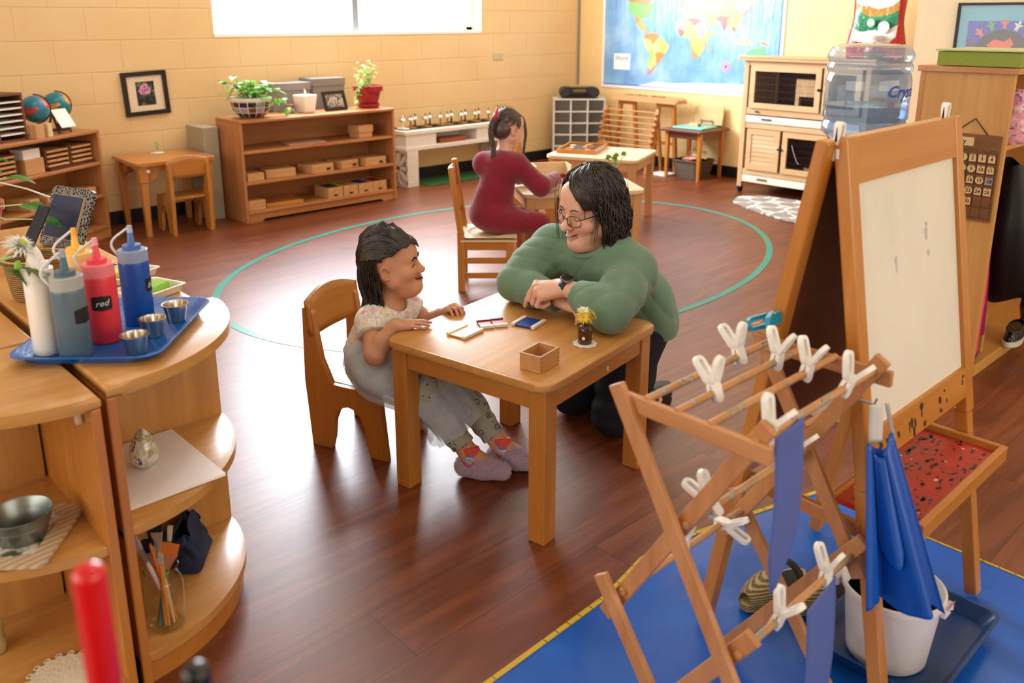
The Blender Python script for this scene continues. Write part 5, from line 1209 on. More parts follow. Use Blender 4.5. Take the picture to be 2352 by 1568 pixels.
tubef = lambda c, rx, ry, z0, z1, ph: (lambda u, v: Vector((c[0] + (rx[0] + (rx[1] - rx[0]) * v) * math.cos(2 * PI * u) + .008 * math.sin(7 * v + ph), c[1] + (ry[0] + (ry[1] - ry[0]) * v) * math.sin(2 * PI * u) + .006 * math.sin(5 * v + 3 * u * 6.28), z1 + (z0 - z1) * v)))
obj('sleeve', cloth_blob(tubef((-.002, -.075), (.02, .036), (.02, .03), -.13, .25, 0), 26, 26), PK, o, smooth='all')
obj('cuff', cloth_blob(tubef((-.002, -.075), (.033, .031), (.028, .027), -.158, -.128, 0), 24, 6), plain('cuff_purple', '#7c1f66', .7), o, smooth='all')
obj('front', cloth_blob(lambda u, v: Vector((.035 + .045 * v + (.025 + .012 * v) * math.cos(2 * PI * u), -.055 + .02 * math.sin(2 * PI * u) - .02 * v, .52 - .60 * v)), 24, 26), MG, o, smooth='all')
obj('collar', cloth_blob(tubef((.03, -.03), (.02, .035), (.02, .03), .40, .55, 2), 20, 10), plain('collar_white', '#e9e4e2', .9, bmp=.5, vscale=90), o, smooth='all')
for z in (.37, -.055): obj('snap', MB().lathe([(.007, 0), (.007, .003), (0, .004)], (0, 0, 0), 12, Matrix.Translation((.045 + (.055 if z < 0 else 0), -.078 - (.02 if z < 0 else 0), z)) @ Matrix.Rotation(R(90), 4, 'X')), plain('grey_metal', '#9aa0a8', .35, .6), o)
o = thing('black_coat', 'puffy black coat hanging in the locker and spilling over its front', 'coat', (3.715, 1.09, .22))
KC = plain('black_nylon', '#0e0e10', .42, bmp=.4, vscale=30)
obj('body', cloth_blob(lambda u, v: Vector((.02 + (.055 + .075 * math.sin(PI * min(1, v * .85)) - .03 * max(0, v - .8)) * math.cos(2 * PI * u) + .05 * v, -.01 + (.05 + .075 * math.sin(PI * min(1, v * .8))) * math.sin(2 * PI * u) - .05 * v, .60 - .53 * v + .02 * math.sin(4 * PI * u) + .012 * math.sin(9 * v + 6 * u))), 40, 30), KC, o, smooth='all')
obj('hem', cloth_blob(lambda u, v: Vector((.07 + (.10 - .02 * v) * math.cos(2 * PI * u), -.06 + (.085) * math.sin(2 * PI * u), .13 - .05 * math.cos(2 * PI * u) - .04 * v)), 40, 6), plain('black_knit', '#18171a', .7), o, smooth='all')
obj('drawcord_flap', cloth_blob(tubef((.015, -.13), (.02, .03), (.012, .018), .0, .12, 1), 18, 12), KC, o, smooth='all')
o = thing('glitter_shoe', 'black glittery slip-on shoe with a white sole on the locker base', 'shoe', (3.93, 1.04, .0485), R(4))
m, t, b = nt('glitter_black'); vo = N(t, 'ShaderNodeTexVoronoi'); t.links.new(coords(t), vo.inputs[0]); vo.inputs['Scale'].default_value = 130
t.links.new(mix(t, mth(t, 'LESS_THAN', vo.outputs['Distance'], .16), '#0c0c0e', '#d8d6cf'), b.inputs[0]); b.inputs['Roughness'].default_value = .4
SP = [(.105 * math.cos(a), (.036 - .006 * math.cos(a)) * math.sin(a)) for a in [i * 2 * PI / 40 for i in range(40)]]
obj('sole', MB().prism(SP, 0, .022, bev=.004), plain('sole_white', '#d9d2c4', .5), o)
obj('upper', MB().grid(lambda u, v: Vector(((.102 - .035 * v * (1 if math.cos(2 * PI * u) < 0 else .3)) * math.cos(2 * PI * u), (.034 - .008 * v) * math.sin(2 * PI * u), .02 + .055 * v * (1 - .30 * (math.cos(2 * PI * u) < -.2)))), 40, 8, closed_u=True).prism([(x * .7 - .02, y * .7) for x, y in SP], .068, .072), m, o, smooth=True)
# wooden perpetual calendar on the end panel
cal = thing('wooden_calendar', 'wooden perpetual calendar with numbered tiles hanging on the locker end', 'calendar', (3.4985, 1.190, .633))
cw_, ch_ = .245, .325      # local: +u toward -y
def cu(u, z, d=.0): return (-.008 - d, -(u - cw_ / 2) - .0, z)
obj('board', MB().b2((-.008, -cw_ / 2, 0), (0, cw_ / 2, ch_), bev=.001), wood('calboard', '#6e451f', '#94622f', 1, .5), cal)
Mc = Matrix(((0, 0, -1, -.0085), (-1, 0, 0, 0), (0, 1, 0, 0), (0, 0, 0, 1)))
CT = plain('tile_cream', '#e2c48a', .5); INK = plain('calendar_ink', '#2a1a10', .5); RIM = plain('tile_rim', '#7c3a1e', .5)
sx = .0335; x0c = -cw_ / 2 + .022
grid_ = MB()
for k in range(8): grid_.b2((-.0092, -(x0c - sx / 2 + k * sx) - .0005, .012), (-.0082, -(x0c - sx / 2 + k * sx) + .0005, .262))
for k in range(7): grid_.b2((-.0092, -cw_ / 2 + .005, .012 + .0415 * k - .0005), (-.0082, cw_ / 2 - .005, .012 + .0415 * k + .0005))
obj('grid_line', grid_, INK, cal)
days = ['Sunday', 'Monday', 'Tuesday', 'Wednesday', 'Thursday', 'Friday', 'Saturday']
dl = MB()
for k, dname in enumerate(days): text_mesh(dl, dname, .0075, Mc @ Matrix.Translation((x0c + k * sx, .268, .001)))
obj('day_names', dl, INK, cal)
mt_ = obj('month_tile', MB().prism(rrect(.13, .032, .003), 0, .004, Mc @ Matrix.Translation((-.035, .297, 0))), CT, cal)
obj('month_name', text_mesh(MB(), 'January', .026, Mc @ Matrix.Translation((-.035, .297, .0045)), 0, .0003), INK, mt_)
d = 1; 
for row in range(6):
    for k in range(7):
        if row == 0 and k < 3: continue
        if d > 30: break
        n_, zc = d, .012 + .0415 * (5.5 - row); xc = x0c + k * sx; d += 1
        rnd_ = n_ in (1, 8, 9, 17, 23)
        mt_c = plain('tile_grey', '#9a9894', .5) if n_ == 18 else CT
        Mt = Mc @ Matrix.Translation((xc, zc - .002, 0))
        shp = circle(.0148, 20) if rnd_ else ([(-.0125, -.0145), (.0125, -.0145), (.0125, .008), (.007, .0145), (-.007, .0145), (-.0125, .008)] if n_ in (2, 4, 11, 16, 24) else rrect(.027, .029, .001, 1))
        tl = obj('day_tile', MB().prism(shp, 0, .003, Mt), mt_c, cal)
        obj('number', text_mesh(MB(), str(n_), .0185, Mt @ Matrix.Translation((0, -.0015, .0035)), .25 if n_ == 18 else 0, .0004), INK, tl)
        obj('tile_edge', MB().ring_prism([(x * 1.09, y * 1.09) for x, y in shp], shp, 0, .0034, Mt).lathe([(.0022, 0), (.0022, .006), (0, .006)], (0, .0115, 0), 8, Mt), RIM, tl)
obj('cord', MB().tube([(-.004, .05, ch_ - .004), (-.004, -.022, ch_ + .058), (-.004, -.075, ch_ - .004)], .0022, 6), plain('cord_navy', '#141a34', .6), cal)
obj('nail', MB().tube([(0, -.022, ch_ + .058), (-.008, -.022, ch_ + .058)], .002, 6), plain('grey_metal', '#9aa0a8', .35, .6), cal)
lid = thing('green_box', 'lime green lidded cardboard box lying on top of the locker', 'box', (3.5, 1.055, 1.205))
obj('body', MB().b2((.01, -.01, 0), (.33, .285, .052), bev=.002), plain('lime_green', '#8f9f3c', .6, vary=.05, vscale=80), lid)
obj('lid', MB().b2((.004, -.02, .054), (.34, .292, .060), bev=.001), plain('lime_light', '#c3c88c', .55), lid)
# framed picture on the partition
fp = thing('framed_artwork', 'large framed blue picture with small figures round a dark globe, above the green box', 'framed picture', (4.6185, 1.38, 1.15))
Mw = Matrix(((0, 0, -1, 0), (-1, 0, 0, 0), (0, 1, 0, 0), (0, 0, 0, 1)))
obj('frame', MB().ring_prism([(-.31, 0), (.31, 0), (.31, .30), (-.31, .30)], [(-.297, .013), (.297, .013), (.297, .287), (-.297, .287)], 0, .018, Mw), plain('black_wood', '#1d1512', .35), fp)
obj('mat_board', MB().prism([(-.298, .012), (.298, .012), (.298, .288), (-.298, .288)], .002, .006, Mw), plain('mat_sky', '#58b4d6', .5), fp)
obj('print', MB().prism([(-.255, .02), (.255, .02), (.255, .215), (-.255, .215)], .006, .008, Mw), plain('print_blue', '#2b3fc4', .5), fp)
obj('globe_disc', MB().prism(circle(.13, 40, (-.09, .045), 0, 180), .008, .009, Mw), plain('print_black', '#140f16', .5), fp)
obj('continent', MB().prism([(-.16, .10), (-.13, .13), (-.08, .12), (-.06, .14), (-.04, .11), (-.07, .07), (-.10, .05), (-.12, .08)], .009, .0098, Mw), plain('print_orange', '#e2562a', .5), fp)
cols = ['#e8e0e6', '#6a2430', '#e07a6a', '#6fae4a', '#e2643a', '#dfe7ea', '#c98a3a', '#d88aa0', '#e2743a']
for k in range(9):
    a = R(176 - k * 21.5); c_ = (-.09 + .155 * math.cos(a), .045 + .155 * math.sin(a)); u = Vector((math.cos(a), math.sin(a), 0)); w_ = Vector((-u.y, u.x, 0))
    q = lambda du, dw: (c_[0] + u.x * du + w_.x * dw, c_[1] + u.y * du + w_.y * dw)
    obj('paper_figure', MB().prism([q(-.02, .008), q(-.022, .003), q(-.008, 0), q(-.022, -.003), q(-.02, -.008), q(.0, -.007), q(.008, -.02), q(.012, -.019), q(.012, -.005), q(.012, .005), q(.012, .019), q(.008, .02), q(.0, .007)], .0085, .0095, Mw).prism(circle(.007, 12, q(.02, 0)), .0085, .0095, Mw), plain('figure_%d' % k, cols[k], .5), fp)
obj('glazing', MB().prism([(-.297, .013), (.297, .013), (.297, .287), (-.297, .287)], .0125, .0135, Mw), thin_glass('picture_glazing', (1, 1, 1), .02, .1), fp)

# ---------------------------------------------------------------- near shelves: two runs back to back with a half-round end
ZT = .70
def quarter(name, label, cx, cy, r_, a0, post_dir):
    o = thing(name, label, 'shelf unit', (cx, cy, 0))
    P = [(0, 0)] + circle(r_, 22, (0, 0), a0, a0 + 90)
    Ps = [(0, 0)] + circle(r_ - .012, 22, (0, 0), a0, a0 + 90)
    obj('top', MB().prism(P, ZT - .024, ZT, bev=.009), W('maple', 0), o, smooth=True)
    for z in (.385, .078): obj('shelf', MB().prism(Ps, z - .022, z, bev=.004), W('maple', 0), o, smooth=True)
    u = Vector((math.cos(R(a0)), math.sin(R(a0)), 0)); v = Vector((math.cos(R(a0 + 90)), math.sin(R(a0 + 90)), 0))
    side, back = (u, v) if abs(u.y) > abs(u.x) else (v, u)   # the side board runs along y, the back board along x
    sgn = 1 if back.x > 0 else -1
    obj('side_panel', MB().b2((0, -r_ + .004, .0), (sgn * .020, 0, ZT - .024), bev=.004), W('honey', 2), o)
    obj('back_panel', MB().b2((sgn * .026, -.014, .02), (sgn * (r_ - .014), 0, ZT - .024)), W('maple', 2), o)
    Pk = [(0, 0)] + circle(r_ - .035, 20, (0, 0), a0, a0 + 90)
    obj('toe_kick', MB().ring_prism(circle(r_ - .022, 22, (0, 0), a0, a0 + 90) + [(0, 0)], circle(r_ - .045, 22, (0, 0), a0, a0 + 90) + [(sgn * .01, -.01)], 0.0, .056), W('honey', 0), o)
    obj('shelf_pin', MB().b2((sgn * .022, -r_ + .05, ZT - .066), (sgn * .034, -r_ + .064, ZT - .024), bev=.003), 'pale', o)
    return o
quarter('corner_shelf', 'quarter round wooden shelf end carrying the blue tray, brush jar on its lowest board', .478, 2.036, .402, 270, 0)
quarter('corner_shelf', 'quarter round wooden shelf end with the zinc bowl on its middle board', .458, 2.0, .40, 180, 0)
def run(name, label, x0, x1, y0, y1):
    o = thing(name, label, 'shelf unit', (x0, y0, 0)); w_, d_ = x1 - x0, y1 - y0
    obj('top', MB().prism([(0, 0), (w_, 0), (w_, d_), (0, d_)], ZT - .024, ZT, bev=.008), W('maple', 1), o, smooth=True)
    for y in (0, d_ - .02): obj('side_panel', MB().b2((.008, y, 0), (w_ - .008, y + .02, ZT - .024)), W('maple', 2), o)
    for z in (.385, .078): obj('shelf', MB().b2((.01, .02, z - .02), (w_ - .01, d_ - .02, z)), W('maple', 1), o)
    obj('back_panel', MB().b2((.004, .02, .03), (.012, d_ - .02, ZT - .024)) if x0 > .3 else MB().b2((w_ - .012, .02, .03), (w_ - .004, d_ - .02, ZT - .024)), W('maple', 1), o)
    return o
run('long_shelf', 'long low wooden shelf run with basket and picture frame on its top', .478, .840, 2.046, 3.20)
run('long_shelf', 'wooden shelf run at the picture edge, back to back with the one holding the basket', .055, .458, 2.010, 3.20)

# blue tray with paint bottles and steel cups
def dish(name, label, cat, loc, rz, w_, d_, h_, r_, mt, flare=.018, lip=.004):
    o = thing(name, label, cat, loc, rz); mb = MB(); V = []
    for dw, z in ((0, 0), (flare, h_), (flare + lip, h_), (flare + lip, h_ + .002), (flare - .003, h_ + .002), (-.003, .004)): V.append([mb.b.verts.new((x, y, z)) for x, y in rrect(w_ - 2 * flare + 2 * dw, d_ - 2 * flare + 2 * dw, r_, 7)])
    for A, B_ in zip(V, V[1:]):
        for i in range(len(A)): mb._f((A[i], A[(i + 1) % len(A)], B_[(i + 1) % len(A)], B_[i]))
    mb._f(V[0][::-1]); mb._f(V[-1]); obj('tray', mb, mt, o, smooth=True); return o
m, t, b = nt('cafeteria_blue'); b.inputs['Base Color'].default_value = col4('#1560b4'); b.inputs['Roughness'].default_value = .28
vo = N(t, 'ShaderNodeTexVoronoi'); t.links.new(coords(t), vo.inputs[0]); vo.inputs['Scale'].default_value = 160; bump(t, b, vo.outputs['Distance'], .25, .002)
dish('cafeteria_tray', 'blue rounded plastic tray holding the paint bottles on the shelf end', 'tray', (.606, 1.918, ZT + .0008), R(48.7), .385, .300, .018, .045, m)
ZB = ZT + .0056
LAB = plain('chalk_label', '#121214', .6); CHK = plain('chalk', '#e6e4de', .7)
def bottle(label, x, y, body, ring, cap, tipc, rz, strap=True, txt=None, lev=None, simple=False):
    o = thing('paint_bottle', label, 'paint bottle', (x, y, ZB), R(rz), 'paint bottles on the blue tray')
    bm_ = plain('bottle_' + body[1:], body, .35, sub=.0, vary=.04, vscale=10); cm = plain('cap_' + cap[1:], cap, .35); rm = plain('ring_' + ring[1:], ring, .4)
    if simple:
        obj('body', MB().lathe([(0, 0), (.026, 0), (.028, .004), (.028, .162), (.024, .168), (0, .168)], n=32, cap=False), bm_, o, smooth=True)
        obj('cap', MB().lathe([(.030, .162), (.030, .182), (.022, .186), (.020, .186), (.012, .215), (.0065, .226), (0, .228)], n=28), cm, o, smooth=True)
        obj('spout_tip', MB().lathe([(.004, .2265), (.003, .231), (0, .2315)], n=10), plain('tip_green', '#2e7d5c', .4), o, smooth=True)
        obj('cap_tab', MB().tube([(.018, .0, .184), (.0245, 0, .198), (.0245, 0, .20)], .009, 8), cm, o, smooth=True)
        return o
    if lev:
        obj('paint', MB().lathe([(0, .002), (.0300, .002), (.0300, lev), (0, lev)], n=30), plain('settled_' + body[1:], lev and '#33363c', .5), o, smooth=True)
        m_, t_, b_ = nt('milky_bottle'); b_.inputs['Base Color'].default_value = col4(body); b_.inputs['Roughness'].default_value = .3; b_.inputs['Alpha'].default_value = .82; bm_ = m_
    obj('body', MB().lathe([(0, 0), (.029, 0), (.032, .004), (.0325, .142), (.031, .150), (.028, .153), (0, .153)], n=36, cap=False), bm_, o, smooth=True)
    obj('collar', MB().lathe([(.0300, .146), (.0318, .147), (.0322, .172), (.030, .174), (0, .174)], n=36), rm, o, smooth=True)
    obj('nozzle', MB().lathe([(.020, .173), (.020, .184), (.0085, .185), (.0055, .214), (.0045, .218), (0, .2185)], n=24), cm, o, smooth=True)
    tm = plain('tip_' + tipc[1:], tipc, .35)
    if strap:
        obj('tip_cap', MB().tube([(0, 0, .212), (0, 0, .228)], [.0066, .0052], 12), tm, o, smooth=True)
        obj('tip_strap', MB().tube([(-.031, 0, .158)] + [(-.031 - .018 * math.sin(PI * k / 8) + .026 * (k / 8) ** 2, 0, .160 + .060 * (k / 8)) for k in range(1, 8)] + [(-.005, 0, .222)], .0028, 7), plain('strap_clear', '#dcdcdc', .35), o, smooth=True)
    if txt is not None:
        P = rrect(.042, .030, .006, 3); mb = MB(); a0 = R(txt[1])
        def wrap(mbx, rr_):
            for v in mbx.b.verts:
                a = a0 + v.co.x / .0325; q = rr_ + v.co.z; v.co = Vector((q * math.cos(a), q * math.sin(a), .092 + v.co.y))
        nseg = 10; xs = [-.021 + .042 * i / nseg for i in range(nseg + 1)]
        hh = [.0125, .0150, .0155, .0150, .0162, .0168, .0162, .0150, .0155, .0150, .0125]
        A = [mb.b.verts.new((x, -h, 0)) for x, h in zip(xs, hh)]; B_ = [mb.b.verts.new((x, h, 0)) for x, h in zip(xs, hh)]
        for i in range(nseg): mb._f((A[i], A[i + 1], B_[i + 1], B_[i]))
        wrap(mb, .0329); lb = obj('label', mb, LAB, o, smooth='all')
        if txt[0]:
            tx = text_mesh(MB(), txt[0], .019, Matrix.Rotation(R(4), 4, 'Z'), .35); wrap(tx, .0332); obj('chalk_word', tx, CHK, lb)
    return o
bottle('white paint bottle with a green tipped spout, farthest from the steel cups', .454, 1.891, '#ece5da', '#ece5da', '#efe9e2', '#2e7d5c', -60, simple=True)
bottle('grey blue paint bottle, half empty, in front of the white bottle', .489, 1.828, '#5c7584', '#a9aaa4', '#4f6878', '#9aa2aa', -5, txt=('', -52), lev=.05)
bottle('red paint bottle with a black label reading red', .568, 1.880, '#e23a44', '#ee7f86', '#ec4a58', '#f0a0a8', -30, txt=('red', -80))
bottle('blue paint bottle with a black label, tallest in view beside the steel cups', .664, 1.945, '#1a4fa8', '#8fa3c0', '#4a74b8', '#a9b4c8', -40, txt=('blue', 5))
bottle('yellow paint bottle standing behind the red one', .565, 2.005, '#f2b62c', '#f0c878', '#f3c04a', '#f0a83a', -10)
ST = plain('stainless', '#cfc4b4', .22, 1.0)
for x, y, lb in ((.586, 1.762, 'small stainless cup nearest the tray corner, closest to the camera side'), (.652, 1.838, 'small stainless cup in the middle of the three on the tray'), (.729, 1.900, 'small stainless cup at the far tip of the blue tray')):
    o = thing('sauce_cup', lb, 'cup', (x, y, ZB), 0, 'steel cups on the blue tray')
    obj('cup', MB().lathe([(0, 0), (.0195, 0), (.0205, .002), (.0265, .0385), (.0295, .040), (.0295, .0412), (.0262, .0408), (.0195, .003), (0, .002)], n=40, cap=False), ST, o, smooth=True)
# sponge trays behind
SG = plain('sponge_green', '#8fc64a', .9, bmp=.8, vscale=160); CLR = thin_glass('clear_plastic', (.95, .96, .97), .08, .25)
for x, y, rz, cl, lb in ((.765, 2.155, 20, '#8fc64a', 'green sponge in a clear rimmed white tray behind the blue bottle'), (.775, 2.345, 25, '#d8d36a', 'yellow sponge in a clear rimmed white tray between basket and green sponge')):
    d = dish('sponge_tray', lb.replace('green sponge in a', 'small').replace('yellow sponge in a', 'little') + (', holding the green sponge' if x < .77 else ', holding the yellow sponge'), 'tray', (x, y, ZT + .0008), R(rz), .135, .115, .018, .012, plain('tray_white', '#e6ddce', .4), .006)
    o = obj('sponge', MB().box((0, 0, .011), (.085, .065, .022), bev=.003), plain('sponge_' + cl[1:], cl, .9, bmp=.8, vscale=160), None, (x, y, ZT + .0055), (0, 0, R(rz + 12))); tag(o, lb, 'sponge')
o = obj('purple_plate', MB().lathe([(0, 0), (.05, 0), (.085, .016), (.088, .016), (.086, .020), (.05, .005), (0, .004)], n=36, cap=False), plain('plate_purple', '#3a2a86', .3), None, (.70, 2.40, ZT + .0008), smooth=True); tag(o, 'purple plate rim showing behind the red and yellow paint bottles', 'plate')
# basket
ST_W = basket_mat('straw_weave', '#7e5a2a', '#c39850', 55)
o = thing('straw_basket', 'small round straw basket behind the white paint bottle', 'basket', (.56, 2.33, ZT + .0008))
obj('body', MB().lathe([(0, 0), (.055, 0), (.062, .01), (.074, .10), (.070, .10), (.058, .012), (0, .008)], n=36, cap=False), ST_W, o, smooth=True)
obj('rim', MB().tube([(.073 * math.cos(R(a)), .073 * math.sin(R(a)), .101) for a in range(0, 360, 12)], .006, 7, closed=True), ST_W, o, smooth=True)
# ornate frame seen from behind
o = thing('mosaic_photo_stand', 'ornate black mosaic picture frame seen from its dark blue back', 'picture frame', (.745, 2.80, ZT + .001), R(-73))
m, t, b = nt('mosaic_black'); vo = N(t, 'ShaderNodeTexVoronoi', feature='DISTANCE_TO_EDGE'); t.links.new(coords(t), vo.inputs[0]); vo.inputs['Scale'].default_value = 95
r = ramp(t, vo.outputs[0], [(.05, '#8f8a80'), (.16, '#191a22')]); t.links.new(r.outputs[0], b.inputs[0]); b.inputs['Roughness'].default_value = .3
Mt = Matrix.Rotation(R(-24), 4, 'X') @ Matrix.Rotation(R(90), 4, 'X')
obj('frame', MB().ring_prism(rrect(.20, .19, .02, 4, (0, .095)), rrect(.13, .12, .002, 4, (0, .095)), -.006, .006, Mt), m, o)
obj('back', MB().prism(rrect(.142, .132, .003, 2, (0, .095)), .002, .016, Mt), plain('navy_back', '#1c2a4a', .45), o)
obj('edge', MB().ring_prism(rrect(.146, .136, .003, 2, (0, .095)), rrect(.142, .132, .003, 2, (0, .095)), .002, .014, Mt), plain('edge_beige', '#b9a58c', .5), o)
obj('prop', MB().bar((0, -.115, .002), (0, -.028, .135), .055, .004), plain('navy_prop', '#141c2c', .5), o)
# terracotta pot with round leaves, cut by the picture edge
o = thing('terracotta_pot', 'terracotta pot with round glossy leaves at the picture edge behind the mosaic frame', 'potted plant', (.585, 3.06, ZT + .001))
obj('pot', MB().lathe([(0, 0), (.055, 0), (.078, .10), (.086, .10), (.086, .125), (.078, .125), (.072, .10), (0, .10)], n=32, cap=False), plain('terracotta', '#b05a34', .7), o, smooth=True)
mb = MB(); st = MB()
for px_, py_, pz_, dx, dy, L in ((.09, -.05, .20, .8, -.5, .085), (.10, -.16, .13, .5, -.9, .09), (.02, -.12, .24, .2, -.8, .08), (-.05, .05, .28, -.5, .5, .09), (.06, .04, .25, .9, .3, .08), (.12, -.22, .09, .6, -.8, .08)):
    st.tube([(0, 0, .10), (px_ * .5, py_ * .5, pz_ * .9), (px_, py_, pz_)], .0025, 5); leaf_mesh(mb, (px_, py_, pz_), (dx, dy, .05), (0, 0, 1), L, L * .48, .08)
obj('leaves', mb, DKL, o, smooth='all'); obj('leaf_stem', st, plain('stem_pale', '#a9bf86', .5), o)
mb = MB(); leaf_mesh(mb, (.21, -.10, .12), (.75, -.1, -.45), (0, 0, 1), .11, .04, .2); mb.tube([(0, 0, .10), (.06, -.03, .19), (.14, -.07, .16), (.21, -.10, .12)], .003, 5); obj('pale_leaf', mb, plain('leaf_white', '#e4e9df', .3), o, smooth='all')
# white chrysanthemum in a vase just outside the picture
o = thing('flower_vase', 'white chrysanthemum with leafy stem leaning in at the picture edge', 'vase', (.262, 2.085, ZT + .001))
obj('glass', MB().lathe([(0, .004), (.03, 0), (.034, .01), (.026, .09), (.032, .13), (.029, .13), (.023, .09), (.028, .012), (0, .008)], n=22, cap=False), GLS, o, smooth=True)
fc = Vector((.433, 1.892, .940)) - Vector((.262, 2.085, ZT + .001))
obj('stem', MB().tube([(0, 0, .02), (.04, -.05, .13), (.13, -.15, .205), tuple(fc - Vector((.01, -.0, .02)))], .0032, 7), plain('stem_pale', '#a9bf86', .5), o)
mb = MB(); rr = random.Random(31); fd = Vector((.45, -.35, .82)).normalized(); fa = fd.orthogonal().normalized(); fe = fd.cross(fa)
for l in range(4):
    for k in range(20):
        t_ = 2 * PI * (k + .5 * (l % 2) + rr.uniform(-.25, .25)) / 20; lift = .12 + .30 * l + rr.uniform(-.1, .1)
        dv = (fa * math.cos(t_) + fe * math.sin(t_)) * math.cos(lift) + fd * math.sin(lift); L = .036 * (1 - .10 * l) * rr.uniform(.85, 1.1)
        leaf_mesh(mb, fc - fd * .004, dv, fd, L, L * .13, .5)
obj('petals', mb, plain('petal_clean', '#f4f3ec', .5), o, smooth='all')
obj('flower_eye', MB().lathe([(0, 0), (.009, .002), (.007, .012), (0, .015)], n=12, M=Matrix.Translation(fc) @ fd.to_track_quat('Z', 'Y').to_matrix().to_4x4()), plain('eye_green', '#b9bf4a', .6), o, smooth='all')
obj('calyx', MB().lathe([(0, -.016), (.010, -.012), (.013, -.004), (0, -.001)], n=12, M=Matrix.Translation(fc) @ fd.to_track_quat('Z', 'Y').to_matrix().to_4x4()), DKL, o, smooth='all')
mb = MB(); l0 = Vector((.440, 1.872, .893)) - Vector((.262, 2.085, ZT + .001))
mb.tube([(.06, -.075, .155), tuple(l0 - Vector((.05, -.04, -.012))), tuple(l0)], .0022, 5)
for dx, dy, dz, L in ((.9, -.3, -.2, .05), (.5, -.6, -.5, .045), (.2, -.9, -.1, .04), (-.3, -.8, .2, .04), (.6, .2, -.6, .045)):
    for q in (0, .03): leaf_mesh(mb, l0 - Vector((q, -q * .8, 0)), (dx, dy, dz), (0, 0, 1), L, L * .2, .2)
obj('leaves', mb, leafmat('mum_leaf', '#3a5c2c', '#6f8f4a'), o, smooth='all')
obj('bud', MB().lathe([(0, -.008), (.008, 0), (.005, .012), (0, .016)], n=10, M=Matrix.Translation(l0 + Vector((-.02, .012, .004)))), plain('bud_green', '#86b83c', .5), o, smooth='all')

# --- on the quarter shelves
PAP = plain('white_paper', '#f0e9e4', .7)
o = thing('paper_stack', 'two large white paper sheets hanging over the curved middle board', 'paper', (.62, 1.868, .3858), R(0))
obj('sheet', MB().b2((-.106, -.160, 0), (.108, .146, .0008)), PAP, o); obj('sheet', MB().b2((-.102, -.154, .001), (.111, .146, .0018)), PAP, o)
m, t, b = nt('flecked_glass'); n = noise(t, coords(t, (1, 1, .7)), 62, 2); n2 = noise(t, coords(t, loc=(5, 2, 1)), 48, 2)
r = ramp(t, n, [(.40, '#cfc7ae'), (.50, '#e9e3d2'), (.60, '#f3efe6'), (.655, '#2c3a86'), (.72, '#3a4a90')]); t.links.new(mix(t, mth(t, 'GREATER_THAN', n2, .60), r.outputs[0], '#b9a980'), b.inputs[0])
b.inputs['Roughness'].default_value = .05; b.inputs['Coat Weight'].default_value = 1; b.inputs['Transmission Weight'].default_value = .25
o = obj('glass_egg', MB().lathe([(0, 0), (.012, 0), (.024, .007), (.0315, .022), (.032, .036), (.028, .054), (.020, .072), (.011, .086), (.005, .093), (0, .095)], n=36, cap=False), m, None, (.612, 1.872, .3880), smooth='all'); tag(o, 'egg shaped glass paperweight with blue and white flecks on the paper sheets', 'paperweight')
# jar of brushes
o = thing('brush_jar', 'clear glass jar crammed with paint brushes on the lowest curved board', 'jar', (.566, 1.716, .0788))
JG = thin_glass('jar_glass', (.96, .98, .975), .02, .15)
obj('glass', MB().lathe([(0, .001), (.036, .0), (.041, .006), (.042, .10), (.038, .118), (.034, .124), (.034, .142), (.037, .145), (.034, .147)], n=36, cap=False), JG, o, smooth='all')
jb = Vector((.566, 1.716, .0788)); rr = random.Random(14)
BR = [('#1f6aa0', '#b9b4a8', '#141312', .205, 'flat', 40, .14, 'blue handled flat brush with black bristles at the jar rim nearest the post'), ('#d98a2c', '#c4bcae', '#121212', .25, 'flat', 80, .07, 'orange handled brush with the tallest black bristles'), ('#c8b48a', '#b0a89c', '#121212', .23, 'flat', 120, .10, 'wide black bristle brush standing against the navy cloth'), ('#e2682c', '#d9a48c', '#151313', .20, 'flat', 150, .16, 'short black bristle brush with a copper band'),
      ('#4f8a2c', '#d8a58c', '#d8752c', .185, 'fan', 330, .20, 'broad orange bristle brush at the jar front'), ('#3fa03a', '#c9c3b8', '#c0b8a8', .17, 'pin', 260, .15, 'bright green brush leaning across the jar front'), ('#2b3f9c', '#c4bcb0', '#8f7a6a', .19, 'pin', 200, .15, 'blue brush with a small ferrule leaning in the jar'), ('#e0762c', '#e0762c', '#e0762c', .20, 'stick', 210, .17, 'orange plastic stick bent over the jar rim'),
      ('#d9c4bc', '#b9a8ac', '#b09aa4', .225, 'pin', 170, .24, 'pale thin brush poking out toward the navy cloth'), ('#e9e2d4', '#e9e2d4', '#e9e2d4', .155, 'stick', 280, .06, 'white stick standing in the middle of the jar'), ('#d8872c', '#a8a094', '#8a6a4a', .20, 'pin', 60, .12, 'amber brush at the back of the jar'), ('#8a9a3a', '#8a9a3a', '#cfc3a8', .215, 'pin', 10, .20, 'olive brush with a pale tip by the post')]
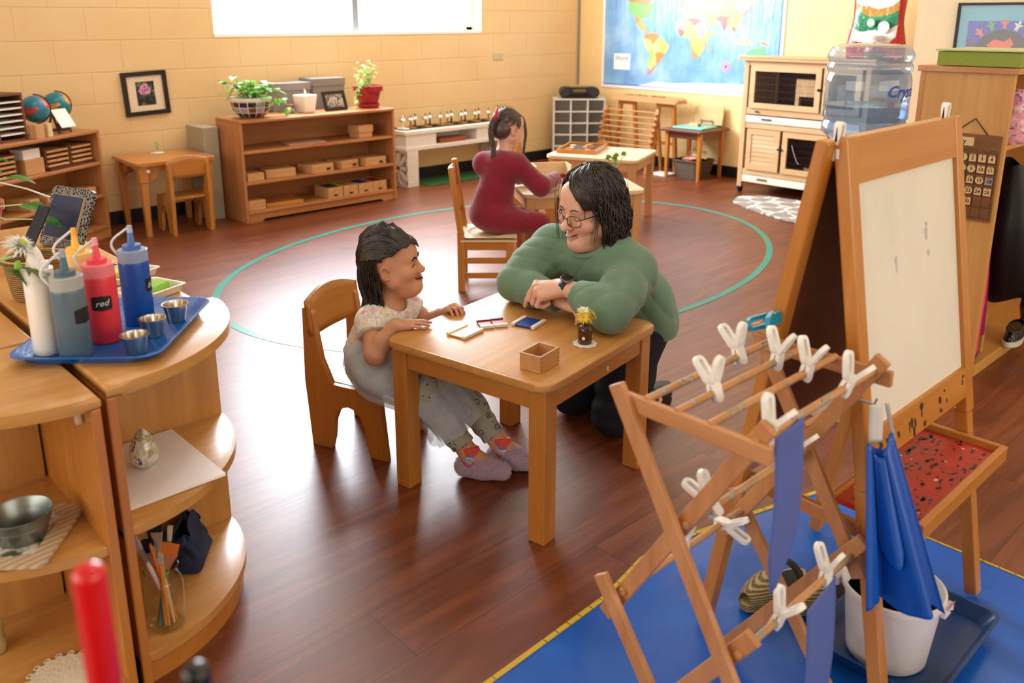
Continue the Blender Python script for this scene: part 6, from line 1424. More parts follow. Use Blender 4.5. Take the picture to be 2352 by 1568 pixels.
for hc, fc_, bc, L, kd, az, ln, lb in BR:
    a = R(az); base = jb + Vector((-.018 * math.cos(a), -.018 * math.sin(a), .007)); d = Vector((math.cos(a) * ln * 1.15, math.sin(a) * ln * 1.15, 1)).normalized(); L *= 1.06
    o = thing('paint_brush', lb, 'brush', base, 0, 'brushes in the glass jar'); P = lambda s: d * s
    obj('handle', MB().tube([P(0), P(L * .3), P(L * .62), P(L * .70)], [.003, .0052, .0056, .0036] if kd != 'stick' else [.003] * 4, 8), plain('handle_' + hc[1:], hc, .35), o, smooth=True)
    if kd == 'stick':
        obj('tip', MB().tube([P(L * .69), P(L * .85), P(L)], .003, 8), plain('handle_' + hc[1:], hc, .35), o, smooth=True); continue
    sd = d.cross(Vector((.68, .73, 0))).normalized(); w0, w1 = {'flat': (.006, .0125), 'fan': (.007, .017), 'pin': (.0035, .0048)}[kd]
    def flat(z0, z1, wa, wb, ta, tb):
        n_ = d.cross(sd).normalized(); mb = MB()
        V = [[mb.b.verts.new(P(z) + sd * sx_ * w_ + n_ * sy_ * t_) for sx_, sy_ in ((-1, -1), (1, -1), (1, 1), (-1, 1))] for z, w_, t_ in ((z0, wa, ta), (z1, wb, tb))]
        mb._f(V[0][::-1]); mb._f(V[1])
        for i in range(4): mb._f((V[0][i], V[0][(i + 1) % 4], V[1][(i + 1) % 4], V[1][i]))
        return mb
    obj('ferrule', flat(L * .69, L * .85, w0 * .8, w1, .0038, .0035), plain('ferrule_' + fc_[1:], fc_, .3, .6), o)
    obj('bristles', flat(L * .85, L, w1 * .98, w1 * 1.05, .0035, .003), plain('bristle_' + bc[1:], bc, .8), o)
# navy cloth: a crumpled folded cloth standing on edge
m, t, b = nt('navy_cloth'); n = noise(t, coords(t), 160, 3); n2 = noise(t, coords(t), 9, 3); r = ramp(t, n2, [(.35, '#101c38'), (.7, '#22375f')]); t.links.new(r.outputs[0], b.inputs[0]); b.inputs['Roughness'].default_value = .75; bump(t, b, n, .4, .003)
def cloth(u, v):
    a = 2 * PI * u; ca, sa = math.cos(a), math.sin(a); p = .6
    x = .078 * math.copysign(abs(ca) ** p, ca) * (1 + .10 * v) ; y = .040 * math.copysign(abs(sa) ** p, sa) * (1 - .55 * v)
    w_ = .007 * math.sin(5 * a + 9 * v) * v + .006 * math.sin(3 * a - 14 * v + 1) + .004 * math.sin(9 * a + 5 * v) * v
    return Vector((x + w_, y + w_ * .8 + .012 * v, .002 + .098 * v - .030 * max(0, ca) * v + .006 * math.sin(4 * a) * v))
mb = MB().grid(cloth, 72, 26, closed_u=True)
o = obj('navy_cloth', mb, m, None, (.715, 1.925, .0788), (0, 0, R(58)), smooth='all', solid=.004); tag(o, 'crumpled navy blue cloth beside the brush jar', 'cloth')
# zinc bowl on a glass tray
m, t, b = nt('leaf_print_glass'); n = noise(t, coords(t), 24, 3); r = ramp(t, n, [(.38, '#4a5a36'), (.48, '#d9d2c4'), (.56, '#e6e0d4'), (.64, '#6b3a3a'), (.7, '#8a9a6a')]); t.links.new(r.outputs[0], b.inputs[0]); b.inputs['Roughness'].default_value = .15
o = thing('patterned_tray', 'square leaf patterned glass tray under the zinc bowl', 'tray', (.305, 1.765, .3858), R(52))
obj('base', MB().prism(rrect(.15, .15, .006, 3), 0, .005), m, o)
m2, t2, b2_ = nt('ribbed_rim'); wv = N(t2, 'ShaderNodeTexWave', wave_type='BANDS', bands_direction='DIAGONAL'); t2.links.new(coords(t2), wv.inputs[0]); wv.inputs['Scale'].default_value = 28; r = ramp(t2, wv.outputs['Fac'], [(.35, '#c9a67e'), (.65, '#dcc8a8')]); t2.links.new(r.outputs[0], b2_.inputs[0]); b2_.inputs['Roughness'].default_value = .15; b2_.inputs['Alpha'].default_value = .8
obj('rim', MB().ring_prism(rrect(.215, .215, .008, 3), rrect(.15, .15, .006, 3), .004, .012), m2, o)
ZN = plain('galvanised_zinc', '#8e9692', .35, .9, vary=.15, vscale=14)
mb = MB().lathe([(0, 0), (.042, 0), (.044, .002), (.052, .030), (.0535, .0305), (.0535, .034), (.0535, .0345), (.055, .035), (.059, .052), (.061, .054), (.059, .0555), (.0565, .052), (.0525, .034), (.050, .030), (.042, .003), (0, .003)], n=44, cap=False)
o = obj('zinc_bowl', mb, ZN, None, (.325, 1.752, .3915), smooth=True); tag(o, 'ribbed galvanised zinc bowl standing on the leaf patterned tray', 'bowl')
P = [(.062 * (1 + .05 * math.cos(18 * a)) * math.cos(a), .062 * (1 + .05 * math.cos(18 * a)) * math.sin(a)) for a in [i * 2 * PI / 144 for i in range(144)]]
o = thing('lace_doily', 'round cream lace doily on the lowest board beside the red rod', 'doily', (.345, 1.705, .0788))
obj('cloth', MB().prism(P, 0, .003), plain('lace_cream', '#e2d6bd', .9, vary=.12, vscale=160, bmp=.8), o)
mb = MB()
for k in range(18): a = 2 * PI * k / 18; mb.tube([(.066 * math.cos(a) + .006 * math.cos(q), .066 * math.sin(a) + .006 * math.sin(q), .002) for q in [i * PI / 4 for i in range(8)]], .0012, 5, closed=True)
obj('lace_edge', mb, plain('lace_cream', '#e2d6bd', .9), o)
o = obj('bark_cup', MB().lathe([(0, 0), (.024, 0), (.026, .02), (.023, .04), (.026, .062), (.022, .062), (.02, .02), (0, .018)], n=24, cap=False), wood('bark', '#8a6a3a', '#d8c48a', 2, .7), None, (.262, 1.885, .0788), smooth=True); tag(o, 'pale bark covered wooden cup at the picture edge on the lowest board', 'cup')

# rods standing close to the camera
def rod(name, label, x, y, h_, r_, mt, cat):
    o = thing(name, label, cat, (x, y, 0))
    obj('shaft', MB().lathe([(0, 0), (r_, 0), (r_, h_ - r_ * .8)] + [(r_ * math.cos(R(a)), h_ - r_ * .8 + r_ * .8 * math.sin(R(a))) for a in range(15, 90, 15)] + [(0, h_)], n=28, cap=False), mt, o, smooth='all')
    return o
rod('red_pole', 'glossy red round ended pole standing close to the camera', .152, .617, .992, .0122, plain('red_gloss', '#d40a12', .22, coat=.5), 'pole')
rod('black_pole', 'black round ended pole just showing at the bottom edge', .186, .520, .945, .0100, plain('black_gloss', '#0d0d10', .22, coat=.4), 'pole')

# ---------------------------------------------------------------- people: bodies grown as one smooth distance-field surface
class Field:
    def __init__(s, lo, hi, h):
        s.lo = np.array(lo, np.float32); s.h = h
        s.n = [int(math.ceil((b - a) / h)) + 1 for a, b in zip(lo, hi)]
        s.ax = [np.float32(lo[i]) + h * np.arange(s.n[i], dtype=np.float32) for i in range(3)]
        s.d = np.full(s.n, 1.0, np.float32); s.frame()
    def frame(s, M=None, t=(0, 0, 0), sc=1.0):
        s.M = np.array(M if M is not None else np.eye(3), np.float32); s.t = np.array(t, np.float32); s.sc = sc; return s
    def world(s, q): return s.M @ (np.array(q, np.float32) * s.sc) + s.t
    def _op(s, c, rad, fn, k, mode):
        c = s.world(c); rad = rad * s.sc + k + 2.5 * s.h
        sl = []
        for i in range(3):
            a = max(0, int((c[i] - rad - s.lo[i]) / s.h)); b = min(s.n[i], int((c[i] + rad - s.lo[i]) / s.h) + 2)
            if b <= a: return s
            sl.append(slice(a, b))
        sl = tuple(sl)
        P = [s.ax[0][sl[0]][:, None, None] - s.t[0], s.ax[1][sl[1]][None, :, None] - s.t[1], s.ax[2][sl[2]][None, None, :] - s.t[2]]
        Q = [(P[0] * s.M[0, j] + P[1] * s.M[1, j] + P[2] * s.M[2, j]) / s.sc for j in range(3)]
        e = fn(Q) * s.sc; d = s.d[sl]
        if mode == 'add':
            if k > 0:
                h = np.clip(.5 + .5 * (d - e) / k, 0, 1); r = d + (e - d) * h - k * h * (1 - h)
            else: r = np.minimum(d, e)
        elif mode == 'sub':
            h = np.clip(.5 - .5 * (d + e) / k, 0, 1); r = d + (-e - d) * h + k * h * (1 - h)
        elif mode == 'int':
            r = np.maximum(d, e)
        else:  # displace
            r = d + e
        s.d[sl] = r; return s
    def cap(s, a, b, ra, rb=None, k=.01, mode='add'):
        a, b = np.array(a, np.float32), np.array(b, np.float32); rb = ra if rb is None else rb
        v = b - a; L = float(v @ v) + 1e-12
        def fn(Q):
            t = np.clip(((Q[0] - a[0]) * v[0] + (Q[1] - a[1]) * v[1] + (Q[2] - a[2]) * v[2]) / L, 0, 1)
            return np.sqrt((Q[0] - a[0] - v[0] * t) ** 2 + (Q[1] - a[1] - v[1] * t) ** 2 + (Q[2] - a[2] - v[2] * t) ** 2) - (ra + (rb - ra) * t)
        return s._op((a + b) / 2, math.sqrt(L) / 2 + max(ra, rb), fn, k, mode)
    def chain(s, pts, rad, k=.01):
        for i in range(len(pts) - 1): s.cap(pts[i], pts[i + 1], rad[i], rad[i + 1], k)
        return s
    def ell(s, c, r, k=.01, mode='add', rot=None):
        c = np.array(c, np.float32); r = np.array(r, np.float32); Rm = np.array(rot if rot is not None else np.eye(3), np.float32)
        def fn(Q):
            X = [Q[0] - c[0], Q[1] - c[1], Q[2] - c[2]]
            Y = [X[0] * Rm[0, j] + X[1] * Rm[1, j] + X[2] * Rm[2, j] for j in range(3)] if rot is not None else X
            k0 = np.sqrt((Y[0] / r[0]) ** 2 + (Y[1] / r[1]) ** 2 + (Y[2] / r[2]) ** 2)
            k1 = np.sqrt((Y[0] / r[0] ** 2) ** 2 + (Y[1] / r[1] ** 2) ** 2 + (Y[2] / r[2] ** 2) ** 2) + 1e-9
            return k0 * (k0 - 1) / k1
        return s._op(c, float(r.max()), fn, k, mode)
    def disp(s, c, rad, f): # f: displacement (metres) from world coordinates, fading out at the ball's edge
        c0 = np.array(c, np.float32)
        M, t, sc = s.M, s.t, s.sc; s.frame()
        def fn(Q):
            w_ = np.clip(1 - ((Q[0] - c0[0]) ** 2 + (Q[1] - c0[1]) ** 2 + (Q[2] - c0[2]) ** 2) / rad ** 2, 0, 1)
            return f(Q[0], Q[1], Q[2]) * w_
        s._op(c0, rad, fn, 0, 'disp'); s.M, s.t, s.sc = M, t, sc; return s
    def plane(s, p, n, c, rad): # cut away what lies beyond the plane, inside a ball
        p, n = np.array(p, np.float32), np.array(n, np.float32); n = n / np.linalg.norm(n); c = np.array(c, np.float32)
        def fn(Q):
            d = (Q[0] - p[0]) * n[0] + (Q[1] - p[1]) * n[1] + (Q[2] - p[2]) * n[2]
            inb = (Q[0] - c[0]) ** 2 + (Q[1] - c[1]) ** 2 + (Q[2] - c[2]) ** 2 < rad ** 2
            return np.where(inb, d, -9)
        return s._op(c, rad, fn, 0, 'int')
    def at(s, p):
        i = np.clip(((np.array(p) - s.lo) / s.h), 0, np.array(s.n) - 2); a = i.astype(int); f = i - a; r = 0
        for dx in (0, 1):
            for dy in (0, 1):
                for dz in (0, 1): r += s.d[a[0] + dx, a[1] + dy, a[2] + dz] * (f[0] if dx else 1 - f[0]) * (f[1] if dy else 1 - f[1]) * (f[2] if dz else 1 - f[2])
        return r
    def hit(s, p, d, far=.15): # first surface along a ray, world coordinates
        p, d = np.array(p, float), np.array(d, float); d /= np.linalg.norm(d); u = 0
        while u < far:
            v = s.at(p + d * u)
            if v < .0004: break
            u += max(.0004, min(v, .01) * .7)
        return p + d * u
    def hitl(s, x, z, off=.0, y0=.16): # hit on the face from in front, in the current local frame; returns world point
        q = s.hit(s.world((x, y0, z)), s.M @ np.array((0, -1, 0.)), .3); return q + (s.M @ np.array((0, off, 0)))
    def mesh(s):
        d, h = s.d, s.h; ins = d < 0; nx, ny, nz = s.n
        cnt = np.zeros((nx - 1, ny - 1, nz - 1), np.uint8)
        sl = lambda o, n: slice(o, n - 1 + o)
        for dx in (0, 1):
            for dy in (0, 1):
                for dz in (0, 1): cnt += ins[sl(dx, nx), sl(dy, ny), sl(dz, nz)]
        act = (cnt > 0) & (cnt < 8); I = np.argwhere(act).astype(np.int32)
        idx = np.full(act.shape, -1, np.int32); idx[act] = np.arange(len(I), dtype=np.int32)
        cor = np.array([(x, y, z) for x in (0, 1) for y in (0, 1) for z in (0, 1)])
        D = np.stack([d[I[:, 0] + c[0], I[:, 1] + c[1], I[:, 2] + c[2]] for c in cor], 1)
        pos = np.zeros((len(I), 3), np.float32); w_ = np.zeros(len(I), np.float32)
        for a in range(8):
            for b in range(a + 1, 8):
                if np.abs(cor[a] - cor[b]).sum() != 1: continue
                m_ = (D[:, a] < 0) != (D[:, b] < 0); t = np.where(m_, D[:, a] / (D[:, a] - D[:, b] + 1e-20), 0)
                pos += np.where(m_[:, None], cor[a] + t[:, None] * (cor[b] - cor[a]), 0); w_ += m_
        V = (I + pos / w_[:, None]) * h + s.lo
        F = []
        for ax in range(3):
            o1, o2 = [(1, 2), (2, 0), (0, 1)][ax]
            A = [slice(None)] * 3; B = [slice(None)] * 3; A[ax] = slice(0, -1); B[ax] = slice(1, None)
            for L in (A, B): L[o1] = slice(1, -1); L[o2] = slice(1, -1)
            ia, ib = ins[tuple(A)], ins[tuple(B)]; E = np.argwhere(ia != ib)
            fl = ia[E[:, 0], E[:, 1], E[:, 2]]; E = E.copy(); E[:, o1] += 1; E[:, o2] += 1
            def cell(a, b):
                Q = E.copy(); Q[:, o1] -= a; Q[:, o2] -= b; return idx[Q[:, 0], Q[:, 1], Q[:, 2]]
            q = np.stack([cell(1, 1), cell(0, 1), cell(0, 0), cell(1, 0)], 1); q[~fl] = q[~fl][:, ::-1]; F.append(q)
        F = np.concatenate(F); F = F[(F >= 0).all(1)]
        return V, F
def field_obj(name, F, mat, parent=None, tint=None, relax=1):
    V, Q = F.mesh()
    if relax:   # one light smoothing pass
        for _ in range(relax):
            S = np.zeros_like(V); n = np.zeros(len(V), np.float32)
            for a in range(4):
                b = (a + 1) % 4
                np.add.at(S, Q[:, a], V[Q[:, b]]); np.add.at(S, Q[:, b], V[Q[:, a]]); np.add.at(n, Q[:, a], 1); np.add.at(n, Q[:, b], 1)
            V = V * .5 + .5 * S / np.maximum(n, 1)[:, None]
    me = bpy.data.meshes.new(name); o0 = np.array(parent.location if parent else (0, 0, 0), np.float32)
    me.vertices.add(len(V)); me.vertices.foreach_set('co', (V - o0).astype(np.float32).ravel())
    me.loops.add(len(Q) * 4); me.loops.foreach_set('vertex_index', Q.astype(np.int32).ravel())
    me.polygons.add(len(Q)); me.polygons.foreach_set('loop_start', np.arange(0, len(Q) * 4, 4, dtype=np.int32))
    me.update(calc_edges=True); me.validate(); me.polygons.foreach_set('use_smooth', [True] * len(me.polygons))
    me.materials.append(mat)
    if tint is not None:
        at = me.color_attributes.new('tint', 'FLOAT_COLOR', 'POINT'); cc_ = np.ones((len(V), 4), np.float32); cc_[:, :3] = tint(V); at.data.foreach_set('color', cc_.ravel())
    o = bpy.data.objects.new(name, me); COL.objects.link(o)
    if parent: o.parent = parent
    return o
def skin_mat(name, rough=.5):
    m, t, b = nt(name); a = N(t, 'ShaderNodeVertexColor', layer_name='tint'); n = noise(t, coords(t), 45, 3)
    r = ramp(t, n, [(.3, (.93, .88, .86)), (.7, (1, 1, 1))]); t.links.new(mix(t, 1., a.outputs[0], r.outputs[0], 'MULTIPLY'), b.inputs[0])
    b.inputs['Roughness'].default_value = rough; b.inputs['Subsurface Weight'].default_value = .25; b.inputs['Subsurface Radius'].default_value = (.010, .004, .0025); b.inputs['Subsurface Scale'].default_value = .8
    bump(t, b, noise(t, coords(t), 260, 2), .12, .001); return m
def axes(f, up=(0, 0, 1)):
    y = Vector(f).normalized(); z = Vector(up); x = y.cross(z).normalized(); z = x.cross(y).normalized()
    return np.array(Matrix((x, y, z)).transposed(), np.float32)
def head_shape(F, child=False, smile=.0, plump=0., ear=1.):
    zk = CHZ if child else 1.
    class _L:
        def cap(s, a, b, *r, **k): F.cap(low_z(a, zk), low_z(b, zk), *r, **k); return s
        def ell(s, c, *r, **k): F.ell(low_z(c, zk), *r, **k); return s
    F0, F_ = F, _L()
    _head(F_, child, smile, plump, ear)
def low_z(p, k): return (p[0], p[1], p[2] * k if p[2] < 0 else p[2])
CHZ = .86
def _head(F, child, smile, plump, ear):
    F.ell((0, -.014, .040), (.074, .094, .086), .02).ell((0, -.03, .025), (.070, .078, .080), .03)
    F.ell((0, .024, -.028), (.060 + .004 * plump, .066, .082), .03)
    for s in (-1, 1):
        F.cap((s * (.050 + .004 * plump), .012, -.052), (s * .014, .070, -.094), .026 + .004 * plump, .018, .022)
        F.ell((s * (.036 + .003 * plump), .062, -.030 + .004 * smile), (.027 + .006 * plump, .027 + .004 * smile, .027), .018)
    F.ell((0, .076, -.097), (.021, .020, .018), .016)
    F.cap((-.036, .077, .028), (.036, .077, .028), .013, .013, .02)
    F.ell((0, .052, .065), (.058, .040, .045), .03)
    if plump: F.ell((0, .035, -.112), (.046, .048, .030), .03)
    nl, nw = (.6, .95) if child else (1., 1.)
    F.cap((0, .086, .014), (0, .092 + .022 * nl, -.022 - .006 * nl), .0085, .0125 * nw, .012); F.ell((0, .094 + .020 * nl, -.028), (.0125 * nw, .0125, .0105), .007)
    for s in (-1, 1): F.ell((s * .0125 * nw, .090 + .012 * nl, -.032), (.0082, .0105, .0080), .006)
    for s in (-1, 1):
        F.ell((s * .031, .096, .006), (.018, .013, .010), .010, 'sub'); F.ell((s * .031, .0745, .003), (.0150, .0145, .0120), .005)
        F.ell((s * .0060, .093 + .014 * nl, -.0385), (.0032, .004, .0022), .002, 'sub')
    F.cap((-.022, .086, -.056 + .007 * smile), (0, .0975, -.058), .0055, .0072, .006).cap((.022, .086, -.056 + .007 * smile), (0, .0975, -.058), .0055, .0072, .006)
    if smile > 1:
        for s in (-1, 1): F.cap((s * .026, .088, -.0545), (0, .1045, -.0640), .0045, .0062, .003, 'sub')
    F.cap((-.018, .084, -.068 + .004 * smile), (0, .0945, -.0725), .0055, .0078, .006).cap((.018, .084, -.068 + .004 * smile), (0, .0945, -.0725), .0055, .0078, .006)
    for s in (-1, 1):
        F.ell((s * .0745, -.008, -.006), (.011 * ear, .023 * ear, .033 * ear), .006, 'add', np.array(Euler((R(-12), 0, R(s * 22))).to_matrix())); F.ell((s * .0845, -.004, -.002), (.0085, .0135 * ear, .021 * ear), .004, 'sub'); F.ell((s * .0765, -.012, -.010), (.007, .006, .012), .004); F.ell((s * .071, .006, -.030), (.008, .009, .012), .006)
def hand_pts(side, curls, spread=(8, 2, -4, -11), thumb=((.020, .026, -.006), (.048, .050, -.012), (.072, .056, -.022), (.092, .052, -.030))):
    """local: fingers +x, back of the hand +z, thumb toward +y * side; returns joint chains"""
    mcp = [(.084, .030, .0), (.089, .009, .004), (.084, -.012, .002), (.075, -.031, -.004)]; ln = [(.042, .026, .021), (.046, .029, .022), (.043, .027, .021), (.034, .021, .018)]
    out = []
    for q, l, cu_, sp_ in zip(mcp, ln, curls, spread):
        p = np.array(q, float); ch = [p.copy()]; a = 0
        for L, c_ in zip(l, cu_):
            a += R(c_); d = np.array((math.cos(a) * math.cos(R(sp_)), math.cos(a) * math.sin(R(sp_)), -math.sin(a))); p = p + d * L; ch.append(p.copy())
        out.append(ch)
    out.append([np.array(q, float) for q in thumb])
    for ch in out:
        for q in ch: q[1] *= side
    return out
def hand_shape(F, side, curls, rs=1.0, **k):
    H = hand_pts(side, curls, **k)
    for ch in H[:4]: F.cap((.004, ch[0][1] * .45, -.004), ch[0] - np.array((.004, 0, .004)), .0155 * rs, .0125 * rs, .014)
    F.ell((.048, .0 * side, -.008), (.046, .036, .013), .012)
    for ch, r0 in zip(H[:4], (.0090, .0093, .0088, .0078)): F.chain(ch, [r0 * rs, r0 * .96 * rs, r0 * .88 * rs, r0 * .74 * rs], .0035)
    F.chain(H[4], [.0150 * rs, .0125 * rs, .0105 * rs, .0085 * rs], .008)
    for ch, r0 in zip(H[:4], (.0090, .0093, .0088, .0078)): F.ell(ch[0] + np.array((0, 0, .004)), (.009, .008, .006), .006)
    return H
def nails(parent, F, H, M, t, sc, mt, rs=1.):
    for j, ch in enumerate(H):
        a, b_ = ch[-2], ch[-1]; d = (b_ - a); L = np.linalg.norm(d); d = d / L
        up = np.array((0, 0, 1.)) - d * d[2]; up /= np.linalg.norm(up); s_ = np.cross(up, d); r0 = (.0068 if j < 4 else .008) * rs
        c = b_ - d * .001 + up * r0 * .62
        P = [np.array(M, float) @ ((c + d * (.0045 * math.cos(q)) + s_ * (.0036 * math.sin(q)) - up * (.0016 * abs(math.sin(q)) ** 2)) * sc) + np.array(t, float) for q in [i * PI / 5 for i in range(10)]]
        mb = MB(); mb._f([mb.b.verts.new(Vector(p) - parent.location) for p in P]); obj('fingernail', mb, mt, parent, solid=.0008, smooth='all')
def outside(F, p, c, r):
    """push a hair point (world) out of the skin, away from the head centre"""
    p, c = np.array(p, float), np.array(c, float); d = p - c; d /= np.linalg.norm(d)
    for _ in range(7):
        v = F.at(p)
        if v >= r: break
        p = p + d * max(.0015, r - v)
    return p
def strands(mb, paths, r, n=4, taper=.35):
    for p in paths:
        k = len(p); mb.tube(p, [r * (taper + (1 - taper) * math.sin(PI * min(1, .12 + .80 * i / (k - 1)) )) if i < k - 1 else r * .15 for i in range(k)], n, cap=False)
def hair_mat(name, c1, c2, rough=.38):
    m, t, b = nt(name); n = noise(t, coords(t), 55, 3); r = ramp(t, n, [(.3, c1), (.72, c2)]); t.links.new(r.outputs[0], b.inputs[0]); b.inputs['Roughness'].default_value = rough; b.inputs['Specular IOR Level'].default_value = .7; return m
def lc(c): return np.array(lin(c), np.float32)
def near_line(Q, a, b, r):
    a, b = np.array(a), np.array(b); v = b - a; t = np.clip(((Q - a) @ v) / (v @ v), 0, 1); return np.clip(1.6 - 1.6 * np.linalg.norm(Q - a - t[:, None] * v, axis=1) / r, 0, 1)
def face_tint(M, t, sc, base, lip, cheek, cheek_w=.5, teeth=False, smile=0., zk=1.):
    bs, lp, ck = lc(base), lc(lip), lc(cheek)
    def f(V):
        Q = ((V - np.array(t, np.float32)) @ np.array(M, np.float32)) / sc; Q[:, 2] = np.where(Q[:, 2] < 0, Q[:, 2] / zk, Q[:, 2]); out = np.tile(bs, (len(V), 1))
        near = (np.abs(Q[:, 0]) < .12) & (Q[:, 1] > -.06) & (Q[:, 1] < .15) & (np.abs(Q[:, 2]) < .16)
        for s in (-1, 1):
            w_ = np.clip(1.2 - np.linalg.norm((Q - np.array((s * .042, .075, -.022))) / np.array((.034, .05, .030)), axis=1), 0, 1) * cheek_w * near
            out = out * (1 - w_[:, None]) + ck * w_[:, None]
            w_ = np.clip(1.3 - np.linalg.norm((Q - np.array((s * .082, -.004, -.004))) / np.array((.014, .03, .036)), axis=1), 0, 1) * .5
            out = out * (1 - w_[:, None]) + ck * w_[:, None]
        w_ = np.clip(1.25 - np.linalg.norm((Q - np.array((0, .108, -.026))) / np.array((.016, .018, .014)), axis=1), 0, 1) * .45 * cheek_w * 2; out = out * (1 - w_[:, None]) + ck * w_[:, None]
        w_ = np.zeros(len(V))
        for s in (-1, 1):
            w_ = np.maximum(w_, near_line(Q, (s * .023, .086, -.056 + .007 * smile), (0, .0985, -.0585), .0095)); w_ = np.maximum(w_, near_line(Q, (s * .019, .084, -.068 + .004 * smile), (0, .0955, -.0725), .0095))
        w_ = w_ * (Q[:, 1] > .074); out = out * (1 - .85 * w_[:, None]) + lp * .85 * w_[:, None]
        return out
    return f
def ear_detail(parent, M, t, sc, mt, ear=1., zk=1.):
    for s in (-1, 1):
        L = lambda y, z, d: Vector(np.array(M, float) @ (np.array((s * (.0815 + d + .10 * (-y)), -.006 + y * ear, (z * ear - .006) * (zk if z * ear - .006 < 0 else 1))) * sc) + np.array(t, float)) - parent.location
        obj('ear_rim', MB().tube([L(.012, .004, -.002), L(.012, .018, .0), L(.006, .029, .001), L(-.006, .031, .002), L(-.015, .022, .002), L(-.0175, .006, .002), L(-.014, -.010, .001), L(-.006, -.022, .0), L(.003, -.029, -.002), L(.008, -.024, -.004)], [.0022, .003, .0034, .0036, .0036, .0034, .0032, .0036, .0046, .003], 8), mt, parent, smooth='all')
        obj('ear_fold', MB().tube([L(.002, .018, -.003), L(-.007, .014, -.003), L(-.009, .002, -.003), L(-.006, -.010, -.003), L(.003, -.014, -.003), L(.009, -.008, -.002)], [.002, .003, .003, .003, .003, .0026], 7), mt, parent, smooth='all')
LASH = plain('lash_dark', '#1a110e', .6)
def face_lines(parent, F, parts):
    """lashes, brows, mouth and teeth laid on the face: (name, material, [(x, z)...], radius, offset)"""
    for nm, mt, pts, r_, off in parts:
        P = [Vector(F.hitl(x, z, off)) - parent.location for x, z in pts]; k = len(P)
        obj(nm, MB().tube(P, [r_ * (.35 + .65 * math.sin(PI * (i + .6) / (k + .2))) for i in range(k)], 7), mt, parent, smooth='all')

# ================================================================ the woman kneeling at the table
WM = thing('person', 'woman in a sage green sweater and glasses kneeling at the child table, pointing', 'person', (2.25, 1.78, 0))
def lw(*p): return np.array(p, np.float32)
HW, WT, WS = axes((-.965, .110, -.19), (-.05, -.05, 1)), lw(2.050, 1.804, .787), .97
B = Field((1.70, 1.40, -.01), (2.72, 2.14, .93), .003)
B.frame(HW, WT, WS); head_shape(B, plump=1., smile=.5)
B.frame().cap((2.078, 1.806, .73), (2.100, 1.80, .635), .056, .064, .03)
shL, shR = lw(2.108, 1.665, .598), lw(2.072, 1.985, .628); elL, elR = lw(1.868, 1.550, .538), lw(1.872, 1.966, .537); wrL, wrR = lw(1.868, 1.735, .580), lw(1.880, 1.765, .527)
B.cap((2.17, 1.80, .58), (2.25, 1.79, .36), .09, .10, .05)
for a, b_, c_ in ((shL, elL, wrL), (shR, elR, wrR)): B.chain([a, b_], [.045, .040], .03); B.chain([b_, b_ + (c_ - b_) * .45, c_], [.040, .037, .026], .02); B.cap((2.14, 1.80, .61), a, .06, .045, .04)
for hip, kn, an in (((2.235, 1.735, .33), (2.10, 1.715, .075), (2.30, 1.74, .06)), ((2.27, 1.87, .33), (2.12, 1.925, .075), (2.33, 1.90, .06))):
    B.chain([hip, kn], [.075, .055], .03); B.chain([kn, an], [.052, .034], .02); B.cap(an, (an[0] + .12, an[1], .04), .036, .026, .02)
xh = Vector((-.72, .68, -.10)).normalized(); zh = Vector((-.30, -.10, .95)); zh = (zh - xh * zh.dot(xh)).normalized(); yh = zh.cross(xh)
ML = np.array(Matrix((xh, yh, zh)).transposed(), np.float32)
B.frame(ML, wrL, 1.06); CL = ((58, 8, 4), (66, 82, 40), (70, 88, 45), (68, 88, 45))
HL = hand_shape(B, -1, CL, 1.05, thumb=((.020, .026, -.006), (.045, .040, -.024), (.066, .036, -.042), (.082, .022, -.052)))
xr = Vector((.06, -.99, .02)).normalized(); zr = Vector((0, 0, 1)); yr_ = zr.cross(xr); MR = np.array(Matrix((xr, yr_, zr)).transposed(), np.float32)
B.frame(MR, wrR, .92); HR = hand_shape(B, 1, ((40, 50, 30),) * 4, 1.0)
SKW = skin_mat('skin_fair', .48)
ft = face_tint(HW, WT, WS, '#e2b49b', '#b8645c', '#d08574', .55, smile=.5)
body = field_obj('body', B, SKW, WM, ft)
B.frame(HW, WT, WS)
MO = plain('mouth_dark', '#4a1a18', .5); TEETH = plain('teeth', '#efe8dc', .3); BRW = plain('brow_brown', '#4a342a', .7)
pr = []
for s in (-1, 1):
    pr.append(('eyelashes', LASH, [(s * x, z) for x, z in ((.017, -.002), (.024, -.0055), (.031, -.0070), (.038, -.0055), (.045, -.001))], .0011, .0006))
    pr.append(('eyelid_crease', plain('crease', '#a8705c', .6), [(s * x, z) for x, z in ((.018, .006), (.025, .011), (.032, .012), (.040, .010), (.046, .005))], .0008, .0))
    pr.append(('eyebrow', BRW, [(s * x, z) for x, z in ((.014, .026), (.024, .031), (.036, .033), (.046, .029))], .0024, .0004))
pr += [('mouth', MO, [(x, -.0635 + .0040 * (abs(x) / .024) ** 2) for x in (-.024, -.016, -.008, 0, .008, .016, .024)], .0030, -.0006), ('teeth', TEETH, [(x, -.0615 + .0036 * (abs(x) / .02) ** 2) for x in (-.014, -.007, 0, .007, .014)], .0016, .0012)]
face_lines(body, B, pr) if False else face_lines(WM, B, pr)
nails(WM, B, HL, ML, wrL, 1.06, plain('nail_pink', '#e8bfae', .25), 1.05)
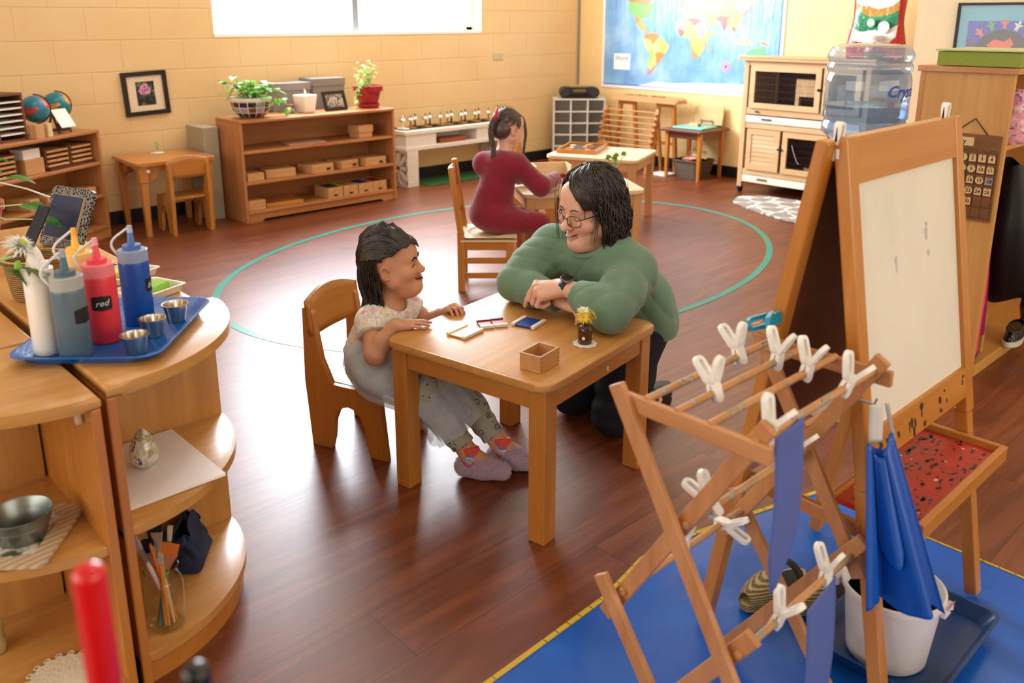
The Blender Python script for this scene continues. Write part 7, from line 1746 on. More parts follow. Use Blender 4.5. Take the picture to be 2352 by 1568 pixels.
# ring
d = HL[2][1] - HL[2][0]; d /= np.linalg.norm(d); rc = HL[2][0] + d * .020
a1 = np.cross(d, (0, 1, 0)); a1 /= np.linalg.norm(a1); a2 = np.cross(d, a1)
obj('ring', MB().tube([Vector(ML @ ((rc + (a1 * math.cos(q) + a2 * math.sin(q)) * .0102) * 1.06) + wrL) - WM.location for q in [i * PI / 9 for i in range(18)]], .0013, 6, closed=True), plain('gold', '#d9a84a', .2, 1.), WM, smooth='all')
# sweater
S = Field((1.76, 1.38, .25), (2.56, 2.16, .78), .0042)
S.cap((2.160, 1.740, .570), (2.145, 1.870, .580), .086, .086, .06).cap((2.235, 1.725, .455), (2.24, 1.86, .455), .108, .108, .08).cap((2.285, 1.735, .355), (2.32, 1.85, .355), .110, .110, .06)
S.ell((2.125, 1.80, .560), (.095, .14, .085), .06).cap((2.090, 1.80, .632), (2.115, 1.80, .610), .074, .090, .06)
for a, b_, c_ in ((shL, elL, wrL), (shR, elR, wrR)):
    S.cap((2.105, 1.80, .628), a, .064, .056, .08); S.chain([a, a + (b_ - a) * .55, b_], [.058, .057, .055], .07)
    e = b_ + (c_ - b_) * (.70 if c_ is wrL else .92); S.chain([b_, b_ + (c_ - b_) * .4, e], [.055, .052, .045], .025)
    n_ = (c_ - b_) / np.linalg.norm(c_ - b_); S.plane(e + n_ * .005, n_, e + n_ * .05, .075)
# neck opening and hem
S.frame().cap((1.99, 1.808, .80), (2.072, 1.804, .655), .090, .060, .008, 'sub')
S.plane((2.26, 1.75, .318), (.10, -.05, -1), (2.28, 1.78, .22), .24)
sn = np.sin
def crease(q, w_=.5): return .5 - np.abs(np.sin(q)) ** w_      # soft ridges between narrow valleys
S.disp((1.98, 1.61, .565), .18, lambda x, y, z: .007 * crease(34 * x + 30 * z - 14 * y + .9 * sn(38 * y), .35) + .0012 * sn(-90 * x + 130 * z + 40 * y))
S.disp((1.97, 1.98, .58), .18, lambda x, y, z: .007 * crease(36 * x + 34 * z + 12 * y + .9 * sn(30 * z), .35) + .0012 * sn(80 * x - 130 * z))
S.disp((1.865, 1.62, .55), .13, lambda x, y, z: .005 * crease(46 * y + 26 * z + 16 * x + .8 * sn(40 * z), .35))
S.disp((2.08, 1.79, .53), .19, lambda x, y, z: .009 * crease(27 * y + 9 * z + 1.3 * sn(10 * z), .4))
S.disp((2.20, 1.63, .46), .20, lambda x, y, z: .007 * crease(26 * z + 20 * x - 10 * y + 1.2 * sn(24 * x + 10 * z), .35))
S.disp((2.26, 1.68, .36), .16, lambda x, y, z: .006 * crease(28 * (x + y) + 15 * z, .4))
m, t, b = nt('sage_knit'); n = noise(t, coords(t), 420, 2); n2 = noise(t, coords(t), 10, 3); r = ramp(t, n2, [(.3, '#5f8068'), (.7, '#6c8e75')]); t.links.new(r.outputs[0], b.inputs[0]); b.inputs['Roughness'].default_value = .9; b.inputs['Sheen Weight'].default_value = .25; bump(t, b, n, .35, .002)
sw = field_obj('sweater', S, m, WM, relax=2)
ribs = MB(); 
def ring_on(c, n_, r_, tube_r, mat, nm, parent, wob=0, sq=1.):
    n_ = Vector(n_).normalized(); a = n_.orthogonal().normalized(); e = n_.cross(a)
    return obj(nm, MB().tube([Vector(c) + (a * math.cos(q) * r_ + e * math.sin(q) * r_ * sq) + n_ * wob * math.sin(2 * q) - parent.location for q in [i * PI / 18 for i in range(36)]], tube_r, 8, closed=True), mat, parent, smooth='all')
ring_on((2.060, 1.804, .668), (.50, -.02, -1), .070, .0060, m, 'neckband', WM)
# jeans and shoes
J = Field((1.98, 1.52, -.005), (2.72, 2.06, .47), .005)
for hip, kn, an in (((2.235, 1.735, .34), (2.10, 1.715, .080), (2.30, 1.74, .065)), ((2.27, 1.87, .34), (2.12, 1.925, .080), (2.33, 1.90, .065))):
    J.chain([hip, lw(*hip) * .45 + lw(*kn) * .55, kn], [.105, .092, .074], .04); J.chain([kn, lw(*kn) * .5 + lw(*an) * .5, an], [.070, .066, .050], .03)
J.ell((2.27, 1.80, .34), (.10, .13, .10), .05).plane((2.3, 1.8, .008), (0, 0, -1), (2.3, 1.8, -.05), .5)
J.disp((2.10, 1.72, .12), .13, lambda x, y, z: .005 * sn(95 * z + 40 * x)); J.disp((2.2, 1.7, .22), .14, lambda x, y, z: .004 * sn(70 * z - 60 * x))
field_obj('jeans', J, plain('dark_denim', '#11151f', .85, vary=.25, vscale=60, bmp=.3), WM, relax=1)
KB = plain('boot_black', '#121214', .5)
for y, x in ((1.750, 2.385), (1.905, 2.42)): obj('shoe', MB().prism([(x + .075 * math.cos(q) - 2.25, y + .042 * math.sin(q) - 1.78) for q in [i * PI / 12 for i in range(24)]], .003, .085, bev=.015), KB, WM, smooth=True)
# watch on the left wrist
fa = (wrL - elL) / np.linalg.norm(wrL - elL); wc = wrL - fa * .006; wz_ = Vector(zh - Vector(fa) * Vector(fa).dot(zh)).normalized(); wy = wz_.cross(Vector(fa))
band = MB(); nb = 28; V = []
for s_ in (-.0105, .0105): V.append([band.b.verts.new(Vector(wc) + Vector(fa) * s_ + wy * (.0315 * math.cos(2 * PI * i / nb)) + wz_ * (.0285 * math.sin(2 * PI * i / nb)) - WM.location) for i in range(nb)])
for i in range(nb): band._f((V[0][i], V[0][(i + 1) % nb], V[1][(i + 1) % nb], V[1][i]))
wb = obj('watch_band', band, plain('watch_navy', '#16203c', .5), WM, solid=.0035, smooth='all')
Mw2 = Matrix.Translation(Vector(wc) + wz_ * .0325 - WM.location) @ Matrix((Vector(fa), wy, wz_)).transposed().to_4x4()
obj('watch_case', MB().prism(rrect(.036, .031, .008, 5), -.005, .0045, Mw2, bev=.002), plain('watch_steel', '#8f8f96', .25, .9), wb, smooth=True)
obj('watch_glass', MB().prism(rrect(.032, .027, .006, 5), .0045, .0056, Mw2), plain('watch_face', '#060608', .05), wb)
# glasses
G = MB(); fm = plain('frame_dark', '#2a1c1a', .3, .4)
WC = WT + lw(0, 0, .02)
def hp(x, y, z): return Vector(HW @ (np.array((x, y, z), np.float32) * WS) + WT) - WM.location
gl = None
for s in (-1, 1):
    P = [hp(s * .0335 + px_ * .0245, .108 - .018 * (abs(s * .0335 + px_ * .0245) / .06) ** 2, -.004 + pz_ * .0185) for px_, pz_ in [(math.copysign(abs(math.cos(q)) ** .7, math.cos(q)), math.copysign(abs(math.sin(q)) ** .75, math.sin(q))) for q in [i * PI / 14 for i in range(28)]]]
    rim = obj('glasses_rim', MB().tube(P, .0013, 6, closed=True), fm, WM, smooth='all')
    lens = MB(); lens._f([lens.b.verts.new(p) for p in P]); obj('lens', lens, thin_glass('lens_glass', (.97, .97, .97), .02, .1), rim)
    obj('temple', MB().tube([hp(s * .058, .092, .004), hp(s * .069, .06, .006), hp(s * .078, .0, .004), hp(s * .078, -.02, -.006)], .0018, 6), fm, WM, smooth='all')
obj('glasses_bridge', MB().tube([hp(-.0095, .1075, .001), hp(0, .1095, .003), hp(.0095, .1075, .001)], .0014, 6), fm, WM, smooth='all')
# hair: solid cap plus wavy locks
HC = Field((1.88, 1.62, .58), (2.26, 2.0, .93), .004); HC.frame(HW, WT, WS)
HC.ell((0, -.018, .048), (.081, .100, .089), .01).ell((0, -.055, -.04), (.080, .060, .095), .03)
for s in (-1, 1): HC.ell((s * .075, -.035, -.045), (.024, .060, .085), .02)
HC.ell((0, .135, -.05), (.078, .105, .125), .012, 'sub')
HWM = hair_mat('hair_dark_brown', '#120b0a', '#33231d', .36)
capo = field_obj('hair', HC, HWM, WM, relax=2)
rr = random.Random(77); paths = []
for k in range(1500):
    a = R(rr.uniform(-180, 180)); ad = math.degrees(a); front = -62 < ad < 50
    e0 = R(rr.uniform(15, 88)) if not front else R(rr.uniform(48, 88))
    L = rr.uniform(.78, 1.06); ph = rr.uniform(0, 6.28); vol = rr.uniform(.98, 1.13); pts = []
    if front:   # fringe swept across the forehead toward her left temple
        tgt = R(rr.uniform(-88, -38)) if ad < 34 else R(rr.uniform(62, 86))
        for i in range(11):
            u = i / 10; e = e0 + (R(8) - e0) * u ** .9; aa = a + (tgt - a) * u ** .8
            p = Vector((.083 * vol * math.sin(aa) * math.cos(e), -.018 + .106 * vol * math.cos(aa) * math.cos(e), .050 + .093 * vol * math.sin(e)))
            if u > .6: p.z -= rr.uniform(.03, .05) * (u - .6) / .4 * L * (2.2 if abs(tgt) > R(70) else .8)
            pts.append(hp(*(p + Vector((.003 * math.sin(9 * u + ph), .002 * math.cos(8 * u + ph), 0)))))
    else:
        f1, f2 = rr.uniform(10, 19), rr.uniform(10, 19)
        for i in range(14):
            u = i / 13; w_ = min(1, u / .5); e = e0 + (R(-8) - e0) * w_
            sg = 1 if a > 0 else -1; aa = sg * (abs(a) + R(8) * u) if abs(a) < R(120) else a
            p = Vector((.084 * vol * math.sin(aa) * math.cos(e), -.020 + .105 * vol * math.cos(aa) * math.cos(e), .048 + .092 * vol * math.sin(e)))
            if u > .5:
                v_ = (u - .5) / .5; p.z -= .170 * v_ * L; fl = 1 + .10 * math.sin(PI * v_) - .06 * v_; p.x *= fl; p.y = -.02 + (p.y + .02) * fl
            wv_ = .0075 * min(1, u * 1.5) * (1 + .6 * u); pts.append(hp(*(p + Vector((wv_ * math.sin(f1 * u + ph), wv_ * math.cos(f2 * u + ph * 1.3), .003 * math.sin(17 * u + ph))))))
    paths.append(pts)
paths = [[Vector(outside(B, q + WM.location, WC, .0045)) - WM.location for q in p] for p in paths]
fly = []
for k in range(90):
    a = R(rr.uniform(-175, 175)); ph = rr.uniform(0, 6.28); e1 = R(rr.uniform(-10, 60)); o_ = rr.uniform(1.05, 1.22)
    fly.append([hp(.086 * o_ * math.sin(a + .5 * u) * math.cos(e1 * (1 - u)), -.02 + .106 * o_ * math.cos(a + .5 * u) * math.cos(e1 * (1 - u)) if abs(a) > 1 else .07, .048 + .094 * o_ * math.sin(e1 * (1 - u)) - .16 * u * u + .006 * math.sin(9 * u + ph)) for u in [i / 8 for i in range(9)]])
hb = MB(); strands(hb, [f_ for f_ in fly], .0009, 3); strands(hb, paths, .0027, 4); obj('hair_locks', hb, HWM, WM, smooth='all')

# ================================================================ the girl in the tulle skirt
GL = thing('person', 'smiling girl in a flowered top and grey tulle skirt seated at the child table', 'person', (1.50, 2.15, 0))
HG, GT, GS = axes((.66, -.74, .13), (-.08, .04, 1)), lw(1.508, 2.142, .632), .86
B = Field((1.26, 1.66, -.005), (1.78, 2.34, .76), .0026)
B.frame(HG, GT, GS); head_shape(B, child=True, smile=1.3, plump=.5, ear=.88)
B.frame().cap((1.505, 2.145, .58), (1.487, 2.155, .50), .031, .037, .02)
sN, sF = lw(1.415, 2.128, .470), lw(1.572, 2.172, .474); eN, eF = lw(1.365, 2.045, .402), lw(1.640, 2.120, .415); hN, hF = lw(1.425, 2.022, .4885), lw(1.640, 2.062, .466)
B.cap((1.490, 2.165, .46), (1.455, 2.215, .32), .070, .080, .04).cap(sN, sF, .038, .038, .03)
for a, b_, c_ in ((sN, eN, hN), (sF, eF, hF)): B.chain([a, b_], [.036, .031], .02); B.chain([b_, b_ + (c_ - b_) * .4, c_], [.031, .029, .020], .014)
kN, kF, aN, aF = lw(1.475, 1.960, .285), lw(1.590, 1.975, .285), lw(1.560, 1.845, .080), lw(1.672, 1.822, .078)
B.chain([(1.43, 2.19, .30), kN], [.064, .045], .02); B.chain([(1.53, 2.20, .30), kF], [.064, .045], .02)
for k_, a_ in ((kN, aN), (kF, aF)): B.chain([k_, k_ * .6 + a_ * .4, a_], [.044, .042, .028], .015); B.cap(a_, a_ + lw(.055, -.085, -.048), .028, .022, .015)
def hframe(x, z):
    x = Vector(x).normalized(); z = Vector(z); z = (z - x * z.dot(x)).normalized(); y = z.cross(x); return np.array(Matrix((x, y, z)).transposed(), np.float32)
MN, MF = hframe((.80, -.50, .03), (0, 0, 1)), hframe((.15, -.80, .58), (0, .6, 1))
B.frame(MN, hN, .60); H1 = hand_shape(B, 1, ((5, 6, 4), (4, 7, 5), (5, 8, 5), (6, 9, 6)), 1.08)
B.frame(MF, hF, .60); H2 = hand_shape(B, 1, ((46, 44, 20), (44, 46, 22), (44, 48, 22), (44, 46, 22)), 1.12)
SKG = skin_mat('skin_tan', .5); ftg = face_tint(HG, GT, GS, '#cf9a78', '#b5615a', '#cc7f68', .5, smile=1.3, zk=CHZ)
body = field_obj('body', B, SKG, GL, ftg)
B.frame(HG, GT, GS); pr = []
for s in (-1, 1):
    pr.append(('eyelashes', LASH, [(s * x, z) for x, z in ((.016, .002), (.023, .0045), (.031, .0055), (.039, .004), (.047, -.001))], .0017, .0006))
    pr.append(('eyebrow', LASH, [(s * x, z) for x, z in ((.013, .022), (.024, .029), (.036, .031), (.048, .025))], .0034, .0006))
    pr.append(('smile_crease', plain('crease_tan', '#9a6248', .6), [(s * x, z) for x, z in ((.021, -.036), (.030, -.046), (.034, -.056))], .0009, .0))
pr += [('mouth', MO, [(x, -.0645 + .0095 * (abs(x) / .027) ** 2) for x in (-.027, -.019, -.010, 0, .010, .019, .027)], .0052, -.0012), ('teeth', TEETH, [(x, -.0615 + .0085 * (abs(x) / .024) ** 2) for x in (-.022, -.015, -.008, 0, .008, .015, .022)], .0030, .0006)]
face_lines(GL, B, [(a, b_, [(x, z * CHZ if z < 0 else z) for x, z in q], r_, o_) for a, b_, q, r_, o_ in pr])
nm_ = plain('nail_child', '#e3b49c', .3); nails(GL, B, H1, MN, hN, .60, nm_, 1.1); nails(GL, B, H2, MF, hF, .60, nm_, 1.1)
ear_detail(GL, HG, GT, GS, plain('ear_tan', '#cc9474', .5, sub=.2), .88, CHZ)
# flowered top with cap sleeves
S = Field((1.34, 2.02, .31), (1.66, 2.30, .55), .0035)
S.cap((1.490, 2.162, .462), (1.462, 2.205, .345), .082, .088, .04).cap(sN, sF, .047, .047, .04)
for a, b_ in ((sN, eN), (sF, eF)):
    e = a + (b_ - a) * .42; S.chain([a, e], [.050, .049], .025); n_ = (b_ - a) / np.linalg.norm(b_ - a); S.plane(e, n_, e + n_ * .05, .07)
S.cap((1.508, 2.138, .56), (1.497, 2.135, .515), .045, .048, .006, 'sub').plane((1.46, 2.2, .335), (0, 0, -1), (1.46, 2.2, .27), .16)
S.disp((1.49, 2.10, .40), .11, lambda x, y, z: .0035 * crease(55 * z + 30 * x - 15 * y)); S.disp((1.42, 2.10, .43), .08, lambda x, y, z: .0025 * sn(130 * z + 90 * y))
m, t, b = nt('flowered_jersey')
vo = N(t, 'ShaderNodeTexVoronoi'); t.links.new(coords(t), vo.inputs[0]); vo.inputs['Scale'].default_value = 26; vo.inputs['Randomness'].default_value = .9
sc_ = N(t, 'ShaderNodeSeparateColor'); t.links.new(vo.outputs['Color'], sc_.inputs[0])
fl = ramp(t, sc_.outputs[0], [(0, '#d98aa4'), (.3, '#e8d68a'), (.5, '#dfa9b8'), (.68, '#c9a7c6'), (.84, '#e9dfd2')], 'CONSTANT')
n = noise(t, coords(t), 120, 2); n2 = noise(t, coords(t), 75, 2, .5)
mk = mth(t, 'LESS_THAN', mth(t, 'ADD', vo.outputs['Distance'], mth(t, 'MULTIPLY', n, .30)), .46)
spk = ramp(t, n2, [(.50, '#ebe4da'), (.56, '#b9b6b8'), (.60, '#e6dfd6')])
t.links.new(mix(t, mth(t, 'MULTIPLY', mk, .72), spk.outputs[0], fl.outputs[0]), b.inputs[0]); b.inputs['Roughness'].default_value = .85
field_obj('flowered_top', S, m, GL, relax=2)
# leggings
J = Field((1.34, 1.74, .06), (1.74, 2.32, .40), .0035)
for hp_, k_, a_ in (((1.43, 2.19, .305), kN, aN), ((1.53, 2.205, .305), kF, aF)):
    J.chain([hp_, k_], [.070, .052], .03); J.chain([k_, k_ * .55 + a_ * .45, a_ + (k_ - a_) * .16], [.051, .047, .038], .02)
    n_ = (a_ - k_) / np.linalg.norm(a_ - k_); J.plane(a_ + (k_ - a_) * .13, n_, a_, .055)
    J.disp(a_ + (k_ - a_) * .25, .07, lambda x, y, z: .0028 * sn(150 * z + 50 * y))
m, t, b = nt('printed_leggings'); vo = N(t, 'ShaderNodeTexVoronoi'); t.links.new(coords(t), vo.inputs[0]); vo.inputs['Scale'].default_value = 34; n = noise(t, coords(t), 180, 2)
ringd = mth(t, 'ABSOLUTE', mth(t, 'SUBTRACT', mth(t, 'ADD', vo.outputs['Distance'], mth(t, 'MULTIPLY', n, .22)), .40)); mk = mth(t, 'MAXIMUM', mth(t, 'LESS_THAN', ringd, .055), mth(t, 'LESS_THAN', mth(t, 'ADD', vo.outputs['Distance'], mth(t, 'MULTIPLY', n, .3)), .27))
vo2 = N(t, 'ShaderNodeTexVoronoi'); t.links.new(coords(t, loc=(.3, .1, .2)), vo2.inputs[0]); vo2.inputs['Scale'].default_value = 60; mk = mth(t, 'MAXIMUM', mk, mth(t, 'LESS_THAN', vo2.outputs['Distance'], .17))
t.links.new(mix(t, mth(t, 'MULTIPLY', mk, .85), '#a5a396', '#2a2836'), b.inputs[0]); b.inputs['Roughness'].default_value = .9
field_obj('leggings', J, m, GL, relax=1)
# tulle skirt: two veils from the waist over the knees
m, t, b = nt('grey_tulle'); b.inputs['Base Color'].default_value = col4('#c6d0da'); b.inputs['Roughness'].default_value = .9; n = noise(t, coords(t), 22, 3)
ar = ramp(t, n, [(.3, (.46, .46, .46)), (.7, (.66, .66, .66))]); t.links.new(ar.outputs[0], b.inputs['Alpha']); b.inputs['Sheen Weight'].default_value = .3
def veil(ph, sc1, dz):
    # closed tube whose axis runs from the waist over the thighs and down past the knees
    axis = [lw(1.466, 2.200, .365), lw(1.458, 2.170, .330), lw(1.468, 2.10, .300), lw(1.515, 2.00, .268), lw(1.555, 1.94, .205), lw(1.578, 1.915, .150 + dz)]
    wid = [.092, .122, .145, .120, .110, .120]; hgt = [.086, .098, .098, .088, .086, .092]
    def f(u, v):
        w_ = v * 5; i = min(4, int(w_)); q = w_ - i; q2 = q * q * (3 - 2 * q) * .4 + q * .6; c_ = axis[i] * (1 - q) + axis[i + 1] * q; W_ = (wid[i] * (1 - q2) + wid[i + 1] * q2) * sc1; H_ = (hgt[i] * (1 - q2) + hgt[i + 1] * q2) * sc1
        t0 = Vector(axis[max(0, i)] - axis[max(0, i - 1)] if i else axis[1] - axis[0]); t1 = Vector(axis[i + 1] - axis[i]); tn = t0.normalized().lerp(t1.normalized(), .5 + .5 * q).normalized()
        sd = Vector((.90, .36, 0)); sd = (sd - tn * sd.dot(tn)).normalized(); up = sd.cross(tn); a = 2 * PI * u
        rip = 1 + (.010 + .030 * v) * math.sin(8 * a + ph + 2 * v) + .02 * v * math.sin(15 * a + 2 * ph)
        p = Vector(c_) + sd * (W_ * math.cos(a) * rip) + up * (H_ * math.sin(a) * rip)
        return p - GL.location
    return MB().grid(f, 110, 44, closed_u=True)
obj('tulle_skirt', veil(0, 1.0, 0), m, GL, smooth='all'); obj('tulle_underlayer', veil(2.1, .88, .02), m, GL, smooth='all')
obj('waistband', MB().tube([Vector((1.463 + .088 * math.cos(q), 2.202 + .086 * math.sin(q), .352)) - GL.location for q in [i * PI / 18 for i in range(36)]], .008, 8, closed=True), plain('waist_grey', '#a9b4c2', .8), GL, smooth='all')
# socks and fluffy slippers
for nm, a_, d_ in (('near', aN, lw(.56, -.83, 0)), ('far', aF, lw(.50, -.86, 0))):
    so = Field(a_ - .09, a_ + .09, .0028); so.cap(a_ + lw(0, 0, .022), a_ + lw(.006, -.010, -.03), .0315, .033, .01).plane(a_ + lw(0, 0, .022), (0.2, .3, 1), a_ + lw(0, 0, .07), .06)
    m, t, b = nt('rainbow_sock'); sp = N(t, 'ShaderNodeSeparateXYZ'); t.links.new(coords(t, out='Generated'), sp.inputs[0]); n = noise(t, coords(t), 40, 2)
    r = ramp(t, mth(t, 'ADD', sp.outputs[2], mth(t, 'MULTIPLY', n, .5)), [(0, '#8f6fa8'), (.62, '#b95a8a'), (.70, '#e0a34a'), (.76, '#7fb0d6'), (.84, '#d9d0e0'), (.9, '#8f6fa8'), (1.08, '#e0544a')], 'CONSTANT'); t.links.new(r.outputs[0], b.inputs[0]); b.inputs['Roughness'].default_value = .9
    field_obj('sock', so, m, GL)
    f0 = lw(a_[0], a_[1], 0); sl_ = Field(f0 - lw(.10, .20, .0), f0 + lw(.17, .10, .10), .0026)
    sl_.cap(f0 + d_ * -.012 + lw(0, 0, .036), f0 + d_ * .045 + lw(0, 0, .040), .034, .036, .02).cap(f0 + d_ * .045 + lw(0, 0, .038), f0 + d_ * .105 + lw(0, 0, .032), .037, .029, .02)
    sl_.cap(f0 + lw(0, 0, .12), f0 + lw(.002, -.004, .056), .030, .027, .006, 'sub').plane(f0 + lw(0, 0, .0035), (0, 0, -1), f0 + d_ * .05 - lw(0, 0, .1), .18)
    rn = np.random.RandomState(4); 
    sl_.disp(f0 + d_ * .05 + lw(0, 0, .04), .16, lambda x, y, z: .0013 * sn(430 * x + 3 * sn(300 * y)) * sn(410 * y + 2 * sn(290 * z)) * sn(400 * z))
    m, t, b = nt('lilac_fleece'); n = noise(t, coords(t), 260, 3); r = ramp(t, n, [(.3, '#a98fa8'), (.7, '#cbb4c8')]); t.links.new(r.outputs[0], b.inputs[0]); b.inputs['Roughness'].default_value = 1; b.inputs['Sheen Weight'].default_value = .6; bump(t, b, n, 1., .006)
    slo = field_obj('slipper', sl_, m, GL, relax=0)
    # fleece pile
    me = slo.data; nv = len(me.vertices); co = np.empty(nv * 3, np.float32); no = np.empty(nv * 3, np.float32); me.vertices.foreach_get('co', co); me.vertices.foreach_get('normal', no); co = co.reshape(-1, 3); no = no.reshape(-1, 3)
    fz = MB(); rs = random.Random(8)
    for i in rs.sample(range(nv), min(nv, 2600)):
        p, q = Vector(co[i]), Vector(no[i])
        if p.z < .008: continue
        q = (q + Vector((rs.uniform(-.7, .7), rs.uniform(-.7, .7), rs.uniform(-.7, .7)))).normalized(); e = q.orthogonal().normalized() * .0007; L = rs.uniform(.003, .0065)
        fz._f([fz.b.verts.new(p + e), fz.b.verts.new(p - e), fz.b.verts.new(p + q * L)])
    fp_ = obj('fleece_pile', fz, m, slo); fp_['kind'] = 'stuff'
    c = f0 + d_ * .072 + lw(0, 0, .068); side_ = Vector((-d_[1], d_[0], 0))
    for j, cl in enumerate(('#d8503c', '#e8a33c', '#5a7fc0', '#7a4a9a')):
        rr_ = .021 - .0042 * j; obj('rainbow_stripe', MB().tube([Vector(c) + side_ * (rr_ * math.cos(q)) + Vector(d_) * (-.6 * rr_ * math.sin(q) + .0) + Vector((0, 0, .001 + .004 * math.sin(q) - .006 * abs(math.cos(q)) * rr_ / .021)) - GL.location for q in [i * PI / 10 for i in range(11)]], .0024, 6), plain('rainbow_%d' % j, cl, .8), slo if False else GL, smooth='all')
# hair: combed back with a raised crown, falling to the shoulders
def gp(x, y, z): return Vector(HG @ (np.array((x, y, z), np.float32) * GS) + GT) - GL.location
HC = Field((1.34, 1.98, .44), (1.66, 2.32, .78), .0036); HC.frame(HG, GT, GS)
HC.ell((0, -.022, .046), (.079, .096, .088), .01).ell((0, -.010, .125), (.040, .050, .026), .03).ell((0, -.075, -.030), (.074, .050, .105), .03)
HC.ell((0, .128, -.055), (.085, .085, .122), .012, 'sub')
for s in (-1, 1): HC.ell((s * .088, .008, -.026), (.030, .034, .046), .010, 'sub')
HGM = hair_mat('hair_black_brown', '#0f0a09', '#2c201b', .34); field_obj('hair', HC, HGM, GL, relax=2)
rr = random.Random(41); paths = []
for k in range(1200):
    b_ = R(rr.uniform(-112, 112)); vol = rr.uniform(1.0, 1.10); ph = rr.uniform(0, 6.28); L = rr.uniform(.85, 1.1); pts = []
    top = math.cos(b_)
    x0, z0 = .080 * math.sin(b_), .052 + .080 * math.cos(b_) * (1 if top > 0 else .35); y0 = .066 * max(0, top) ** .6 + .012 - .02 * (abs(b_) > R(85))
    for i in range(14):
        u = i / 13
        if u < .5:
            w_ = u / .5; y = y0 + (-.098 - y0) * w_; yy = (y + .022) / .100
            rad = math.sqrt(max(.02, 1 - min(1, yy * yy)))
            x = (x0 * (1 - w_) + x0 * .62 * w_) * (.25 + .75 * min(1, rad + .45)); z = .046 + (z0 - .046) * min(1, rad * 1.04) + .020 * top * math.sin(PI * w_) * (top > .3)
            p = Vector((x * vol, y * (1 if y > 0 else vol), .046 + (z - .046) * vol))
        else:
            w_ = (u - .5) / .5; zs = p0.z; p = Vector((p0.x * (1 + .35 * w_), p0.y - .020 * math.sin(PI * w_) + .012 * w_, zs + (-.150 * L - zs) * w_ ** 1.05))
        if i == 6: p0 = p.copy()
        wv_ = .004 * u; q = p + Vector((wv_ * math.sin(8 * u + ph), wv_ * math.cos(7 * u + ph), .002 * math.sin(14 * u + ph)))
        if u < .25 and top > .75: q.z += .010 * math.sin(30 * u + 6 * x0 / .08)
        pts.append(gp(*q))
    paths.append(pts)
for k in range(260):   # locks falling beside the neck, behind the ears
    s = rr.choice((-1, 1)); ph = rr.uniform(0, 6.28); x0, y0, z0 = s * rr.uniform(.060, .082), rr.uniform(-.075, -.030), rr.uniform(.0, .05); L = rr.uniform(.13, .19)
    paths.append([gp(x0 * (1 + .10 * u) + .004 * math.sin(8 * u + ph), y0 - .010 * math.sin(PI * u) + .004 * math.cos(7 * u + ph), z0 - L * u) for u in [i / 8 for i in range(9)]])
GC = GT + lw(0, 0, .02); paths = [[Vector(outside(B, q + GL.location, GC, .0065)) - GL.location for q in p] for p in paths]
hb = MB(); strands(hb, paths, .0024, 4); obj('hair_locks', hb, HGM, GL, smooth='all')

# ================================================================ the child in red at the far table
RC = thing('person', 'child with braids in a red knitted dress seated with back turned at the far table', 'person', (3.05, 3.30, 0))
HR_, RT, RS = axes((.727 * .70 + .687 * .66, -.687 * .70 + .727 * .66, -.36)), lw(3.105, 3.322, .812), .84
B = Field((2.84, 2.90, -.005), (3.56, 3.50, .95), .0042)
B.frame(HR_, RT, RS); head_shape(B, child=True)
B.frame().cap((3.095, 3.322, .75), (3.065, 3.315, .67), .036, .042, .02)
sL, sR = lw(3.018, 3.405, .635), lw(3.090, 3.235, .640); eR, wR = lw(3.165, 3.130, .532), lw(3.395, 3.245, .528); eL, wL = lw(3.16, 3.47, .54), lw(3.36, 3.42, .528)
B.cap((3.05, 3.315, .62), (2.99, 3.33, .36), .075, .085, .04).cap(sL, sR, .04, .04, .03)
for a, b_, c_ in ((sL, eL, wL), (sR, eR, wR)): B.chain([a, b_, c_], [.034, .030, .022], .02)
kk = [(lw(3.155, 3.120, .335), lw(3.19, 3.08, .07)), (lw(3.20, 3.345, .330), lw(3.24, 3.335, .07))]
for (k_, a_), hp_ in zip(kk, (lw(3.01, 3.25, .335), lw(3.07, 3.345, .335))): B.chain([hp_ + lw(0, 0, .02), k_, a_], [.052, .040, .03], .02); B.cap(a_, a_ + lw(.07, -.06, -.04), .03, .024, .02)
Mr_ = hframe((.85, .45, -.15), (0, 0, 1)); B.frame(Mr_, wR, .60); hand_shape(B, 1, ((30, 35, 20),) * 4, 1.15)
Ml_ = hframe((.9, -.35, -.1), (0, 0, 1)); B.frame(Ml_, wL, .60); hand_shape(B, -1, ((30, 35, 20),) * 4, 1.15)
ftr = face_tint(HR_, RT, RS, '#e0b09c', '#c07068', '#d58878', .4, zk=CHZ); field_obj('body', B, skin_mat('skin_light', .5), RC, ftr)
S = Field((2.84, 2.98, .24), (3.46, 3.54, .74), .0042)
S.cap((3.055, 3.315, .615), (2.995, 3.33, .40), .088, .105, .05).cap(sL, sR, .058, .058, .05).cap((3.082, 3.318, .665), (3.075, 3.317, .66), .055, .06, .03)
for a, b_, c_ in ((sL, eL, wL), (sR, eR, wR)):
    S.chain([a, b_, c_ - (c_ - b_) * .05], [.056, .050, .040], .03); n_ = (c_ - b_) / np.linalg.norm(c_ - b_); S.plane(c_ - n_ * .008, n_, c_ + n_ * .04, .06)
S.ell((3.005, 3.315, .365), (.125, .125, .075), .05)
for (k_, a_), hp_ in zip(kk, (lw(3.01, 3.25, .345), lw(3.07, 3.345, .345))): S.chain([hp_, k_], [.074, .056], .05)
S.plane((3.0, 3.3, .294), (0, 0, -1), (3.04, 3.28, .16), .24).cap((3.10, 3.32, .76), (3.085, 3.318, .695), .046, .047, .006, 'sub')
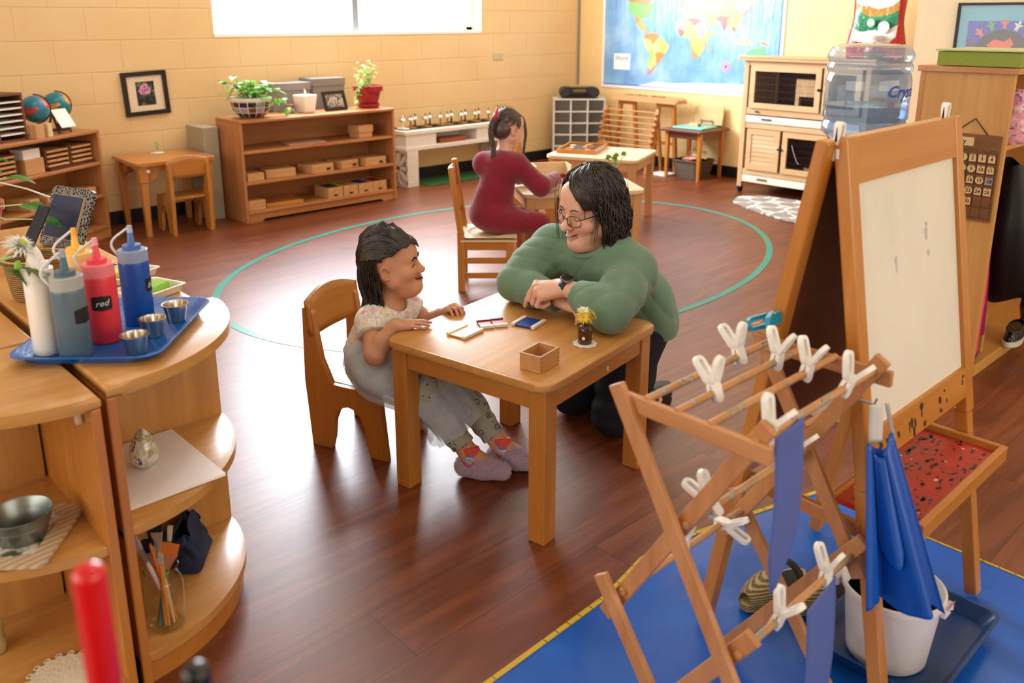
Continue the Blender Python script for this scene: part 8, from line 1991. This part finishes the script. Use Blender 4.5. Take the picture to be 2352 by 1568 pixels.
S.disp((3.0, 3.33, .50), .20, lambda x, y, z: .006 * crease(25 * z + 8 * (x - y) + .6 * sn(20 * y))); S.disp((3.22, 3.17, .53), .15, lambda x, y, z: .005 * crease(38 * (x + y) + 25 * z)); S.disp((3.10, 3.20, .40), .15, lambda x, y, z: .005 * crease(30 * x - 22 * y + 20 * z))
m, t, b = nt('red_knit'); n = noise(t, coords(t), 220, 3); r = ramp(t, n, [(.3, '#6e0a20'), (.7, '#8f1430')]); t.links.new(r.outputs[0], b.inputs[0]); b.inputs['Roughness'].default_value = 1; b.inputs['Sheen Weight'].default_value = .35; bump(t, b, n, .6, .004)
field_obj('knitted_dress', S, m, RC, relax=2)
ear_detail(RC, HR_, RT, RS, plain('ear_light', '#dda893', .5, sub=.2), 1., CHZ)
KS = plain('child_shoe', '#3a2a2c', .6)
for _, a_ in kk: obj('shoe', MB().prism([(a_[0] + .03 + .075 * math.cos(q) * .76 + .03 * math.sin(q) * .64 - 3.05, a_[1] - .026 - .075 * math.cos(q) * .64 + .03 * math.sin(q) * .76 - 3.30) for q in [i * PI / 10 for i in range(20)]], .002, .05, bev=.012), KS, RC, smooth=True)
def rp(x, y, z): return Vector(HR_ @ (np.array((x, y, z), np.float32) * RS) + RT) - RC.location
HC = Field((2.96, 3.18, .66), (3.26, 3.46, .94), .0042); HC.frame(HR_, RT, RS)
HC.ell((0, -.020, .044), (.078, .097, .090), .01).ell((0, -.055, -.015), (.068, .058, .060), .03).ell((0, .115, -.035), (.085, .075, .115), .012, 'sub')
for s in (-1, 1): HC.ell((s * .088, .006, -.022), (.034, .034, .040), .01, 'sub')
HRM = hair_mat('hair_brown', '#2a1b16', '#5f483b', .42); field_obj('hair', HC, HRM, RC, relax=2)
rr = random.Random(19); paths = []; bL, bR = Vector((-.066, -.045, .095)), Vector((.062, .020, .105))
for k in range(330):
    s = rr.choice((-1, 1)); tgt = bL if s < 0 else bR; a = R(rr.uniform(0, 170)); e = R(rr.uniform(-35, 60))
    st_ = Vector((s * .078 * math.sin(a) * math.cos(e), -.020 + .097 * math.cos(a) * math.cos(e), .044 + .090 * math.sin(e)))
    if st_.y > .055 and st_.z < .06: continue
    if st_.z < -.045 and st_.y > -.05: continue
    pts = []
    for i in range(9):
        u = i / 8; p = st_.lerp(tgt, u) - Vector((0, -.020, .044)); q = math.sqrt((p.x / .081) ** 2 + (p.y / .100) ** 2 + (p.z / .093) ** 2); 
        if q < 1.0: p = p / max(q, .2)
        pts.append(rp(*(p + Vector((0, -.020, .044)) + Vector((rr.uniform(-.0015, .0015), 0, 0)))))
    paths.append(pts)
for k in range(60):   # fly-away wisps
    a = rr.uniform(0, 6.28); e = rr.uniform(.0, 1.4); d = Vector((math.cos(a) * math.cos(e), math.sin(a) * math.cos(e), math.sin(e)))
    paths.append([rp(*(Vector((0, -.02, .044)) + Vector((d.x * .078, d.y * .097, d.z * .09)) * q + Vector((0, -.01 * (q - 1) * 20, 0)))) for q in (1.0, 1.06, 1.13, 1.2)])
hb = MB(); strands(hb, paths[:-60], .0032, 5); strands(hb, paths[-60:], .0008, 3); obj('hair_locks', hb, HRM, RC, smooth='all')
def braid(name, P, r_):
    mb = MB(); P = [Vector(p) for p in P]; n_ = 70; L = len(P) - 1
    def at(u):
        w_ = u * L; i = min(L - 1, int(w_)); q = w_ - i; a = P[max(0, i - 1)]; b_ = P[i]; c_ = P[i + 1]; d = P[min(L, i + 2)]
        return .5 * ((2 * b_) + (-a + c_) * q + (2 * a - 5 * b_ + 4 * c_ - d) * q * q + (-a + 3 * b_ - 3 * c_ + d) * q ** 3)
    for j in range(3):
        pts = []; rad = []
        for i in range(n_):
            u = i / (n_ - 1) * .80; p = at(u); tn = (at(min(1, u + .01)) - p).normalized(); a = tn.cross(Vector((.687, .727, 0))).normalized(); e = tn.cross(a); th = u * 62 + 2 * PI * j / 3
            rr_ = r_ * (1 - .45 * u); pts.append(p + a * (rr_ * .75 * math.sin(th)) + e * (rr_ * .5 * math.sin(2 * th))); rad.append(rr_ * .66)
        mb.tube(pts, rad, 6)
    mb.tube([at(.79), at(.84), at(.92), at(1.0)], [r_ * .45, r_ * .75, r_ * .6, r_ * .1], 8)
    return obj(name, mb, HRM, RC, smooth='all')
braid('braid', [(-0.043, -0.005, 0.890), (-0.061, 0.012, 0.852), (-0.065, 0.015, 0.796), (-0.057, 0.008, 0.729), (-0.060, 0.011, 0.679), (-0.074, 0.024, 0.580)], .015); braid('braid', [(0.172, 0.067, 0.882), (0.195, 0.045, 0.850), (0.204, 0.036, 0.782), (0.199, 0.041, 0.711), (0.198, 0.043, 0.664), (0.208, 0.033, 0.556)], .0085)
rbn = [(-0.060, -0.030, 0.938), (-0.063, -0.027, 0.916), (-0.072, -0.020, 0.878)]
obj('ribbon', MB().tube([Vector(p) for p in rbn], [.006, .009, .005], 7), plain('ribbon_coral', '#d8384a', .5), RC, smooth='all')

# ---------------------------------------------------------------- let resting things clear their supports by a hair
for o in list(COL.objects):
    if o.parent is None and o.get('category') and .02 < o.location.z: o.location.z += .0007
